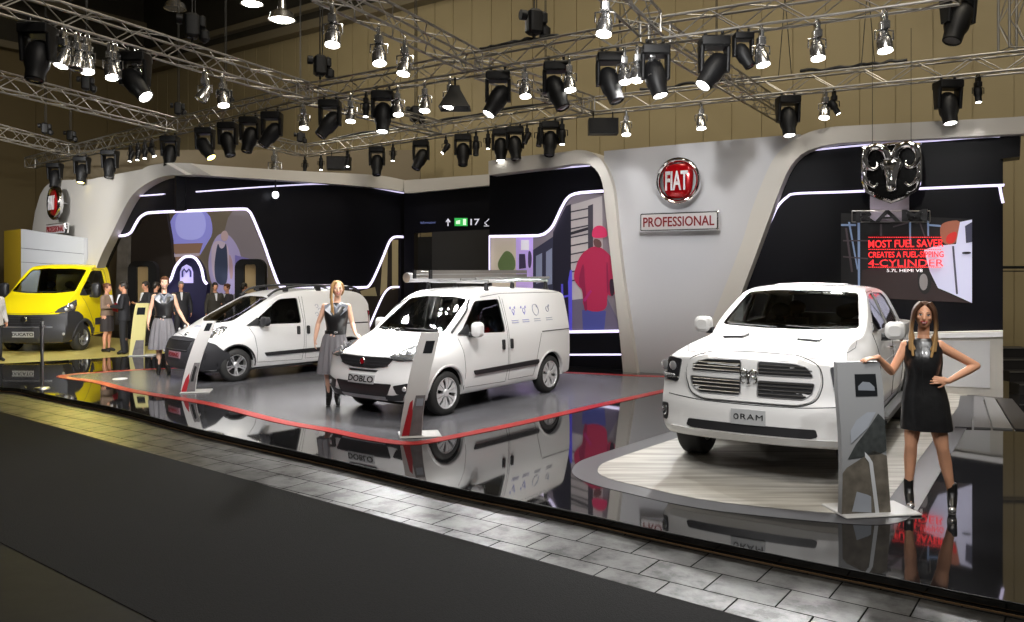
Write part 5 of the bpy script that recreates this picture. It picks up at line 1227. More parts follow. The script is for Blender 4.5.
# ---- big horned emblem hung in front of the pickup screen
c = WC.at(891.5, 172, .7); r = thing('horned_head_emblem', 'huge chrome shield with a horned animal head hanging before the black screen wall', 'emblem', c)
ux = WC.d if WC.d.x > 0 else -WC.d; uz = ux.cross(Vector((0, 0, 1))); MX = Matrix((ux, Vector((0, 0, 1)), uz)).transposed()
W_, H_ = .98, 1.04
def shield(k):
    return [(-.47 * W_ * k, .44 * H_ * k), (-.25 * W_ * k, .475 * H_ * k), (0, .485 * H_ * k), (.25 * W_ * k, .475 * H_ * k), (.47 * W_ * k, .44 * H_ * k), (.49 * W_ * k, .2 * H_ * k), (.485 * W_ * k, -.15 * H_ * k), (.42 * W_ * k, -.32 * H_ * k), (.2 * W_ * k, -.45 * H_ * k), (0, -.52 * H_ * k), (-.2 * W_ * k, -.45 * H_ * k), (-.42 * W_ * k, -.32 * H_ * k), (-.485 * W_ * k, -.15 * H_ * k), (-.49 * W_ * k, .2 * H_ * k)]
rings = [[MX @ Vector((x, y, z)) for x, y in shield(k)] for k, z in ((.88, -.04), (.98, -.05), (1.0, .0), (.98, .05), (.93, .07), (.87, .03), (.86, -.04))]
g = MB(); g.loft(rings, caps=False); obj('shield_frame', g, M_chrome, r, 30)
g = MB(); g.loft([[MX @ Vector((x, y, z)) for x, y in shield(.9)] for z in (-.06, -.03)]); obj('shield_back', g, mat('emblem_black', (.01, .01, .01), .15, .5), r, 30)
g = head_emblem(MX @ Vector((0, .06, -.03)), ux, Vector((0, 0, 1)), .98); obj('horned_head', g, M_chrome, r, 50)
g = MB(); g.cyl(MX @ Vector((-.3, .45, 0)), MX @ Vector((-.3, 2.4, 0)), .005, n=5); g.cyl(MX @ Vector((.3, .45, 0)), MX @ Vector((.3, 2.4, 0)), .005, n=5); obj('hanging_wire', g, M_cable, r)
ORG = ('pool', 'halo', 'shirt', 'dungarees', 'soft', 'plant', 'jacket', 'cap', 'neck', 'passer', 'tyre', 'hub', 'skin_brown', 'red_cloth', 'hand', 'mural_warm')
def panel_pic(name, label, cat, wall, layers, off, th=.03, group=None, kids=None):
    """a printed picture: flat coloured shapes on one board, one mesh with several inks"""
    mats = []; g = MB(); n = wall.n
    for i, (m, pts) in enumerate(layers):
        if m not in mats: mats.append(m)
        g.cur = mats.index(m)
        if any(k in m.name for k in ORG): pts = [(p.x, p.y) for p in roundish([Vector(q) for q in pts], 2)]
        P = [wall.at(x, y, off + .0035 * i) for x, y in pts]
        g.prism(P, -n * (th if i == 0 else .003))
    o = obj(name, g, mats, None, 0); tag(o, label, cat, group); return o
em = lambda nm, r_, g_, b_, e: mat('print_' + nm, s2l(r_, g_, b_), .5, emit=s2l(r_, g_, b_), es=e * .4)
# ---- screen behind the pickup
sc_ = panel_pic('video_screen', 'dark screen picture of a white pickup door under red lettering', 'screen', WC, [
    (em('night', 14, 14, 17, .5), [(841, 213), (972, 219), (972, 303), (841, 296)]),
    (em('dusk', 44, 30, 30, .5), [(862, 270), (915, 262), (940, 290), (972, 303), (860, 297)]),
    (em('skin_brown', 150, 90, 70, .8), [(939, 226), (947, 221), (963, 220), (958, 244), (942, 245)]),
    (em('red_cloth', 190, 40, 36, .9), [(946, 235), (958, 230), (955, 243), (946, 244)]),
    (em('white_door', 190, 190, 215, 1.0), [(960, 222), (972, 219.5), (972, 303), (950, 293), (938, 288), (930, 272), (924, 250), (935, 246), (956, 244)]),
    (em('grey_glass', 60, 60, 80, .6), [(965, 226), (972, 222), (972, 242), (966, 243)]),
    (em('door_gap', 70, 70, 90, .5), [(952, 246), (954, 246), (958, 294), (956, 294)]),
    (em('handle', 15, 15, 20, .5), [(962, 252), (971, 251.5), (971, 254), (962, 254)]),
    (em('tyre', 22, 20, 20, .5), [(917, 272), (924, 269), (930, 273), (932, 284), (929, 293), (923, 295), (918, 288)]),
    (em('hub', 130, 125, 125, .7), [(920, 275), (925, 273), (928, 279), (927, 289), (922, 291), (919, 284)]),
    (em('blue_pole', 120, 140, 175, .8), [(857.5, 222), (860, 222), (860, 292), (858, 292)]),
    (em('blue_pole', 0, 0, 0, 1), [(848, 222), (850, 222), (858, 268), (857, 270)]),
    (em('blue_pole', 0, 0, 0, 1), [(909, 222), (911, 222), (911, 244), (909.5, 244)]), (em('blue_pole', 0, 0, 0, 1), [(927, 221), (929, 221), (929, 236), (927.5, 236)]),
    (em('blue_pole', 0, 0, 0, 1), [(841, 224), (856, 224), (856, 226), (841, 226)]), (em('blue_pole', 0, 0, 0, 1), [(929, 224), (941, 225), (941, 227), (929, 226)]),
    (em('scaffold', 70, 60, 66, .7), [(845, 228), (847, 228), (853, 272), (851, 272)]), (em('scaffold', 0, 0, 0, 1), [(843, 240), (870, 240), (870, 241.4), (843, 241.4)]), (em('scaffold', 0, 0, 0, 1), [(843, 256), (868, 258), (868, 259.4), (843, 257.4)]),
    (em('scaffold', 0, 0, 0, 1), [(880, 224), (882, 224), (882, 236), (880, 236)]), (em('scaffold', 0, 0, 0, 1), [(893, 226), (908, 222), (908, 223.5), (893, 227.5)]), (em('scaffold', 0, 0, 0, 1), [(919, 222), (920.5, 222), (926, 238), (924.5, 238)])], -.17, .03)
M_redled = mat('red_screen_letters', s2l(230, 40, 45), .5, emit=s2l(235, 40, 45), es=1.3); M_wled = mat('white_screen_letters', (.8, .8, .8), .5, emit=(.8, .8, .8), es=1.0)
for t, y, w, h, m, nm in (('MOST FUEL SAVER', 243.5, 1.30, .135, M_redled, 'red_headline'), ('CREATES A FUEL-SIPPING', 254.5, 1.30, .105, M_redled, 'red_headline'), ('4-CYLINDER', 263, 1.30, .125, M_redled, 'red_headline'), ('5.7L HEMI V8', 270.5, .62, .055, M_wled, 'white_headline')):
    wall_text(nm, t, WC, 905.2 if m is M_redled else 904.5, y, -.095, w * .93, h, m, sc_, .003, .012 if y < 260 else .0)
for y in (237.3, 249.4, 267.2):
    g = MB(); n_ = 40
    for i in range(n_):
        p = WC.at(868.5 + i * (73.5 / n_), y, -.09); q = WC.at(868.5 + (i + .6) * (73.5 / n_), y, -.09); g.tube([p, q], .009, 4)
    obj('dotted_line', g, M_redled if y > 0 else M_wled, sc_, 0)
o = panel_pic('hanging_banner', 'pale lilac banner strip hanging behind the big horned emblem', 'banner', WC, [(mat('lilac_banner', s2l(160, 150, 165), .5), [(870, 195), (909, 195), (909, 222), (870, 222)])], -.12, .02)
r = thing('letter_sign', 'black block letters standing above the screen picture, below the horned emblem', 'sign', WC.at(891, 216, -.02))
t_ = wall_text('letters', 'RAM', WC, 891, 216, -.04, 1.16, .21, mat('dark_sign_letters', (.02, .02, .022), .3), None, .03, .02)
local(r, t_)
g = MB(); a_ = [WC.at(852, 211, -.06), WC.at(930, 211, -.06), WC.at(930, 222, -.06), WC.at(852, 222, -.06)]
for i in range(4): g.cyl(a_[i], a_[(i + 1) % 4], .008, n=5)
t_ = obj('frame', g, M_alu, None); local(r, t_)
# ---- street picture in the middle portal (left scene, right scene with the man in the red jacket)
street = panel_pic('picture_wall', 'backlit street picture with a man in a red jacket beside the grey wall', 'picture', WC, [
    (em('stone', 120, 112, 118, .75), [(489.6, 237), (532, 236), (545, 233), (553, 226), (561.5, 209), (568, 199), (576, 194), (612, 192), (622, 250), (629, 332), (489.6, 332)]),
    (em('cream_house', 190, 178, 160, .9), [(491, 238), (516, 237.5), (516, 300), (491, 300)]),
    (em('lilac_glow', 190, 165, 225, .9), [(516, 237.5), (533, 236.5), (533, 332), (516, 332)]),
    (em('shop_dark', 52, 52, 72, .5), [(533, 250), (560, 232), (560, 332), (533, 332)]),
    (em('shop_light', 120, 126, 150, .8), [(536, 256), (542, 253), (542, 282), (536, 284)]), (em('shop_light', 0, 0, 0, 1), [(546, 252), (552, 248), (552, 284), (546, 285)]),
    (em('street_dark', 26, 24, 40, .5), [(553, 232), (566, 206), (571, 204), (571, 332), (553, 332)]),
    (em('facade', 165, 158, 158, .8), [(571, 205), (602, 196), (604, 332), (571, 332)])]
    + [(em('joint', 58, 54, 62, .5), [(571, y + 1.2), (592, y - 3), (592, y - 1.6), (571, y + 2.6)]) for y in (210, 218.5, 227, 235.5, 244, 252.5, 261, 270, 279)]
    + [(em('window_dark', 60, 56, 66, .5), [(588, 206), (593, 204), (593, 262), (588, 262)]), (em('balcony', 40, 38, 46, .5), [(571, 232), (588, 227), (588, 230), (571, 235)]),
    (em('plant', 92, 110, 70, .7), [(501, 256), (506, 250), (512, 253), (516, 262), (514, 272), (500, 272), (497, 264)]), (em('door_glow', 60, 50, 80, .5), [(519, 254), (525, 254), (526, 268), (519, 269)]),
    (em('white_sign', 225, 220, 232, 1), [(521, 240), (529, 240), (529, 250), (521, 250)]), (em('passer', 70, 60, 95, .6), [(528, 252), (530, 250), (532, 256), (531, 268), (528, 268)]),
    (em('pavement', 96, 88, 108, .6), [(571, 300), (606, 296), (624, 332), (571, 332)]),
    # the man seen from behind: trousers, jacket, arm, head, cap
    (em('jeans', 62, 66, 128, .8), [(582, 310), (606, 311), (604, 332), (583, 332)]),
    (em('jacket', 150, 30, 66, .95), [(594, 246), (600, 247), (606, 251), (613, 259), (616, 272), (617, 292), (611, 297), (607, 293), (607, 312), (583, 311), (583, 290), (578, 286), (573, 278), (576, 266), (580, 256), (586, 250)]),
    (em('jacket_dark', 120, 20, 58, .8), [(581, 268), (584, 262), (585, 285), (588, 311), (584, 311), (583, 290), (578, 284)]), (em('jacket_dark', 0, 0, 0, 1), [(606, 262), (608, 262), (609, 292), (607, 295)]),
    (em('strap', 150, 30, 100, .8), [(583, 300), (590, 290), (592, 291), (585, 302)]), (em('hand_dark', 40, 20, 40, .5), [(609, 278), (615, 280), (614, 296), (610, 296)]),
    (em('neck', 90, 60, 60, .7), [(593, 238), (601, 240), (602, 248), (594, 247)]), (em('cap', 178, 40, 82, 1), [(592, 232), (594, 227), (600, 225), (606, 228), (608, 236), (603, 238), (592, 238)]),
    (em('frame_violet', 78, 70, 190, .9), [(568, 282), (570, 270), (572, 270), (572, 330), (569, 330)]), (em('frame_violet', 0, 0, 0, 1), [(561, 284), (563, 284), (564, 330), (562, 330)]), (em('frame_violet', 0, 0, 0, 1), [(562, 296), (572, 294), (572, 296), (562, 298)])], -.30, .05)
# ---- lounge picture wall: beige room with a round pool of light and a child in dungarees
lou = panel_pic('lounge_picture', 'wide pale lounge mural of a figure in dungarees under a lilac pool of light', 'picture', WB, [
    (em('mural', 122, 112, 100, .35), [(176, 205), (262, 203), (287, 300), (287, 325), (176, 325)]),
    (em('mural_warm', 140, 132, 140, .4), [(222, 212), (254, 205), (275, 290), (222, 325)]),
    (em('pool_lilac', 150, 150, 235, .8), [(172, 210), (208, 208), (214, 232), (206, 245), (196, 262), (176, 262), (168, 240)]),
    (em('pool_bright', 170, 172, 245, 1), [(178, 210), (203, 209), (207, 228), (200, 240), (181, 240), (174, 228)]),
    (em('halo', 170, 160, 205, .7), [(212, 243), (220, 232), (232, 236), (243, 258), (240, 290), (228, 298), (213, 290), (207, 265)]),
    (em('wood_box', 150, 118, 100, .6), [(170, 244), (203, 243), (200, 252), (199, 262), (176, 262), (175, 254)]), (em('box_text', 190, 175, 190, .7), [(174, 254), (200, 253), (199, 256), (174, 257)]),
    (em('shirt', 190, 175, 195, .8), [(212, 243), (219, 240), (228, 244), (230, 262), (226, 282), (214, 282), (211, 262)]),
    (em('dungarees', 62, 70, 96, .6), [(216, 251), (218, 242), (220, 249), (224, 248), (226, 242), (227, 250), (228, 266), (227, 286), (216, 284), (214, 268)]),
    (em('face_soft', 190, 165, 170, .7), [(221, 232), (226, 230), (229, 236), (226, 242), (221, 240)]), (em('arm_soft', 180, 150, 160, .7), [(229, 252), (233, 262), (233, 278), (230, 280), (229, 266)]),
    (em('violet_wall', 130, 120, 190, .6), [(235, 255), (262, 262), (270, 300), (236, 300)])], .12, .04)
o = panel_pic('dark_curtain', 'dark brown slanting curtain panel at the left of the lounge mural', 'curtain', WB, [(mat('brown_curtain', s2l(42, 34, 30), .8), [(134, 212), (160, 208), (166, 212), (171, 240), (174, 290), (176, 325), (134, 325), (128, 250)])], .3, .2)
o = panel_pic('striped_pillar', 'pale marbled pillar at the left end of the lounge', 'pillar', WB, [(mat('marble', s2l(125, 122, 120), .4, noise=(2.5, .8)), [(117.5, 236), (128, 235), (126, 325), (115, 325)])], .5, .4)
# arched dark portals with beige inset, standing in the lounge
def arch_gate(label, wall, px0, px1, ptop, off, inset, group, mdark=M_blackm, rim=None):
    ux = wall.d if wall.d.x > 0 else -wall.d; a = wall.at(px0, ptop, off); b = wall.at(px1, ptop, off); zt = a.z; w = (b - a).length; base = Vector(((a.x + b.x) / 2, (a.y + b.y) / 2, PZ)); H = zt - PZ
    r = thing('lounge_arch', label, 'partition', base, 0, group); uz = wall.n
    def Pt(x, z, d=0): return ux * x + Vector((0, 0, z)) + uz * d
    def arch(w, h, rad, n=8):
        out = [(-w / 2, 0)] + [(-w / 2 + rad - rad * math.cos(t), h - rad + rad * math.sin(t)) for t in [PI / 2 * i / n for i in range(n + 1)]] + [(w / 2 - rad + rad * math.sin(t), h - rad + rad * math.cos(t)) for t in [PI / 2 * i / n for i in range(n + 1)]] + [(w / 2, 0)]
        return out
    A = arch(w, H, w * .28); B = arch(w * inset, H * .93, w * .08)
    g = MB(); n = len(A); v = [Pt(x, z, .1) for x, z in A] + [Pt(x, z, .1) for x, z in B] + [Pt(x, z, -.1) for x, z in A] + [Pt(x, z, -.1) for x, z in B]; f = []
    for i in range(n - 1): f += [(i, i + 1, n + i + 1, n + i), (2 * n + i, 3 * n + i, 3 * n + i + 1, 2 * n + i + 1), (i, 2 * n + i, 2 * n + i + 1, i + 1), (n + i, n + i + 1, 3 * n + i + 1, 3 * n + i)]
    g.add(v, f); obj('frame', g, mdark, r, 40)
    g = MB(); g.prism([Pt(x, z, 0) for x, z in B], -uz * .05); obj('inset_panel', g, mat('beige_inset', s2l(176, 152, 110), .6) if rim is None else mat('navy_inset', s2l(30, 30, 62), .5), r, 0)
    if rim:
        g = MB(); g.tube([Pt(x, z, .12) for x, z in A], .045, 5); obj('light_rim', g, rim, r, 60)
    return r
arch_gate('dark rounded lounge arch with a beige inset, left of the blue arch', WB, 129.5, 158, 261, 1.4, .42, 'dark lounge arches')
arch_gate('dark rounded lounge arch with a beige inset, right of the mural figure', WB, 236, 266, 259, 1.2, .40, 'dark lounge arches')
r = thing('lounge_counter', 'narrow navy counter with a glowing bell-shaped outline and a white round mark', 'counter', WB.foot(188, 2.4))
def wl(px, py, off): return WB.at(px, py, off) - r.location
pts = [(167, 284), (171, 279), (175, 268), (179, 262), (184, 257.5), (190, 256.5), (195, 258), (199, 263), (202, 270), (204, 280), (207, 284)]
g = MB(); g.prism([wl(*p, 2.4) for p in catmull([(p[0], p[1], 0) for p in pts], 3) for p in [(p.x, p.y)]] + [wl(203, fl(WB, 203, 2.4), 2.4), wl(171, fl(WB, 171, 2.4), 2.4)], -WB.n * .25); obj('body', g, mat('navy_counter', s2l(28, 26, 62), .4), r, 30)
g = MB(); g.tube(catmull([wl(*p, 2.42) for p in pts], 4), .045, 5); obj('light_rim', g, M_led, r, 60)
g = MB(); g.prism([wl(x, y, 2.44) for x, y in ((180, 283), (180, 272), (182, 267), (186.5, 264.5), (191, 267), (193, 272), (193, 283))], -WB.n * .02); lp = obj('lit_plate', g, em('plate_lilac', 185, 175, 235, 1.1), r, 0)
g = MB(); q = [wl(x, y, 2.47) for x, y in ((182.5, 277), (182.5, 271.5), (184, 269), (186.5, 272), (189, 269), (190.5, 271.5), (190.5, 277))]; g.tube(q, .03, 4); obj('letter_mark', g, mat('navy_mark', s2l(50, 50, 120), .4), lp, 0)
# dark figures' bench, plants and clutter deep in the lounge are people; ceiling spot in the portal
r = thing('ceiling_spot', 'small glowing ball spotlight fixed under the top of the left portal', 'spotlight', WL.at(275.5, 194, .05))
g = MB(); g.lathe([(.02, .16), (.05, .15), (.05, .02)], n=14, caps=True); g.cyl((0, 0, .15), (0, 0, .35), .02, n=8); obj('bracket', g, M_fix, r); g = MB(); g.ell((0, 0, -.02), .085, .085, .10); obj('lamp_globe', g, mat('globe_glow', (1, 1, 1), .3, emit=(.9, .92, 1), es=2.2), r)
# ---- exit sign row on the recessed wall
M_signw = mat('sign_white', (.6, .6, .65), .5, emit=(.6, .6, .7), es=.7)
r = panel_pic('exit_sign', 'small green lit exit sign on the black recessed wall', 'sign', WE, [(em('exit_green', 60, 190, 90, 1.3), [(454.5, 218), (467, 218), (467, 226), (454.5, 226)]),
    (em('exit_white', 225, 250, 225, 1.6), [(456, 221), (460, 220), (460, 224), (456, 224)]), (em('exit_white', 0, 0, 0, 1), [(463, 219), (466, 219), (466, 225), (463, 225)])], .03, .05)
r = thing('direction_signs', 'row of small white direction symbols left and right of the green exit sign', 'sign', WE.at(460, 222, .02))
g = MB(); A0 = lambda x, y: WE.at(x, y, .02); g.tube([A0(448, 226), A0(448, 219.5)], .02, 4); g.tube([A0(446, 222), A0(448, 219), A0(450, 222)], .018, 4); local(r, obj('arrow', g, M_signw, None, 0))
t_ = wall_text('number', '17', WE, 475, 222, .02, .28, .17, M_signw, None, .004, .01); local(r, t_)
g = MB(); g.tube([A0(487, 225), A0(484.5, 223), A0(487, 221), A0(489, 219)], .016, 4); g.tube([A0(484, 226), A0(489, 226)], .012, 4); local(r, obj('symbol', g, M_signw, None, 0))
t_ = wall_text('small_lettering', 'Information', WE, 428, 222.5, .02, .48, .07, mat('sign_blue', s2l(90, 100, 150), .5, emit=s2l(90, 100, 150), es=.6), None, .003); local(r, t_)
# pale curtains seen through the gap right of the compact van
o = panel_pic('curtain', 'pale beige curtain strips glimpsed through the lit gap behind the vans', 'curtain', WB, [(mat('dark_shelf', s2l(40, 30, 24), .7), [(352, 238), (403, 238), (403, 330), (352, 330)]), (em('beige_strip', 165, 150, 115, .35), [(392, 240), (402, 240), (402, 287), (392, 290)]), (em('beige_strip', 0, 0, 0, 1), [(383, 252), (388, 244), (387, 288), (380, 296)]), (em('beige_strip', 0, 0, 0, 1), [(360, 291), (375, 287), (377, 296), (362, 296)]), (mat('red_box', s2l(130, 24, 34), .5), [(359, 312), (368, 310), (368, 328), (359, 329)])], .6, .1)
# ---- silver and yellow kiosk behind the yellow cab
r = thing('kiosk', 'tall silver and yellow display wall behind the yellow truck cab', 'display wall', (-13.6, 23.6, PZ))
WK = Wall(((21 - CX) / F * 24.0, 24.0), ((84 - CX) / F * 23.1, 23.1))
def kp(px, py, off=0): return WK.at(px, py, off) - r.location
g = MB(); g.prism([kp(21, 229), kp(84, 238), kp(84, fl(WK, 84)), kp(21, fl(WK, 21))], -WK.n * .12); obj('silver_panel', g, mat('silver_panel', s2l(176, 178, 182), .4), r, 0)
for y0, y1 in ((248, 254), (262, 266)):
    g = MB(); g.tube([kp(21, y0, .005), kp(84, y1, .005)], .008, 4); obj('seam', g, M_gap, r, 0)
WK2 = Wall(((4 - CX) / F * 25.2, 25.2), ((21 - CX) / F * 24.0, 24.0)); g = MB(); g.prism([WK2.at(*p) - r.location for p in ((4, 231), (21, 229), (21, fl(WK2, 21)), (4, fl(WK2, 4)))], -WK2.n * .1); obj('yellow_panel', g, mat('mustard_panel', s2l(168, 140, 30), .5), r, 0)
# ---- chrome stanchion at the stage's left end
def post(label, px, pb, pt, rad=.028):
    b = Vector(G(px, pb)); H = (pb - pt) * b.y / F; r = thing('stanchion', label, 'post', b)
    g = MB(); g.cyl((0, 0, .02), (0, 0, H), rad, n=16); g.cyl((0, 0, H), (0, 0, H + .012), rad * 1.1, n=16); obj('pole', g, M_steel, r)
    g = MB(); g.lathe([(.001, .03), (.04, .03), (.12, .018), (.13, 0)], n=24, caps=True); obj('base', g, M_steel, r); g = MB(); g.bbox(0, 0, H * .93, .07, .07, .05, .01); obj('head', g, M_steel, r); return r
post('slim brushed steel barrier post at the left end of the stage', 42, 388.5, 322)
# ---- leaning information stands
def kiosk_stand(label, foot_px, top_px, w_m, topy, yaw_deg, face, graphics, lean=.18, group='leaning information stands', h=None):
    b = Vector(G(*foot_px)); H = h or (foot_px[1] - topy) * b.y / F
    r = thing('information_stand', label, 'information stand', b, math.radians(yaw_deg), group)
    # curved blade: local x = width, z up, leans back (+y) while rising
    n = 16; pr = []
    for i in range(n + 1):
        t = i / n; z = H * t; y = lean * t ** 1.6; w = w_m * (1 - .10 * math.sin(PI * t)) * (1.0 if t < .8 else 1 - .12 * (t - .8) / .2); sh = (top_px - foot_px[0]) * b.y / F * t ** 1.55
        pr.append((sh, y, z, w))
    g = MB(); g.loft([[Vector((s_ + a, y + q, z)) for a, q in ((-w / 2, 0), (w / 2, 0), (w / 2, .06), (-w / 2, .06))] for s_, y, z, w in pr]); obj('blade', g, face, r, 40)
    def F_(u, t, d=.006):
        k = min(n - 1, int(t * n)); q = t * n - k; a, b_ = pr[k], pr[k + 1]; v = [a[j] + (b_[j] - a[j]) * q for j in range(4)]
        return Vector((v[0] + u * v[3], v[1] - d, v[2]))
    for nm, m, pts, lay in graphics:
        # follow the blade's curve: slice the outline into rows
        us = [p[0] for p in pts]; ts = [p[1] for p in pts]; g = MB()
        g.prism([F_(u, t, .003 + .003 * lay) for u, t in pts], (0, .002, 0)) if max(ts) - min(ts) < .13 else None
        if max(ts) - min(ts) >= .13:
            t0, t1 = min(ts), max(ts); rows = 12; A = []; B = []
            for i in range(rows + 1):
                t = min(t1 - 1e-4, max(t0 + 1e-4, t0 + (t1 - t0) * i / rows)); X = []
                for j in range(len(pts)):
                    p, q = pts[j], pts[j - 1]
                    if (p[1] > t) != (q[1] > t): X.append(p[0] + (t - p[1]) / (q[1] - p[1]) * (q[0] - p[0]))
                if len(X) >= 2: A.append(F_(min(X), t, .003 + .003 * lay)); B.append(F_(max(X), t, .003 + .003 * lay))
            g.strip(A, B)
        obj(nm, g, m, r, 0)
    g = MB(); g.bbox(.12, .12, .012, w_m + .25, .42, .02, .008); obj('foot_plate', g, mat('stand_white', s2l(205, 205, 205), .4), r)
    return r
M_standg = mat('stand_grey', s2l(158, 160, 163), .35); M_standw = mat('stand_pale', s2l(205, 203, 203), .35)
M_photo = mat('rock_print', s2l(112, 106, 96), .5, noise=(9, .85)); M_pine = mat('forest_print', s2l(62, 66, 66), .5, noise=(22, .7)); M_sky = mat('misty_print', s2l(168, 174, 184), .5, noise=(3, .2)); M_scr = mat('dark_tablet', (.015, .017, .02), .12)
M_cargrey = mat('print_silver_car', s2l(140, 146, 156), .4)
kiosk_stand('tall grey information stand with a rocky waterfall print, in front of the pickup', (866, 515.5), 869, .46, 364, 8, M_standg, [
    ('rock_print', M_photo, [(-.5, .0), (.5, .0), (.5, .40), (.2, .42), (-.5, .30)], 1), ('forest_print', M_pine, [(-.38, .37), (.5, .40), (.5, .62), (.35, .66), (.1, .56), (-.2, .46)], 1), ('sky_print', M_sky, [(-.30, .47), (.1, .57), (.3, .67), (.1, .67), (-.15, .62), (-.3, .55)], 2),
    ('waterfall_print', mat('water_white', s2l(215, 218, 222), .4), [(-.12, .41), (.0, .415), (.16, .36), (.26, .0), (.18, .0), (.08, .35), (-.04, .395)], 3), ('lower_mist', M_sky, [(-.3, .03), (.1, .02), (.1, .13), (-.2, .16)], 2),
    ('tablet', M_scr, [(-.12, .775), (.36, .775), (.36, .92), (-.12, .92)], 1), ('tablet_car', M_cargrey, [(-.06, .815), (.3, .81), (.3, .835), (.2, .865), (.05, .87), (-.06, .84)], 2)], .16)
kiosk_stand('pale information stand with a red figure print, leaning before the panel van\'s front wheel', (411, 437.5), 432.5, .28, 334, 12, M_standw, [
    ('photo_print', mat('street_print', s2l(110, 106, 108), .5, noise=(8, .6)), [(-.15, .0), (.48, .0), (.48, .40), (.0, .40)], 1), ('red_figure', mat('red_print', s2l(170, 28, 40), .5), [(-.42, .02), (-.08, .02), (-.02, .22), (-.12, .36), (-.24, .34), (-.30, .2)], 2),
    ('grey_poster', M_cargrey, [(.08, .30), (.42, .30), (.42, .37), (.08, .37)], 2), ('tablet', M_scr, [(-.12, .80), (.34, .80), (.34, .92), (-.12, .92)], 1)], .2)
kiosk_stand('pale information stand with a red and dark print before the compact van\'s dark bumper', (188, 393), 207, .24, 322, 12, M_standw, [
    ('photo_print', mat('street_print', (0, 0, 0)), [(-.1, .0), (.48, .0), (.48, .42), (.05, .42)], 1), ('red_figure', mat('red_print', (0, 0, 0)), [(-.46, .02), (-.1, .02), (-.02, .16), (-.12, .28), (-.3, .2)], 2), ('dark_figure', M_blackm, [(.1, .16), (.3, .16), (.34, .36), (.14, .38)], 2),
    ('tablet', M_scr, [(-.14, .86), (.3, .86), (.3, .97), (-.14, .97)], 1)], .2)
kiosk_stand('pale yellowish information stand between the yellow truck cab and the hostess', (136.5, 356), 140, .36, 303.5, 4, mat('stand_cream', s2l(214, 205, 140), .4), [
    ('photo_print', mat('street_print', (0, 0, 0)), [(-.3, .0), (.48, .0), (.48, .3), (-.1, .3)], 1), ('tablet', M_scr, [(-.28, .78), (.3, .78), (.3, .92), (-.28, .92)], 1)], .15)
# small white disc set in the stage
o = MB(); p = G(120, 379); o.lathe([(.001, .012), (.12, .012), (.14, 0)], (p[0], p[1], PZ + .003), n=20, caps=True); tag(obj('floor_disc', o, mat('stand_white', (.6, .6, .6))), 'small white disc lying on the grey stage left of the compact van', 'disc')
# ---- right edge: rail, cabinets and steps seen past the end of the wall
P0 = Vector((9.7, 14.3, 0)); 
r = thing('steel_rail', 'dark hand rail crossing behind the right end of the stand wall', 'rail', (9.6, 15.2, PZ))
g = MB(); g.box(.6, 0, 2.17, 2.6, .06, .05); g.box(.6, 0, 2.10, 2.6, .04, .02); obj('rail_bar', g, M_blackm, r); g = MB(); g.box(1.7, .2, 1.1, .06, .06, 2.2); obj('upright', g, M_blackm, r)
r = thing('cabinet', 'grey cabinet with a darker lower panel past the end of the stand wall', 'cabinet', (9.62, 14.9, PZ))
g = MB(); g.bbox(.2, .0, 1.55, .7, .5, .75, .02); obj('body', g, mat('cabinet_grey', s2l(86, 82, 74), .6), r); g = MB(); g.box(.2, -.26, 1.30, .66, .02, .22); obj('lower_panel', g, mat('cabinet_dark', s2l(50, 48, 44), .6), r)
g = MB(); g.box(.2, 0, .6, .66, .46, 1.15); obj('plinth', g, M_blackm, r)
r = thing('steps', 'dark flight of steps at the right edge behind the striped floor', 'steps', (8.75, 14.0, PZ))
for i in range(4):
    g = MB(); g.box(.25, .12 + i * .28, .09 + i * .18, .7, .3, .18 + i * .0); obj('step', g, mat('step_dark', s2l(44, 42, 42), .4), r)
    g = MB(); g.box(.25, -.03 + i * .28, .17 + i * .18, .7, .02, .02); obj('nosing', g, M_alu, r)
# ================================================================ PEOPLE
M_skin = mat('skin', s2l(205, 148, 118), .5, noise=(30, .05)); M_skin2 = mat('skin_pale', s2l(222, 176, 150), .5, noise=(30, .05)); M_skin3 = mat('skin_tan', s2l(222, 164, 130), .5, noise=(30, .05))
M_leather = mat('black_leather', (.013, .013, .014), .3, spec=.6, coat=.25, noise=(14, .3, .5)); M_wool = mat('grey_pleated_wool', s2l(118, 116, 120), .8); M_scarf = mat('silver_grey_satin', s2l(120, 124, 134), .3)
M_suit = mat('dark_suit', (.012, .012, .015), .75); M_boot = mat('black_boot', (.01, .01, .01), .3); M_silver = mat('silver_toe', (.7, .7, .7), .25, .8)
M_eyew = mat('eye_white', (.75, .75, .75), .2); M_iris = mat('iris', (.03, .02, .015), .1); M_lip = mat('lips', s2l(170, 70, 70), .35); M_brow = mat('brow', s2l(60, 42, 30), .8); M_teeth = mat('teeth', (.8, .78, .74), .3)
def capsule(g, a, b, r1, r2):
    a, b = Vector(a), Vector(b); g.cyl(a, b, r1, r2, 14); g.ell(a, r1, r1, r1, None, 12, 8); g.ell(b, r2, r2, r2, None, 12, 8)
def limb(g, pts, rs):
    P = catmull(pts, 5); n = len(P); R = []
    for i in range(n):
        t = i / (n - 1) * (len(rs) - 1); k = min(len(rs) - 2, int(t)); R.append(rs[k] + (rs[k + 1] - rs[k]) * (t - k))
    g.tube(P, R, 12); g.ell(P[0], rs[0], rs[0], rs[0], None, 10, 8); g.ell(P[-1], rs[-1], rs[-1], rs[-1], None, 10, 8)
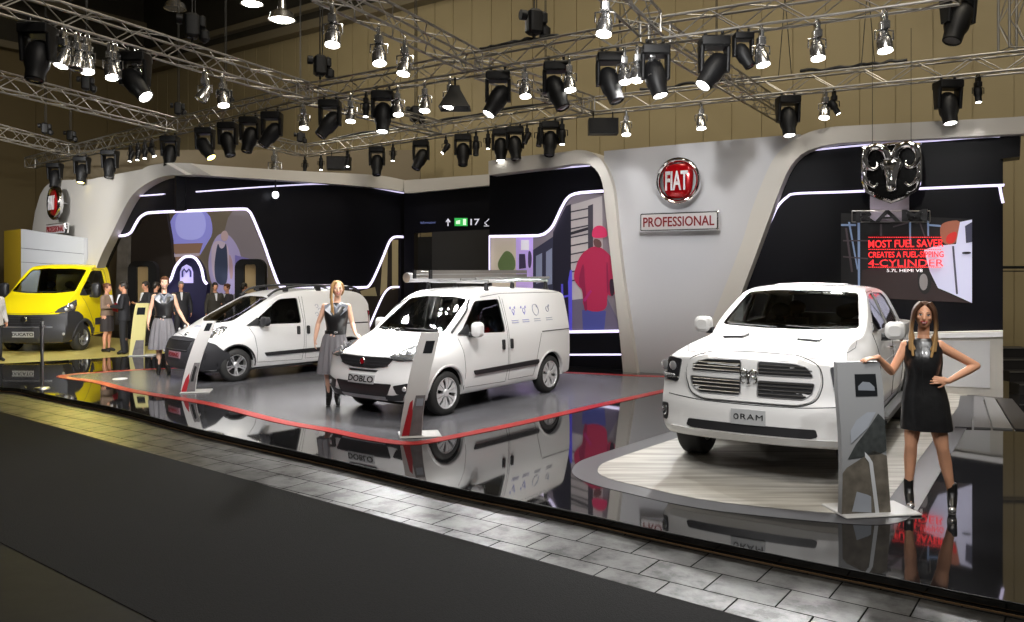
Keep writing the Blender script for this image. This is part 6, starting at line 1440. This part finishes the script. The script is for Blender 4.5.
def hand(g, w, d, nrm, side=1, curl=.35, s=1.0, spread=.12):
    """w wrist, d pointing direction, nrm = direction the palm faces, side: +1 thumb towards d x nrm"""
    w = Vector(w); d = Vector(d).normalized(); nrm = Vector(nrm); nrm = (nrm - d * nrm.dot(d)).normalized(); t = d.cross(nrm) * side
    M = Matrix((t, nrm, d)).transposed()
    g.ell(w + d * .045 * s, .037 * s, .014 * s, .05 * s, M, 12, 8); g.ell(w + d * .062 * s, .036 * s, .012 * s, .034 * s, M, 12, 8); capsule(g, w - d * .01, w + d * .03 * s, .021 * s, .02 * s)
    for i, (o, L) in enumerate(((.028, .068), (.0095, .076), (-.0095, .070), (-.027, .054))):
        p = w + d * .082 * s + t * o * s; a = curl * (1 + .12 * i); dr = (d + t * (o / .028) * spread).normalized()
        for j, (q, rr) in enumerate(((.46, .0082), (.30, .0076), (.24, .0068))):
            A = a * (j + .6); v = dr * math.cos(A) + nrm * math.sin(A); e = p + v * L * q * s; capsule(g, p, e, rr * s, (rr - .0008) * s); p = e
    p = w + d * .03 * s + t * .028 * s; dr = (d * .62 + t * .72 + nrm * .3).normalized(); e = p + dr * .036 * s; capsule(g, p, e, .0105 * s, .0095 * s); dr = (d * .85 + t * .35 + nrm * .4).normalized(); capsule(g, e, e + dr * .03 * s, .0092 * s, .0078 * s)
def rot3(yaw=0, pitch=0, roll=0): return Matrix.Rotation(yaw, 3, 'Z') @ Matrix.Rotation(roll, 3, 'Y') @ Matrix.Rotation(pitch, 3, 'X')
def body_mesh(J, vox, fem=True, hands=True):
    """J: joint positions (metres, person faces -Y)"""
    V = Vector; g = MB(); k = 1.0 if fem else 1.1
    pel, chest, neck, head = V(J['pelvis']), V(J['chest']), V(J['neck']), V(J['head']); HM = J['HM']
    g.ell(pel + V((0, .015, .0)), .165 * k, .115 * k, .12, None, 16, 12); mid = pel.lerp(chest, .5)
    limb(g, [pel + V((0, 0, .03)), mid, chest, chest + V((0, 0, .1))], [.135 * k, .112 * k, .135 * k, .10 * k])
    g.ell(chest + V((0, 0, .01)), .155 * k, .105 * k, .15, None, 16, 12)
    if fem:
        for s in (-1, 1): g.ell(chest + V((s * .07, -.075, .0)), .058, .052, .06, None, 12, 8)
    sl, sr = V(J['shL']), V(J['shR']); capsule(g, sl, sr, .052 * k, .052 * k); capsule(g, chest + V((0, 0, .12)), neck, .085 * k, .052 * k); capsule(g, neck + V((0, .01, -.03)), head + HM @ V((0, .02, -.06)), .05 * k, .046 * k)
    # head: skull, face, jaw, nose, ears
    g.ell(head + HM @ V((0, .018, .035)), .074, .092, .088, HM, 18, 14); g.ell(head + HM @ V((0, -.018, -.01)), .064, .072, .10, HM, 18, 14); g.ell(head + HM @ V((0, -.045, -.078)), .034, .034, .03, HM, 12, 8)
    capsule(g, head + HM @ V((0, -.084, .018)), head + HM @ V((0, -.101, -.024)), .008, .0125); g.ell(head + HM @ V((0, -.084, -.052)), .022, .012, .012, HM, 10, 8)
    for s in (-1, 1):
        g.ell(head + HM @ V((s * .038, -.068, -.012)), .022, .018, .022, HM, 10, 8); g.ell(head + HM @ V((s * .073, .01, -.005)), .008, .018, .03, HM, 10, 8); g.ell(head + HM @ V((s * .03, -.078, .03)), .024, .012, .008, HM, 10, 6)
    for s, a in (('L', J['armL']), ('R', J['armR'])):
        sh, el, wr = V(J['sh' + s]), V(a[0]), V(a[1]); limb(g, [sh, sh.lerp(el, .4), el], [.05 * k, .042 * k, .034 * k]); limb(g, [el, el.lerp(wr, .3), wr], [.034 * k, .037 * k, .023 * k])
        if hands: hand(g, wr, a[2], a[3], a[4], a[5] if len(a) > 5 else .35, .98 * (1.0 if fem else 1.08))
        else: g.ell(wr + V(a[2]).normalized() * .07, .035, .03, .07)
    for s, a in (('L', J['legL']), ('R', J['legR'])):
        hp, kn, an, toe = [V(p) for p in a]; limb(g, [hp, hp.lerp(kn, .5), kn], [.09 * k, .076 * k, .052 * k]); c = kn.lerp(an, .32) + V((0, .018, 0)); limb(g, [kn, c, kn.lerp(an, .7), an], [.052 * k, .054 * k, .038 * k, .031 * k])
        capsule(g, an + V((0, .01, -.02)), toe, .034, .026)
    o = tmp(g); md = o.modifiers.new('r', 'REMESH'); md.mode = 'VOXEL'; md.voxel_size = vox; md2 = o.modifiers.new('s', 'SMOOTH'); md2.factor = .5; md2.iterations = 2 if vox < .009 else 1
    me = bake(o); kill(o); return me
def remesh(g, vox, it=3):
    o = tmp(g); md = o.modifiers.new('r', 'REMESH'); md.mode = 'VOXEL'; md.voxel_size = vox; md2 = o.modifiers.new('s', 'SMOOTH'); md2.factor = .5; md2.iterations = it
    me = bake(o); kill(o); return me
def shell(rings, folds=None, n=40, twist=0):
    """rings: (z, cx, cy, rx, ry[, fold amplitude])"""
    R = []
    for r in rings:
        z, cx, cy, rx, ry = r[:5]; am = r[5] if len(r) > 5 else 0
        R.append([Vector((cx + (rx + am * math.cos((folds or 0) * a)) * math.cos(a), cy + (ry + am * math.cos((folds or 0) * a)) * math.sin(a), z)) for a in [2 * PI * i / n for i in range(n)]])
    return R
def face(par, J, fem=True, smile=True):
    HM = J['HM']; h = Vector(J['head']); V = Vector
    g = MB()
    for s in (-1, 1): g.ell(h + HM @ V((s * .030, -.0845, .011)), .0135, .006, .0062, HM, 12, 8)
    obj('eyes', g, M_eyew, par, 60); g = MB()
    for s in (-1, 1): g.ell(h + HM @ V((s * .030, -.0885, .011)), .006, .004, .0062, HM, 10, 8); g.tube([h + HM @ V((s * x, -.0885 + abs(x - .03) * .25, z)) for x, z in ((.017, .014), (.03, .0195), (.045, .015))], .0022, 4)
    obj('irises', g, M_iris, par, 60); g = MB()
    for s in (-1, 1): g.tube([h + HM @ V((s * x, -.086 + abs(x - .03) * .3, z)) for x, z in ((.015, .033), (.03, .038), (.047, .031))], .0028, 5)
    obj('eyebrows', g, M_brow, par, 60)
    g = MB(); g.tube(catmull([h + HM @ V((x, y, z)) for x, y, z in ((-.026, -.083, -.046), (-.012, -.0965, -.0485), (0, -.0985, -.0475), (.012, -.0965, -.0485), (.026, -.083, -.046))], 3), .004, 5); g.tube(catmull([h + HM @ V((x, y, z)) for x, y, z in ((-.026, -.083, -.046), (-.012, -.096, -.060), (0, -.098, -.0625), (.012, -.096, -.060), (.026, -.083, -.046))], 3), .0045, 5); lp = obj('lips', g, M_lip, par, 60)
    if smile: g = MB(); g.ell(h + HM @ V((0, -.094, -.0545)), .018, .005, .0052, HM, 12, 6); obj('teeth', g, M_teeth, lp, 60)
def hair(par, J, m, style, name='hair'):
    HM = J['HM']; h = Vector(J['head']); V = Vector; g = MB()
    T = lambda x, y, z: h + HM @ V((x, y, z))
    if style in ('short', 'bun'): g.ell(T(0, .0, .085), .068, .082, .045, HM); g.ell(T(-.062, -.005, .03), .02, .05, .05, HM); g.ell(T(.062, -.005, .03), .02, .05, .05, HM)
    if style == 'short':
        g.ell(T(0, .03, .055), .08, .095, .082, HM); g.ell(T(0, .07, .0), .07, .06, .08, HM); me = remesh(g, .012)
    elif style == 'bun':
        g.ell(T(0, .035, .05), .081, .092, .082, HM); g.ell(T(0, .07, .0), .066, .055, .075, HM); g.ell(T(0, .12, .06), .04, .04, .04, HM); me = remesh(g, .01)
    else:
        g.ell(T(0, .034, .052), .083, .094, .082, HM); g.ell(T(0, .06, .0), .078, .065, .1, HM)
        long = .33 if style == 'long' else .36
        for s in ((-1, 1) if style == 'long' else (-1,)):
            for k in range(6):
                f = k / 5; P = [T(s * .02 * (1 + f), -.05 + .05 * f, .118), T(s * (.070 + .012 * f), -.058 + .1 * f, .055), T(s * (.088 + .008 * f), -.055 + .1 * f, -.03), T(s * (.094 + .01 * f), -.06 + .1 * f, -.12), T(s * (.090 + .016 * math.sin(k)), -.10 + .10 * f, -.21), T(s * (.072 + .03 * math.sin(k * 2)), -.115 + .10 * f, -long - .03 * math.cos(k * 2.3))]
                g.tube(catmull(P, 4), [.021 - .009 * i / 20 for i in range(21)], 7)
        if style != 'long':
            for k in range(3): g.tube(catmull([T(.06, -.03 + .04 * k, .09), T(.082, -.01 + .03 * k, .03), T(.078, .03 + .02 * k, -.04), T(.05, .07, -.09)], 4), .014, 7)
        me = remesh(g, .007, 2)
    return obj(name, me, m, par, 60)
def sleeve(g, a, b, r1, r2): limb(g, [a, Vector(a).lerp(Vector(b), .5), b], [r1, (r1 + r2) / 2, r2])
# ---------------------------------------------------------------- woman in the leather dress
def woman_leather():
    P = Vector(G(934, 508)); r = thing('person', 'woman in a short black leather dress, hand on hip, leaning on the tall information stand', 'person', P, -.44)
    J = dict(pelvis=(-.075, 0, .985), chest=(-.085, 0, 1.30), neck=(-.085, .0, 1.52), head=(-.078, -.02, 1.72), HM=rot3(-.02, 0, .05), shL=(-.225, .0, 1.445), shR=(.045, .0, 1.452),
        armL=((-.345, -.07, 1.21), (-.455, -.27, 1.355), (-.75, -.38, -.12), (0, .1, -1), -1, .22), armR=((.335, .05, 1.285), (.11, -.10, 1.155), (-.9, -.2, .06), (.1, .8, -.15), 1, .25),
        legL=((-.155, 0, .93), (-.185, -.02, .56), (-.205, .03, .145), (-.19, -.12, .045)), legR=((.0, 0, .93), (.065, -.03, .55), (.145, .03, .125), (.135, -.12, .03)))
    obj('body', body_mesh(J, .0052), M_skin3, r, 60); face(r, J)
    mh = mat('brown_to_blond_hair', s2l(120, 82, 52), .6, spec=.2)
    nt = mh.node_tree; tc = nt.nodes.new('ShaderNodeTexCoord'); sp = nt.nodes.new('ShaderNodeSeparateXYZ'); mr = nt.nodes.new('ShaderNodeMapRange'); cr = nt.nodes.new('ShaderNodeValToRGB')
    mr.inputs[1].default_value = 1.38; mr.inputs[2].default_value = 1.70; cr.color_ramp.elements[0].color = s2l(200, 160, 105) + (1,); cr.color_ramp.elements[1].color = s2l(78, 52, 36) + (1,)
    nt.links.new(tc.outputs['Object'], sp.inputs[0]); nt.links.new(sp.outputs[2], mr.inputs[0]); nt.links.new(mr.outputs[0], cr.inputs[0]); nt.links.new(cr.outputs[0], nt.nodes['Principled BSDF'].inputs['Base Color'])
    hair(r, J, mh, 'long')
    R = shell([(.70, -.065, 0, .212, .15, .004), (.72, -.065, 0, .213, .152, .004), (.80, -.068, 0, .206, .15, .005), (.93, -.073, 0, .195, .145, .004), (1.03, -.078, 0, .178, .135, .004), (1.13, -.082, 0, .152, .120, .003), (1.21, -.085, -.01, .146, .125, .002), (1.30, -.088, -.018, .158, .138, .001), (1.38, -.09, -.01, .158, .125), (1.44, -.09, 0, .165, .098), (1.485, -.09, .0, .150, .078), (1.508, -.088, 0, .10, .068), (1.52, -.085, .0, .066, .058), (1.512, -.085, 0, .05, .045)], 7, 48)
    d = obj('dress', MB().loft(R), M_leather, r, 60)
    g = MB(); g.tube([(-.085, -.137, .72), (-.09, -.14, .95), (-.095, -.125, 1.15), (-.098, -.16, 1.30), (-.10, -.115, 1.45)], .0035, 4); obj('front_seam', g, M_blackm, d)
    for s, an, toe in ((0, (-.205, .03), (-.19, -.12)), (1, (.145, .03), (.135, -.12))):
        z = .045 if s == 0 else .03; g = MB(); X, Y = an
        g.loft([[Vector((X + a + (toe[0] - X) * q, Y + b - q * .06, zz)) for a, b in rrect(w, l, .03, 4)] for zz, w, l, q in ((.11, .075, .13, .25), (.16, .078, .10, .05), (.22, .082, .092, 0), (.235, .08, .09, 0))])
        limb(g, [(X, Y + .01, .125), ((X + toe[0]) / 2, (Y + toe[1]) / 2, .075), (toe[0], toe[1] - .01, .032)], [.042, .040, .032]); 
        b = obj('boot', remesh(g, .008), M_boot, r, 60)
        g = MB(); g.ell((toe[0], toe[1] - .022, .034), .034, .036, .03); obj('toe_cap', g, M_silver, b); g = MB(); g.cyl((X, Y + .055, 0), (X, Y + .045, .12), .007, .018, 8); g.bbox(toe[0], toe[1] - .0, .006, .06, .11, .012, .005); obj('heel', g, M_boot, b)
    return r
woman_leather()
def hostess(label, px, py, scale, yaw, J, hairm, hstyle, skin, mirror_=1):
    P = Vector(G(px, py)); r = thing('person', label, 'person', P, yaw); r.scale = (scale,) * 3
    obj('body', body_mesh(J, .0068), skin, r, 60); face(r, J); hair(r, J, hairm, hstyle)
    px_, py_ = J['pelvis'][0], J['pelvis'][1]; cx = J['chest'][0]
    R = shell([(.47, px_, 0, .235, .20, .022), (.50, px_, 0, .234, .20, .022), (.7, px_, 0, .212, .175, .017), (.9, px_, 0, .185, .15, .009), (1.0, px_, 0, .165, .135, .004), (1.09, (px_ + cx) / 2, 0, .135, .115, 0)], 14, 84); sk = obj('skirt', MB().loft(R), M_wool, r, 30)
    R = shell([(1.04, (px_ + cx) / 2, 0, .152, .128), (1.12, cx, 0, .147, .122), (1.2, cx, -.01, .155, .13), (1.29, cx, -.018, .172, .14), (1.38, cx, -.01, .176, .125), (1.45, cx, 0, .185, .092), (1.49, cx, 0, .15, .076), (1.505, cx, 0, .085, .062)], 5, 40); v = obj('leather_vest', MB().loft(R), M_leather, r, 60)
    g = MB(); g.loft(shell([(1.055, (px_ + cx) / 2, 0, .156, .132), (1.10, (px_ + cx) / 2, 0, .154, .130)], 0, 32)); obj('belt', g, M_boot, v); g = MB(); g.bbox(cx, -.135, 1.078, .05, .012, .035, .004); obj('buckle', g, M_silver, v)
    g = MB()
    for s in (-1, 1): g.prism([(cx + s * .01, -.155, 1.28), (cx + s * .16, -.12, 1.40), (cx + s * .17, -.05, 1.47), (cx + s * .07, -.07, 1.50), (cx + s * .03, -.12, 1.42)], (0, .02, 0))
    obj('lapels', g, M_scarf, v, 0); g = MB(); g.tube(catmull([(cx - .07, -.04, 1.50), (cx - .04, -.09, 1.47), (cx, -.115, 1.43), (cx + .04, -.09, 1.47), (cx + .07, -.04, 1.50)], 4), .022, 8); g.ell((cx, -.14, 1.40), .03, .02, .05); obj('neckerchief', g, M_scarf, v)
    for s in ('L', 'R'):
        hp, kn, an, toe = [Vector(p) for p in J['leg' + s]]; g = MB(); limb(g, [an + Vector((0, 0, .16)), an, ((an + toe) / 2), toe], [.056, .046, .042, .034]); b = obj('ankle_boot', remesh(g, .01), M_boot, r, 60); g = MB(); g.cyl((an.x, an.y + .04, 0), (an.x, an.y + .03, .09), .012, .024, 8); g.bbox(toe.x, toe.y, .008, .06, .1, .014, .005); obj('heel', g, M_boot, b)
    return r
J1 = dict(pelvis=(.02, 0, .985), chest=(.05, 0, 1.29), neck=(.06, .0, 1.50), head=(.07, -.015, 1.70), HM=rot3(.12, 0, -.03), shL=(-.115, .0, 1.45), shR=(.215, .0, 1.44),
    armL=((-.215, .03, 1.20), (-.255, -.03, .97), (-.05, -.05, -1), (1, 0, 0), -1, .3), armR=((.28, -.02, 1.20), (.33, -.20, 1.06), (.4, -.5, -.25), (0, 0, -1), 1, .2),
    legL=((-.06, 0, .93), (-.07, -.02, .53), (-.06, .03, .12), (-.06, -.11, .035)), legR=((.09, 0, .93), (.08, -.03, .53), (.06, .03, .12), (.08, -.11, .035)))
hostess('hostess with long blond hair, leather vest and grey skirt, between the two white vans', 333, 405, 1.07, .15, J1, mat('blond_hair', s2l(178, 140, 92), .65, spec=.2), 'side', M_skin2)
J2 = dict(pelvis=(-.02, 0, .985), chest=(.0, 0, 1.29), neck=(.0, .0, 1.50), head=(.01, -.015, 1.70), HM=rot3(-.08, 0, .05), shL=(-.165, .0, 1.445), shR=(.165, .0, 1.445),
    armL=((-.235, .03, 1.20), (-.27, -.05, .97), (-.05, -.1, -1), (1, 0, 0), -1, .3), armR=((.25, .0, 1.19), (.36, -.12, .98), (.5, -.3, -.5), (0, 0, -1), 1, .2),
    legL=((-.09, 0, .93), (-.08, -.02, .53), (-.09, .03, .12), (-.10, -.11, .035)), legR=((.06, 0, .93), (.06, -.03, .53), (.07, .03, .12), (.08, -.11, .035)))
hostess('hostess with tied-back brown hair, leather vest and grey skirt, left of the compact van', 164, 374, 1.09, .42, J2, mat('brown_hair', s2l(84, 52, 34), .7, spec=.2), 'bun', M_skin2)
# ---------------------------------------------------------------- visitors and staff deep in the stand
def suit_person(label, px, py, h, yaw, pose='stand', jm=M_suit, tm=None, hm=None, skin=M_skin, style='short', prop=None, skirt=False):
    tm = tm or jm; P = Vector(G(px, py)); r = thing('person', label, 'person', P, yaw); s = h / 1.80; r.scale = (s, s, s)
    al = {'stand': ((-.25, .02, 1.18), (-.27, -.05, .93), (0, -.1, -1), (1, 0, 0), -1, .4), 'hold': ((-.24, -.02, 1.18), (-.12, -.27, 1.20), (.5, -.6, .1), (0, 0, 1), -1, .6), 'pocket': ((-.29, .04, 1.20), (-.20, -.06, .97), (.3, 0, -1), (1, 0, 0), -1, .4)}[pose]
    ar = (Vector((-al[0][0], al[0][1], al[0][2])), Vector((-al[1][0], al[1][1], al[1][2])), (-al[2][0], al[2][1], al[2][2]), (-al[3][0], al[3][1], al[3][2]), 1, .4)
    if pose == 'pocket': ar = ((.26, .02, 1.18), (.27, -.03, .93), (0, 0, -1), (-1, 0, 0), 1, .4)
    J = dict(pelvis=(0, 0, .95), chest=(0, 0, 1.28), neck=(0, 0, 1.50), head=(0, -.02, 1.69), HM=rot3(0, .12, 0), shL=(-.18, 0, 1.44), shR=(.18, 0, 1.44), armL=al, armR=ar,
        legL=((-.09, 0, .92), (-.10, -.02, .50), (-.11, .02, .09), (-.12, -.13, .04)), legR=((.09, 0, .92), (.11, -.01, .50), (.13, .03, .09), (.15, -.11, .04)))
    obj('body', body_mesh(J, .013, fem=skirt), skin, r, 60); hair(r, J, hm or mat('dark_hair', (.02, .015, .01), .5), style)
    R = shell([(.84 if not skirt else .98, 0, 0, .215, .15), (.95, 0, 0, .205, .145), (1.1, 0, 0, .185, .135), (1.3, 0, -.01, .205, .145), (1.42, 0, 0, .21, .115), (1.48, 0, 0, .15, .09), (1.52, 0, 0, .075, .07)], 0, 28); g = MB(); g.loft(R)
    for q in (al, ar):
        sh = Vector((-.18 if q is al else .18, 0, 1.44)); sleeve(g, sh, q[0], .068, .056); sleeve(g, q[0], q[1], .056, .04)
    obj('jacket', remesh(g, .014), jm, r, 60); g = MB(); g.prism([(-.035, -.13, 1.50), (.035, -.13, 1.50), (.012, -.172, 1.28), (-.012, -.172, 1.28)], (0, .05, 0)); obj('shirt', g, mat('white_shirt', (.7, .7, .72), .6), r, 0)
    if skirt:
        g = MB(); g.loft(shell([(.55, 0, 0, .19, .16, .01), (.8, 0, 0, .19, .155, .006), (1.02, 0, 0, .15, .12)], 10, 60)); obj('skirt', g, tm, r, 40)
    else:
        g = MB(); limb(g, [(-.09, 0, .93), (-.10, -.015, .5), (-.11, .02, .08)], [.105, .08, .07]); limb(g, [(.09, 0, .93), (.11, -.01, .5), (.13, .03, .08)], [.105, .08, .07]); g.ell((0, 0, .93), .19, .13, .1); obj('trousers', remesh(g, .015), tm, r, 60)
    for q in ('L', 'R'):
        hp, kn, an, toe = [Vector(p) for p in J['leg' + q]]; g = MB(); limb(g, [an + Vector((0, .03, -.03)), (an + toe) / 2, toe], [.045, .045, .036]); obj('shoe', remesh(g, .012), M_boot, r, 60)
    if prop == 'folder':
        g = MB(); g.prism([(-.22, -.34, 1.30), (.16, -.42, 1.20), (.14, -.36, 1.0), (-.24, -.28, 1.10)], (0, -.015, .01)); f = obj('folder', g, mat('crimson_folder', s2l(150, 20, 34), .5)); f.matrix_world = Matrix.Translation(P) @ Matrix.Rotation(yaw, 4, 'Z') @ Matrix.Scale(s, 4); tag(f, 'open crimson folder held up by the woman beside the yellow truck cab', 'folder')
    return r
suit_person('man in a black suit seen from the side, standing right of the yellow truck cab', 124, 354, 1.80, -1.3, 'hold')
suit_person('woman with tied brown hair reading a crimson folder beside the yellow truck cab', 107, 352, 1.76, 1.5, 'hold', mat('beige_jacket', s2l(120, 100, 84), .8), mat('dark_skirt', s2l(46, 40, 40), .8), mat('auburn_hair', s2l(90, 50, 30), .5), M_skin, 'bun', 'folder', True)
suit_person('man in a dark suit bowing his head in the lounge, left of the hostess', 146, 346, 1.78, -.7, 'hold')
suit_person('man in a dark suit half hidden behind the hostess with tied-back hair', 156, 345, 1.76, 2.6, 'stand')
suit_person('man in a dark suit with grey hair before the navy lounge counter', 181, 345, 1.78, .5, 'pocket', hm=mat('grey_hair', (.2, .19, .18), .6))
MO = mat('olive_jacket', s2l(52, 48, 40), .8)
suit_person('visitor in an olive jacket before the mural, first of the three visitors', 215, 344, 1.74, .6, 'stand', MO)
suit_person('brown-haired visitor in a charcoal coat before the mural, middle of three', 227, 343, 1.70, -.5, 'hold', mat('charcoal_coat', s2l(40, 36, 38), .8), None, mat('brown_hair', (0, 0, 0)), M_skin, 'bun')
suit_person('visitor in a black coat before the mural, last of the three visitors', 244, 343, 1.72, 2.5, 'stand')
suit_person('person in a pale shirt cut off by the left edge of the picture', -6, 362, 1.80, 1.2, 'stand', mat('pale_shirt', s2l(190, 185, 182), .7), M_suit)
EXPO = 0.12
def spot(loc, tgt, power, size=60, blend=.6, col=(1, .97, .92), rad=.12):
    l = bpy.data.lights.new('spot_beam', 'SPOT'); l.energy = power; l.spot_size = math.radians(size); l.spot_blend = blend; l.color = col; l.shadow_soft_size = rad
    o = bpy.data.objects.new('spot_beam', l); COL.objects.link(o); o.location = loc
    o.rotation_euler = (Vector(tgt) - Vector(loc)).to_track_quat('-Z', 'Y').to_euler(); return o
TG = [(-12, 20, .8), (-10, 18, .8), (-6.5, 16.5, .6), (-5, 15.5, .6), (-2.6, 12.6, .7), (-1, 13, .7), (0, 14.5, .7), (2.2, 9, .8), (3.3, 10, .9), (3.7, 8.5, .7), (6, 12, 1)]
def tgt_for(px):
    if px < 160: return [(-12, 20.5, 1), (-11, 21.6, 3), (-7.5, 17.5, .5)]
    if px < 260: return [(-6.4, 16, .6), (-7.5, 19, 3.0), (-5.4, 15.4, .6)]
    if px < 350: return [(-5, 16, .8), (-2.6, 12.8, .6), (-5.8, 15.4, .5)]
    if px < 470: return [(-2.2, 12.2, .6), (-1, 13, .8), (-.3, 12.2, .8), (-3.6, 20, 3)]
    if px < 560: return [(-.4, 13.2, .6), (.6, 14.5, .8), (1, 17, 3), (-2, 12, .6)]
    if px < 650: return [(2.6, 16.6, 3.4), (3.5, 16.2, 3), (2, 8.6, .7), (0, 13, .8)]
    if px < 760: return [(2.4, 8.4, .8), (4, 16, 3.0), (3.2, 9.6, 1.2), (3.8, 7.6, .9)]
    return [(3.0, 8.6, 1.0), (3.9, 7.4, 1.0), (3.4, 9.8, .8), (7.4, 13.6, .6)]
for i, (p, px, lit, kind) in enumerate(SPOTS):
    T = tgt_for(px); t = T[i % len(T)]
    if lit == 2: spot(p, (-8.5 + i % 3, 14.2, 0), 800, 30, col=(1, .82, .2)); continue
    t = Vector(t); dist = (t - p).length
    spot(p, t, 9.0 * dist * dist * (1.75 if t.z < 2 else 1.45), 50, .8, (1, .99, .975))
# high-bay daylight-free hall lighting
def area(loc, tgt, power, sx, sy, col):
    l = bpy.data.lights.new('hall_light', 'AREA'); l.shape = 'RECTANGLE'; l.size = sx; l.size_y = sy; l.energy = power; l.color = col
    o = bpy.data.objects.new('hall_light', l); COL.objects.link(o); o.location = loc; o.rotation_euler = (Vector(tgt) - Vector(loc)).to_track_quat('-Z', 'Y').to_euler(); return o
area((8, 10, 15.5), (8, 24, 4), 880, 6, 3, (1, .90, .72)); area((0, 14, 15.5), (-4, 28, 5), 780, 6, 3, (1, .90, .72)); area((2, 2, 14), (0, 8, 0), 900, 5, 3, (1, .94, .86))

# added unseen spots towards the visitors, lighting faces, cars and walls from the front
for p, t, k in (((-1.5, 4.0, 5.6), (2.6, 8.8, .9), 8), ((3.2, 2.6, 5.6), (3.2, 9.0, .9), 7), ((1.8, 3.4, 5.6), (3.6, 7.4, 1.3), 7), ((-5, 5.2, 5.6), (-2.4, 12.6, .7), 8), ((-.5, 5.2, 5.6), (-.6, 13.2, .8), 7), ((-8.5, 8, 5.6), (-6.2, 16, .7), 8), ((-5.5, 8, 5.6), (-4.6, 16.6, .9), 7),
                ((-10.5, 11, 5.6), (-12, 21, 1), 13), ((-12, 12, 5.6), (-12.6, 23.4, 4.0), 34), ((-9, 12, 5.6), (-10.5, 21.6, 3.2), 20), ((1, 6, 5.6), (3.4, 16.4, 3.4), 15), ((2, 5, 5.6), (6, 14.6, 4.9), 3)):
    p, t = Vector(p), Vector(t); spot(p, t, k * (t - p).length ** 2, 34, .9, (1, .99, .975))
for px, py, t in ((252, 4, 26), (282, 20, 22)):
    lp = bpy.data.lights.new('lamp_glow', 'POINT'); lp.energy = 260; lp.shadow_soft_size = .3; lp.color = (1, .93, .8)
    o = bpy.data.objects.new('lamp_glow', lp); COL.objects.link(o); o.location = ((px - CX) / F * t, t, CZ + (HY - py) * t / F - .5)
# ================================================================ CAMERA, WORLD, LIGHT
cam = bpy.data.cameras.new('camera'); co = bpy.data.objects.new('camera', cam); COL.objects.link(co)
cam.sensor_width = 36; cam.lens = F / 1024 * 36; cam.shift_y = -(311 - HY) / 1024
co.location = (0, 0, CZ); co.rotation_euler = (PI / 2, 0, 0); SC.camera = co; cam.clip_end = 300
w = bpy.data.worlds.new('world'); SC.world = w; w.use_nodes = True
w.node_tree.nodes['Background'].inputs[0].default_value = (1, .93, .82, 1); w.node_tree.nodes['Background'].inputs[1].default_value = .05
SC.view_settings.view_transform = 'Standard'; SC.view_settings.look = 'None'; SC.view_settings.gamma = 1; SC.view_settings.use_curve_mapping = False
SC.view_settings.exposure = EXPO
SC.cycles.use_denoising = True
SC.cycles.max_bounces = 7; SC.cycles.glossy_bounces = 4; SC.cycles.transmission_bounces = 6; SC.cycles.transparent_max_bounces = 8
SC.cycles.sample_clamp_indirect = 6; SC.cycles.caustics_reflective = False; SC.cycles.caustics_refractive = False
SC.cycles.blur_glossy = 1.0
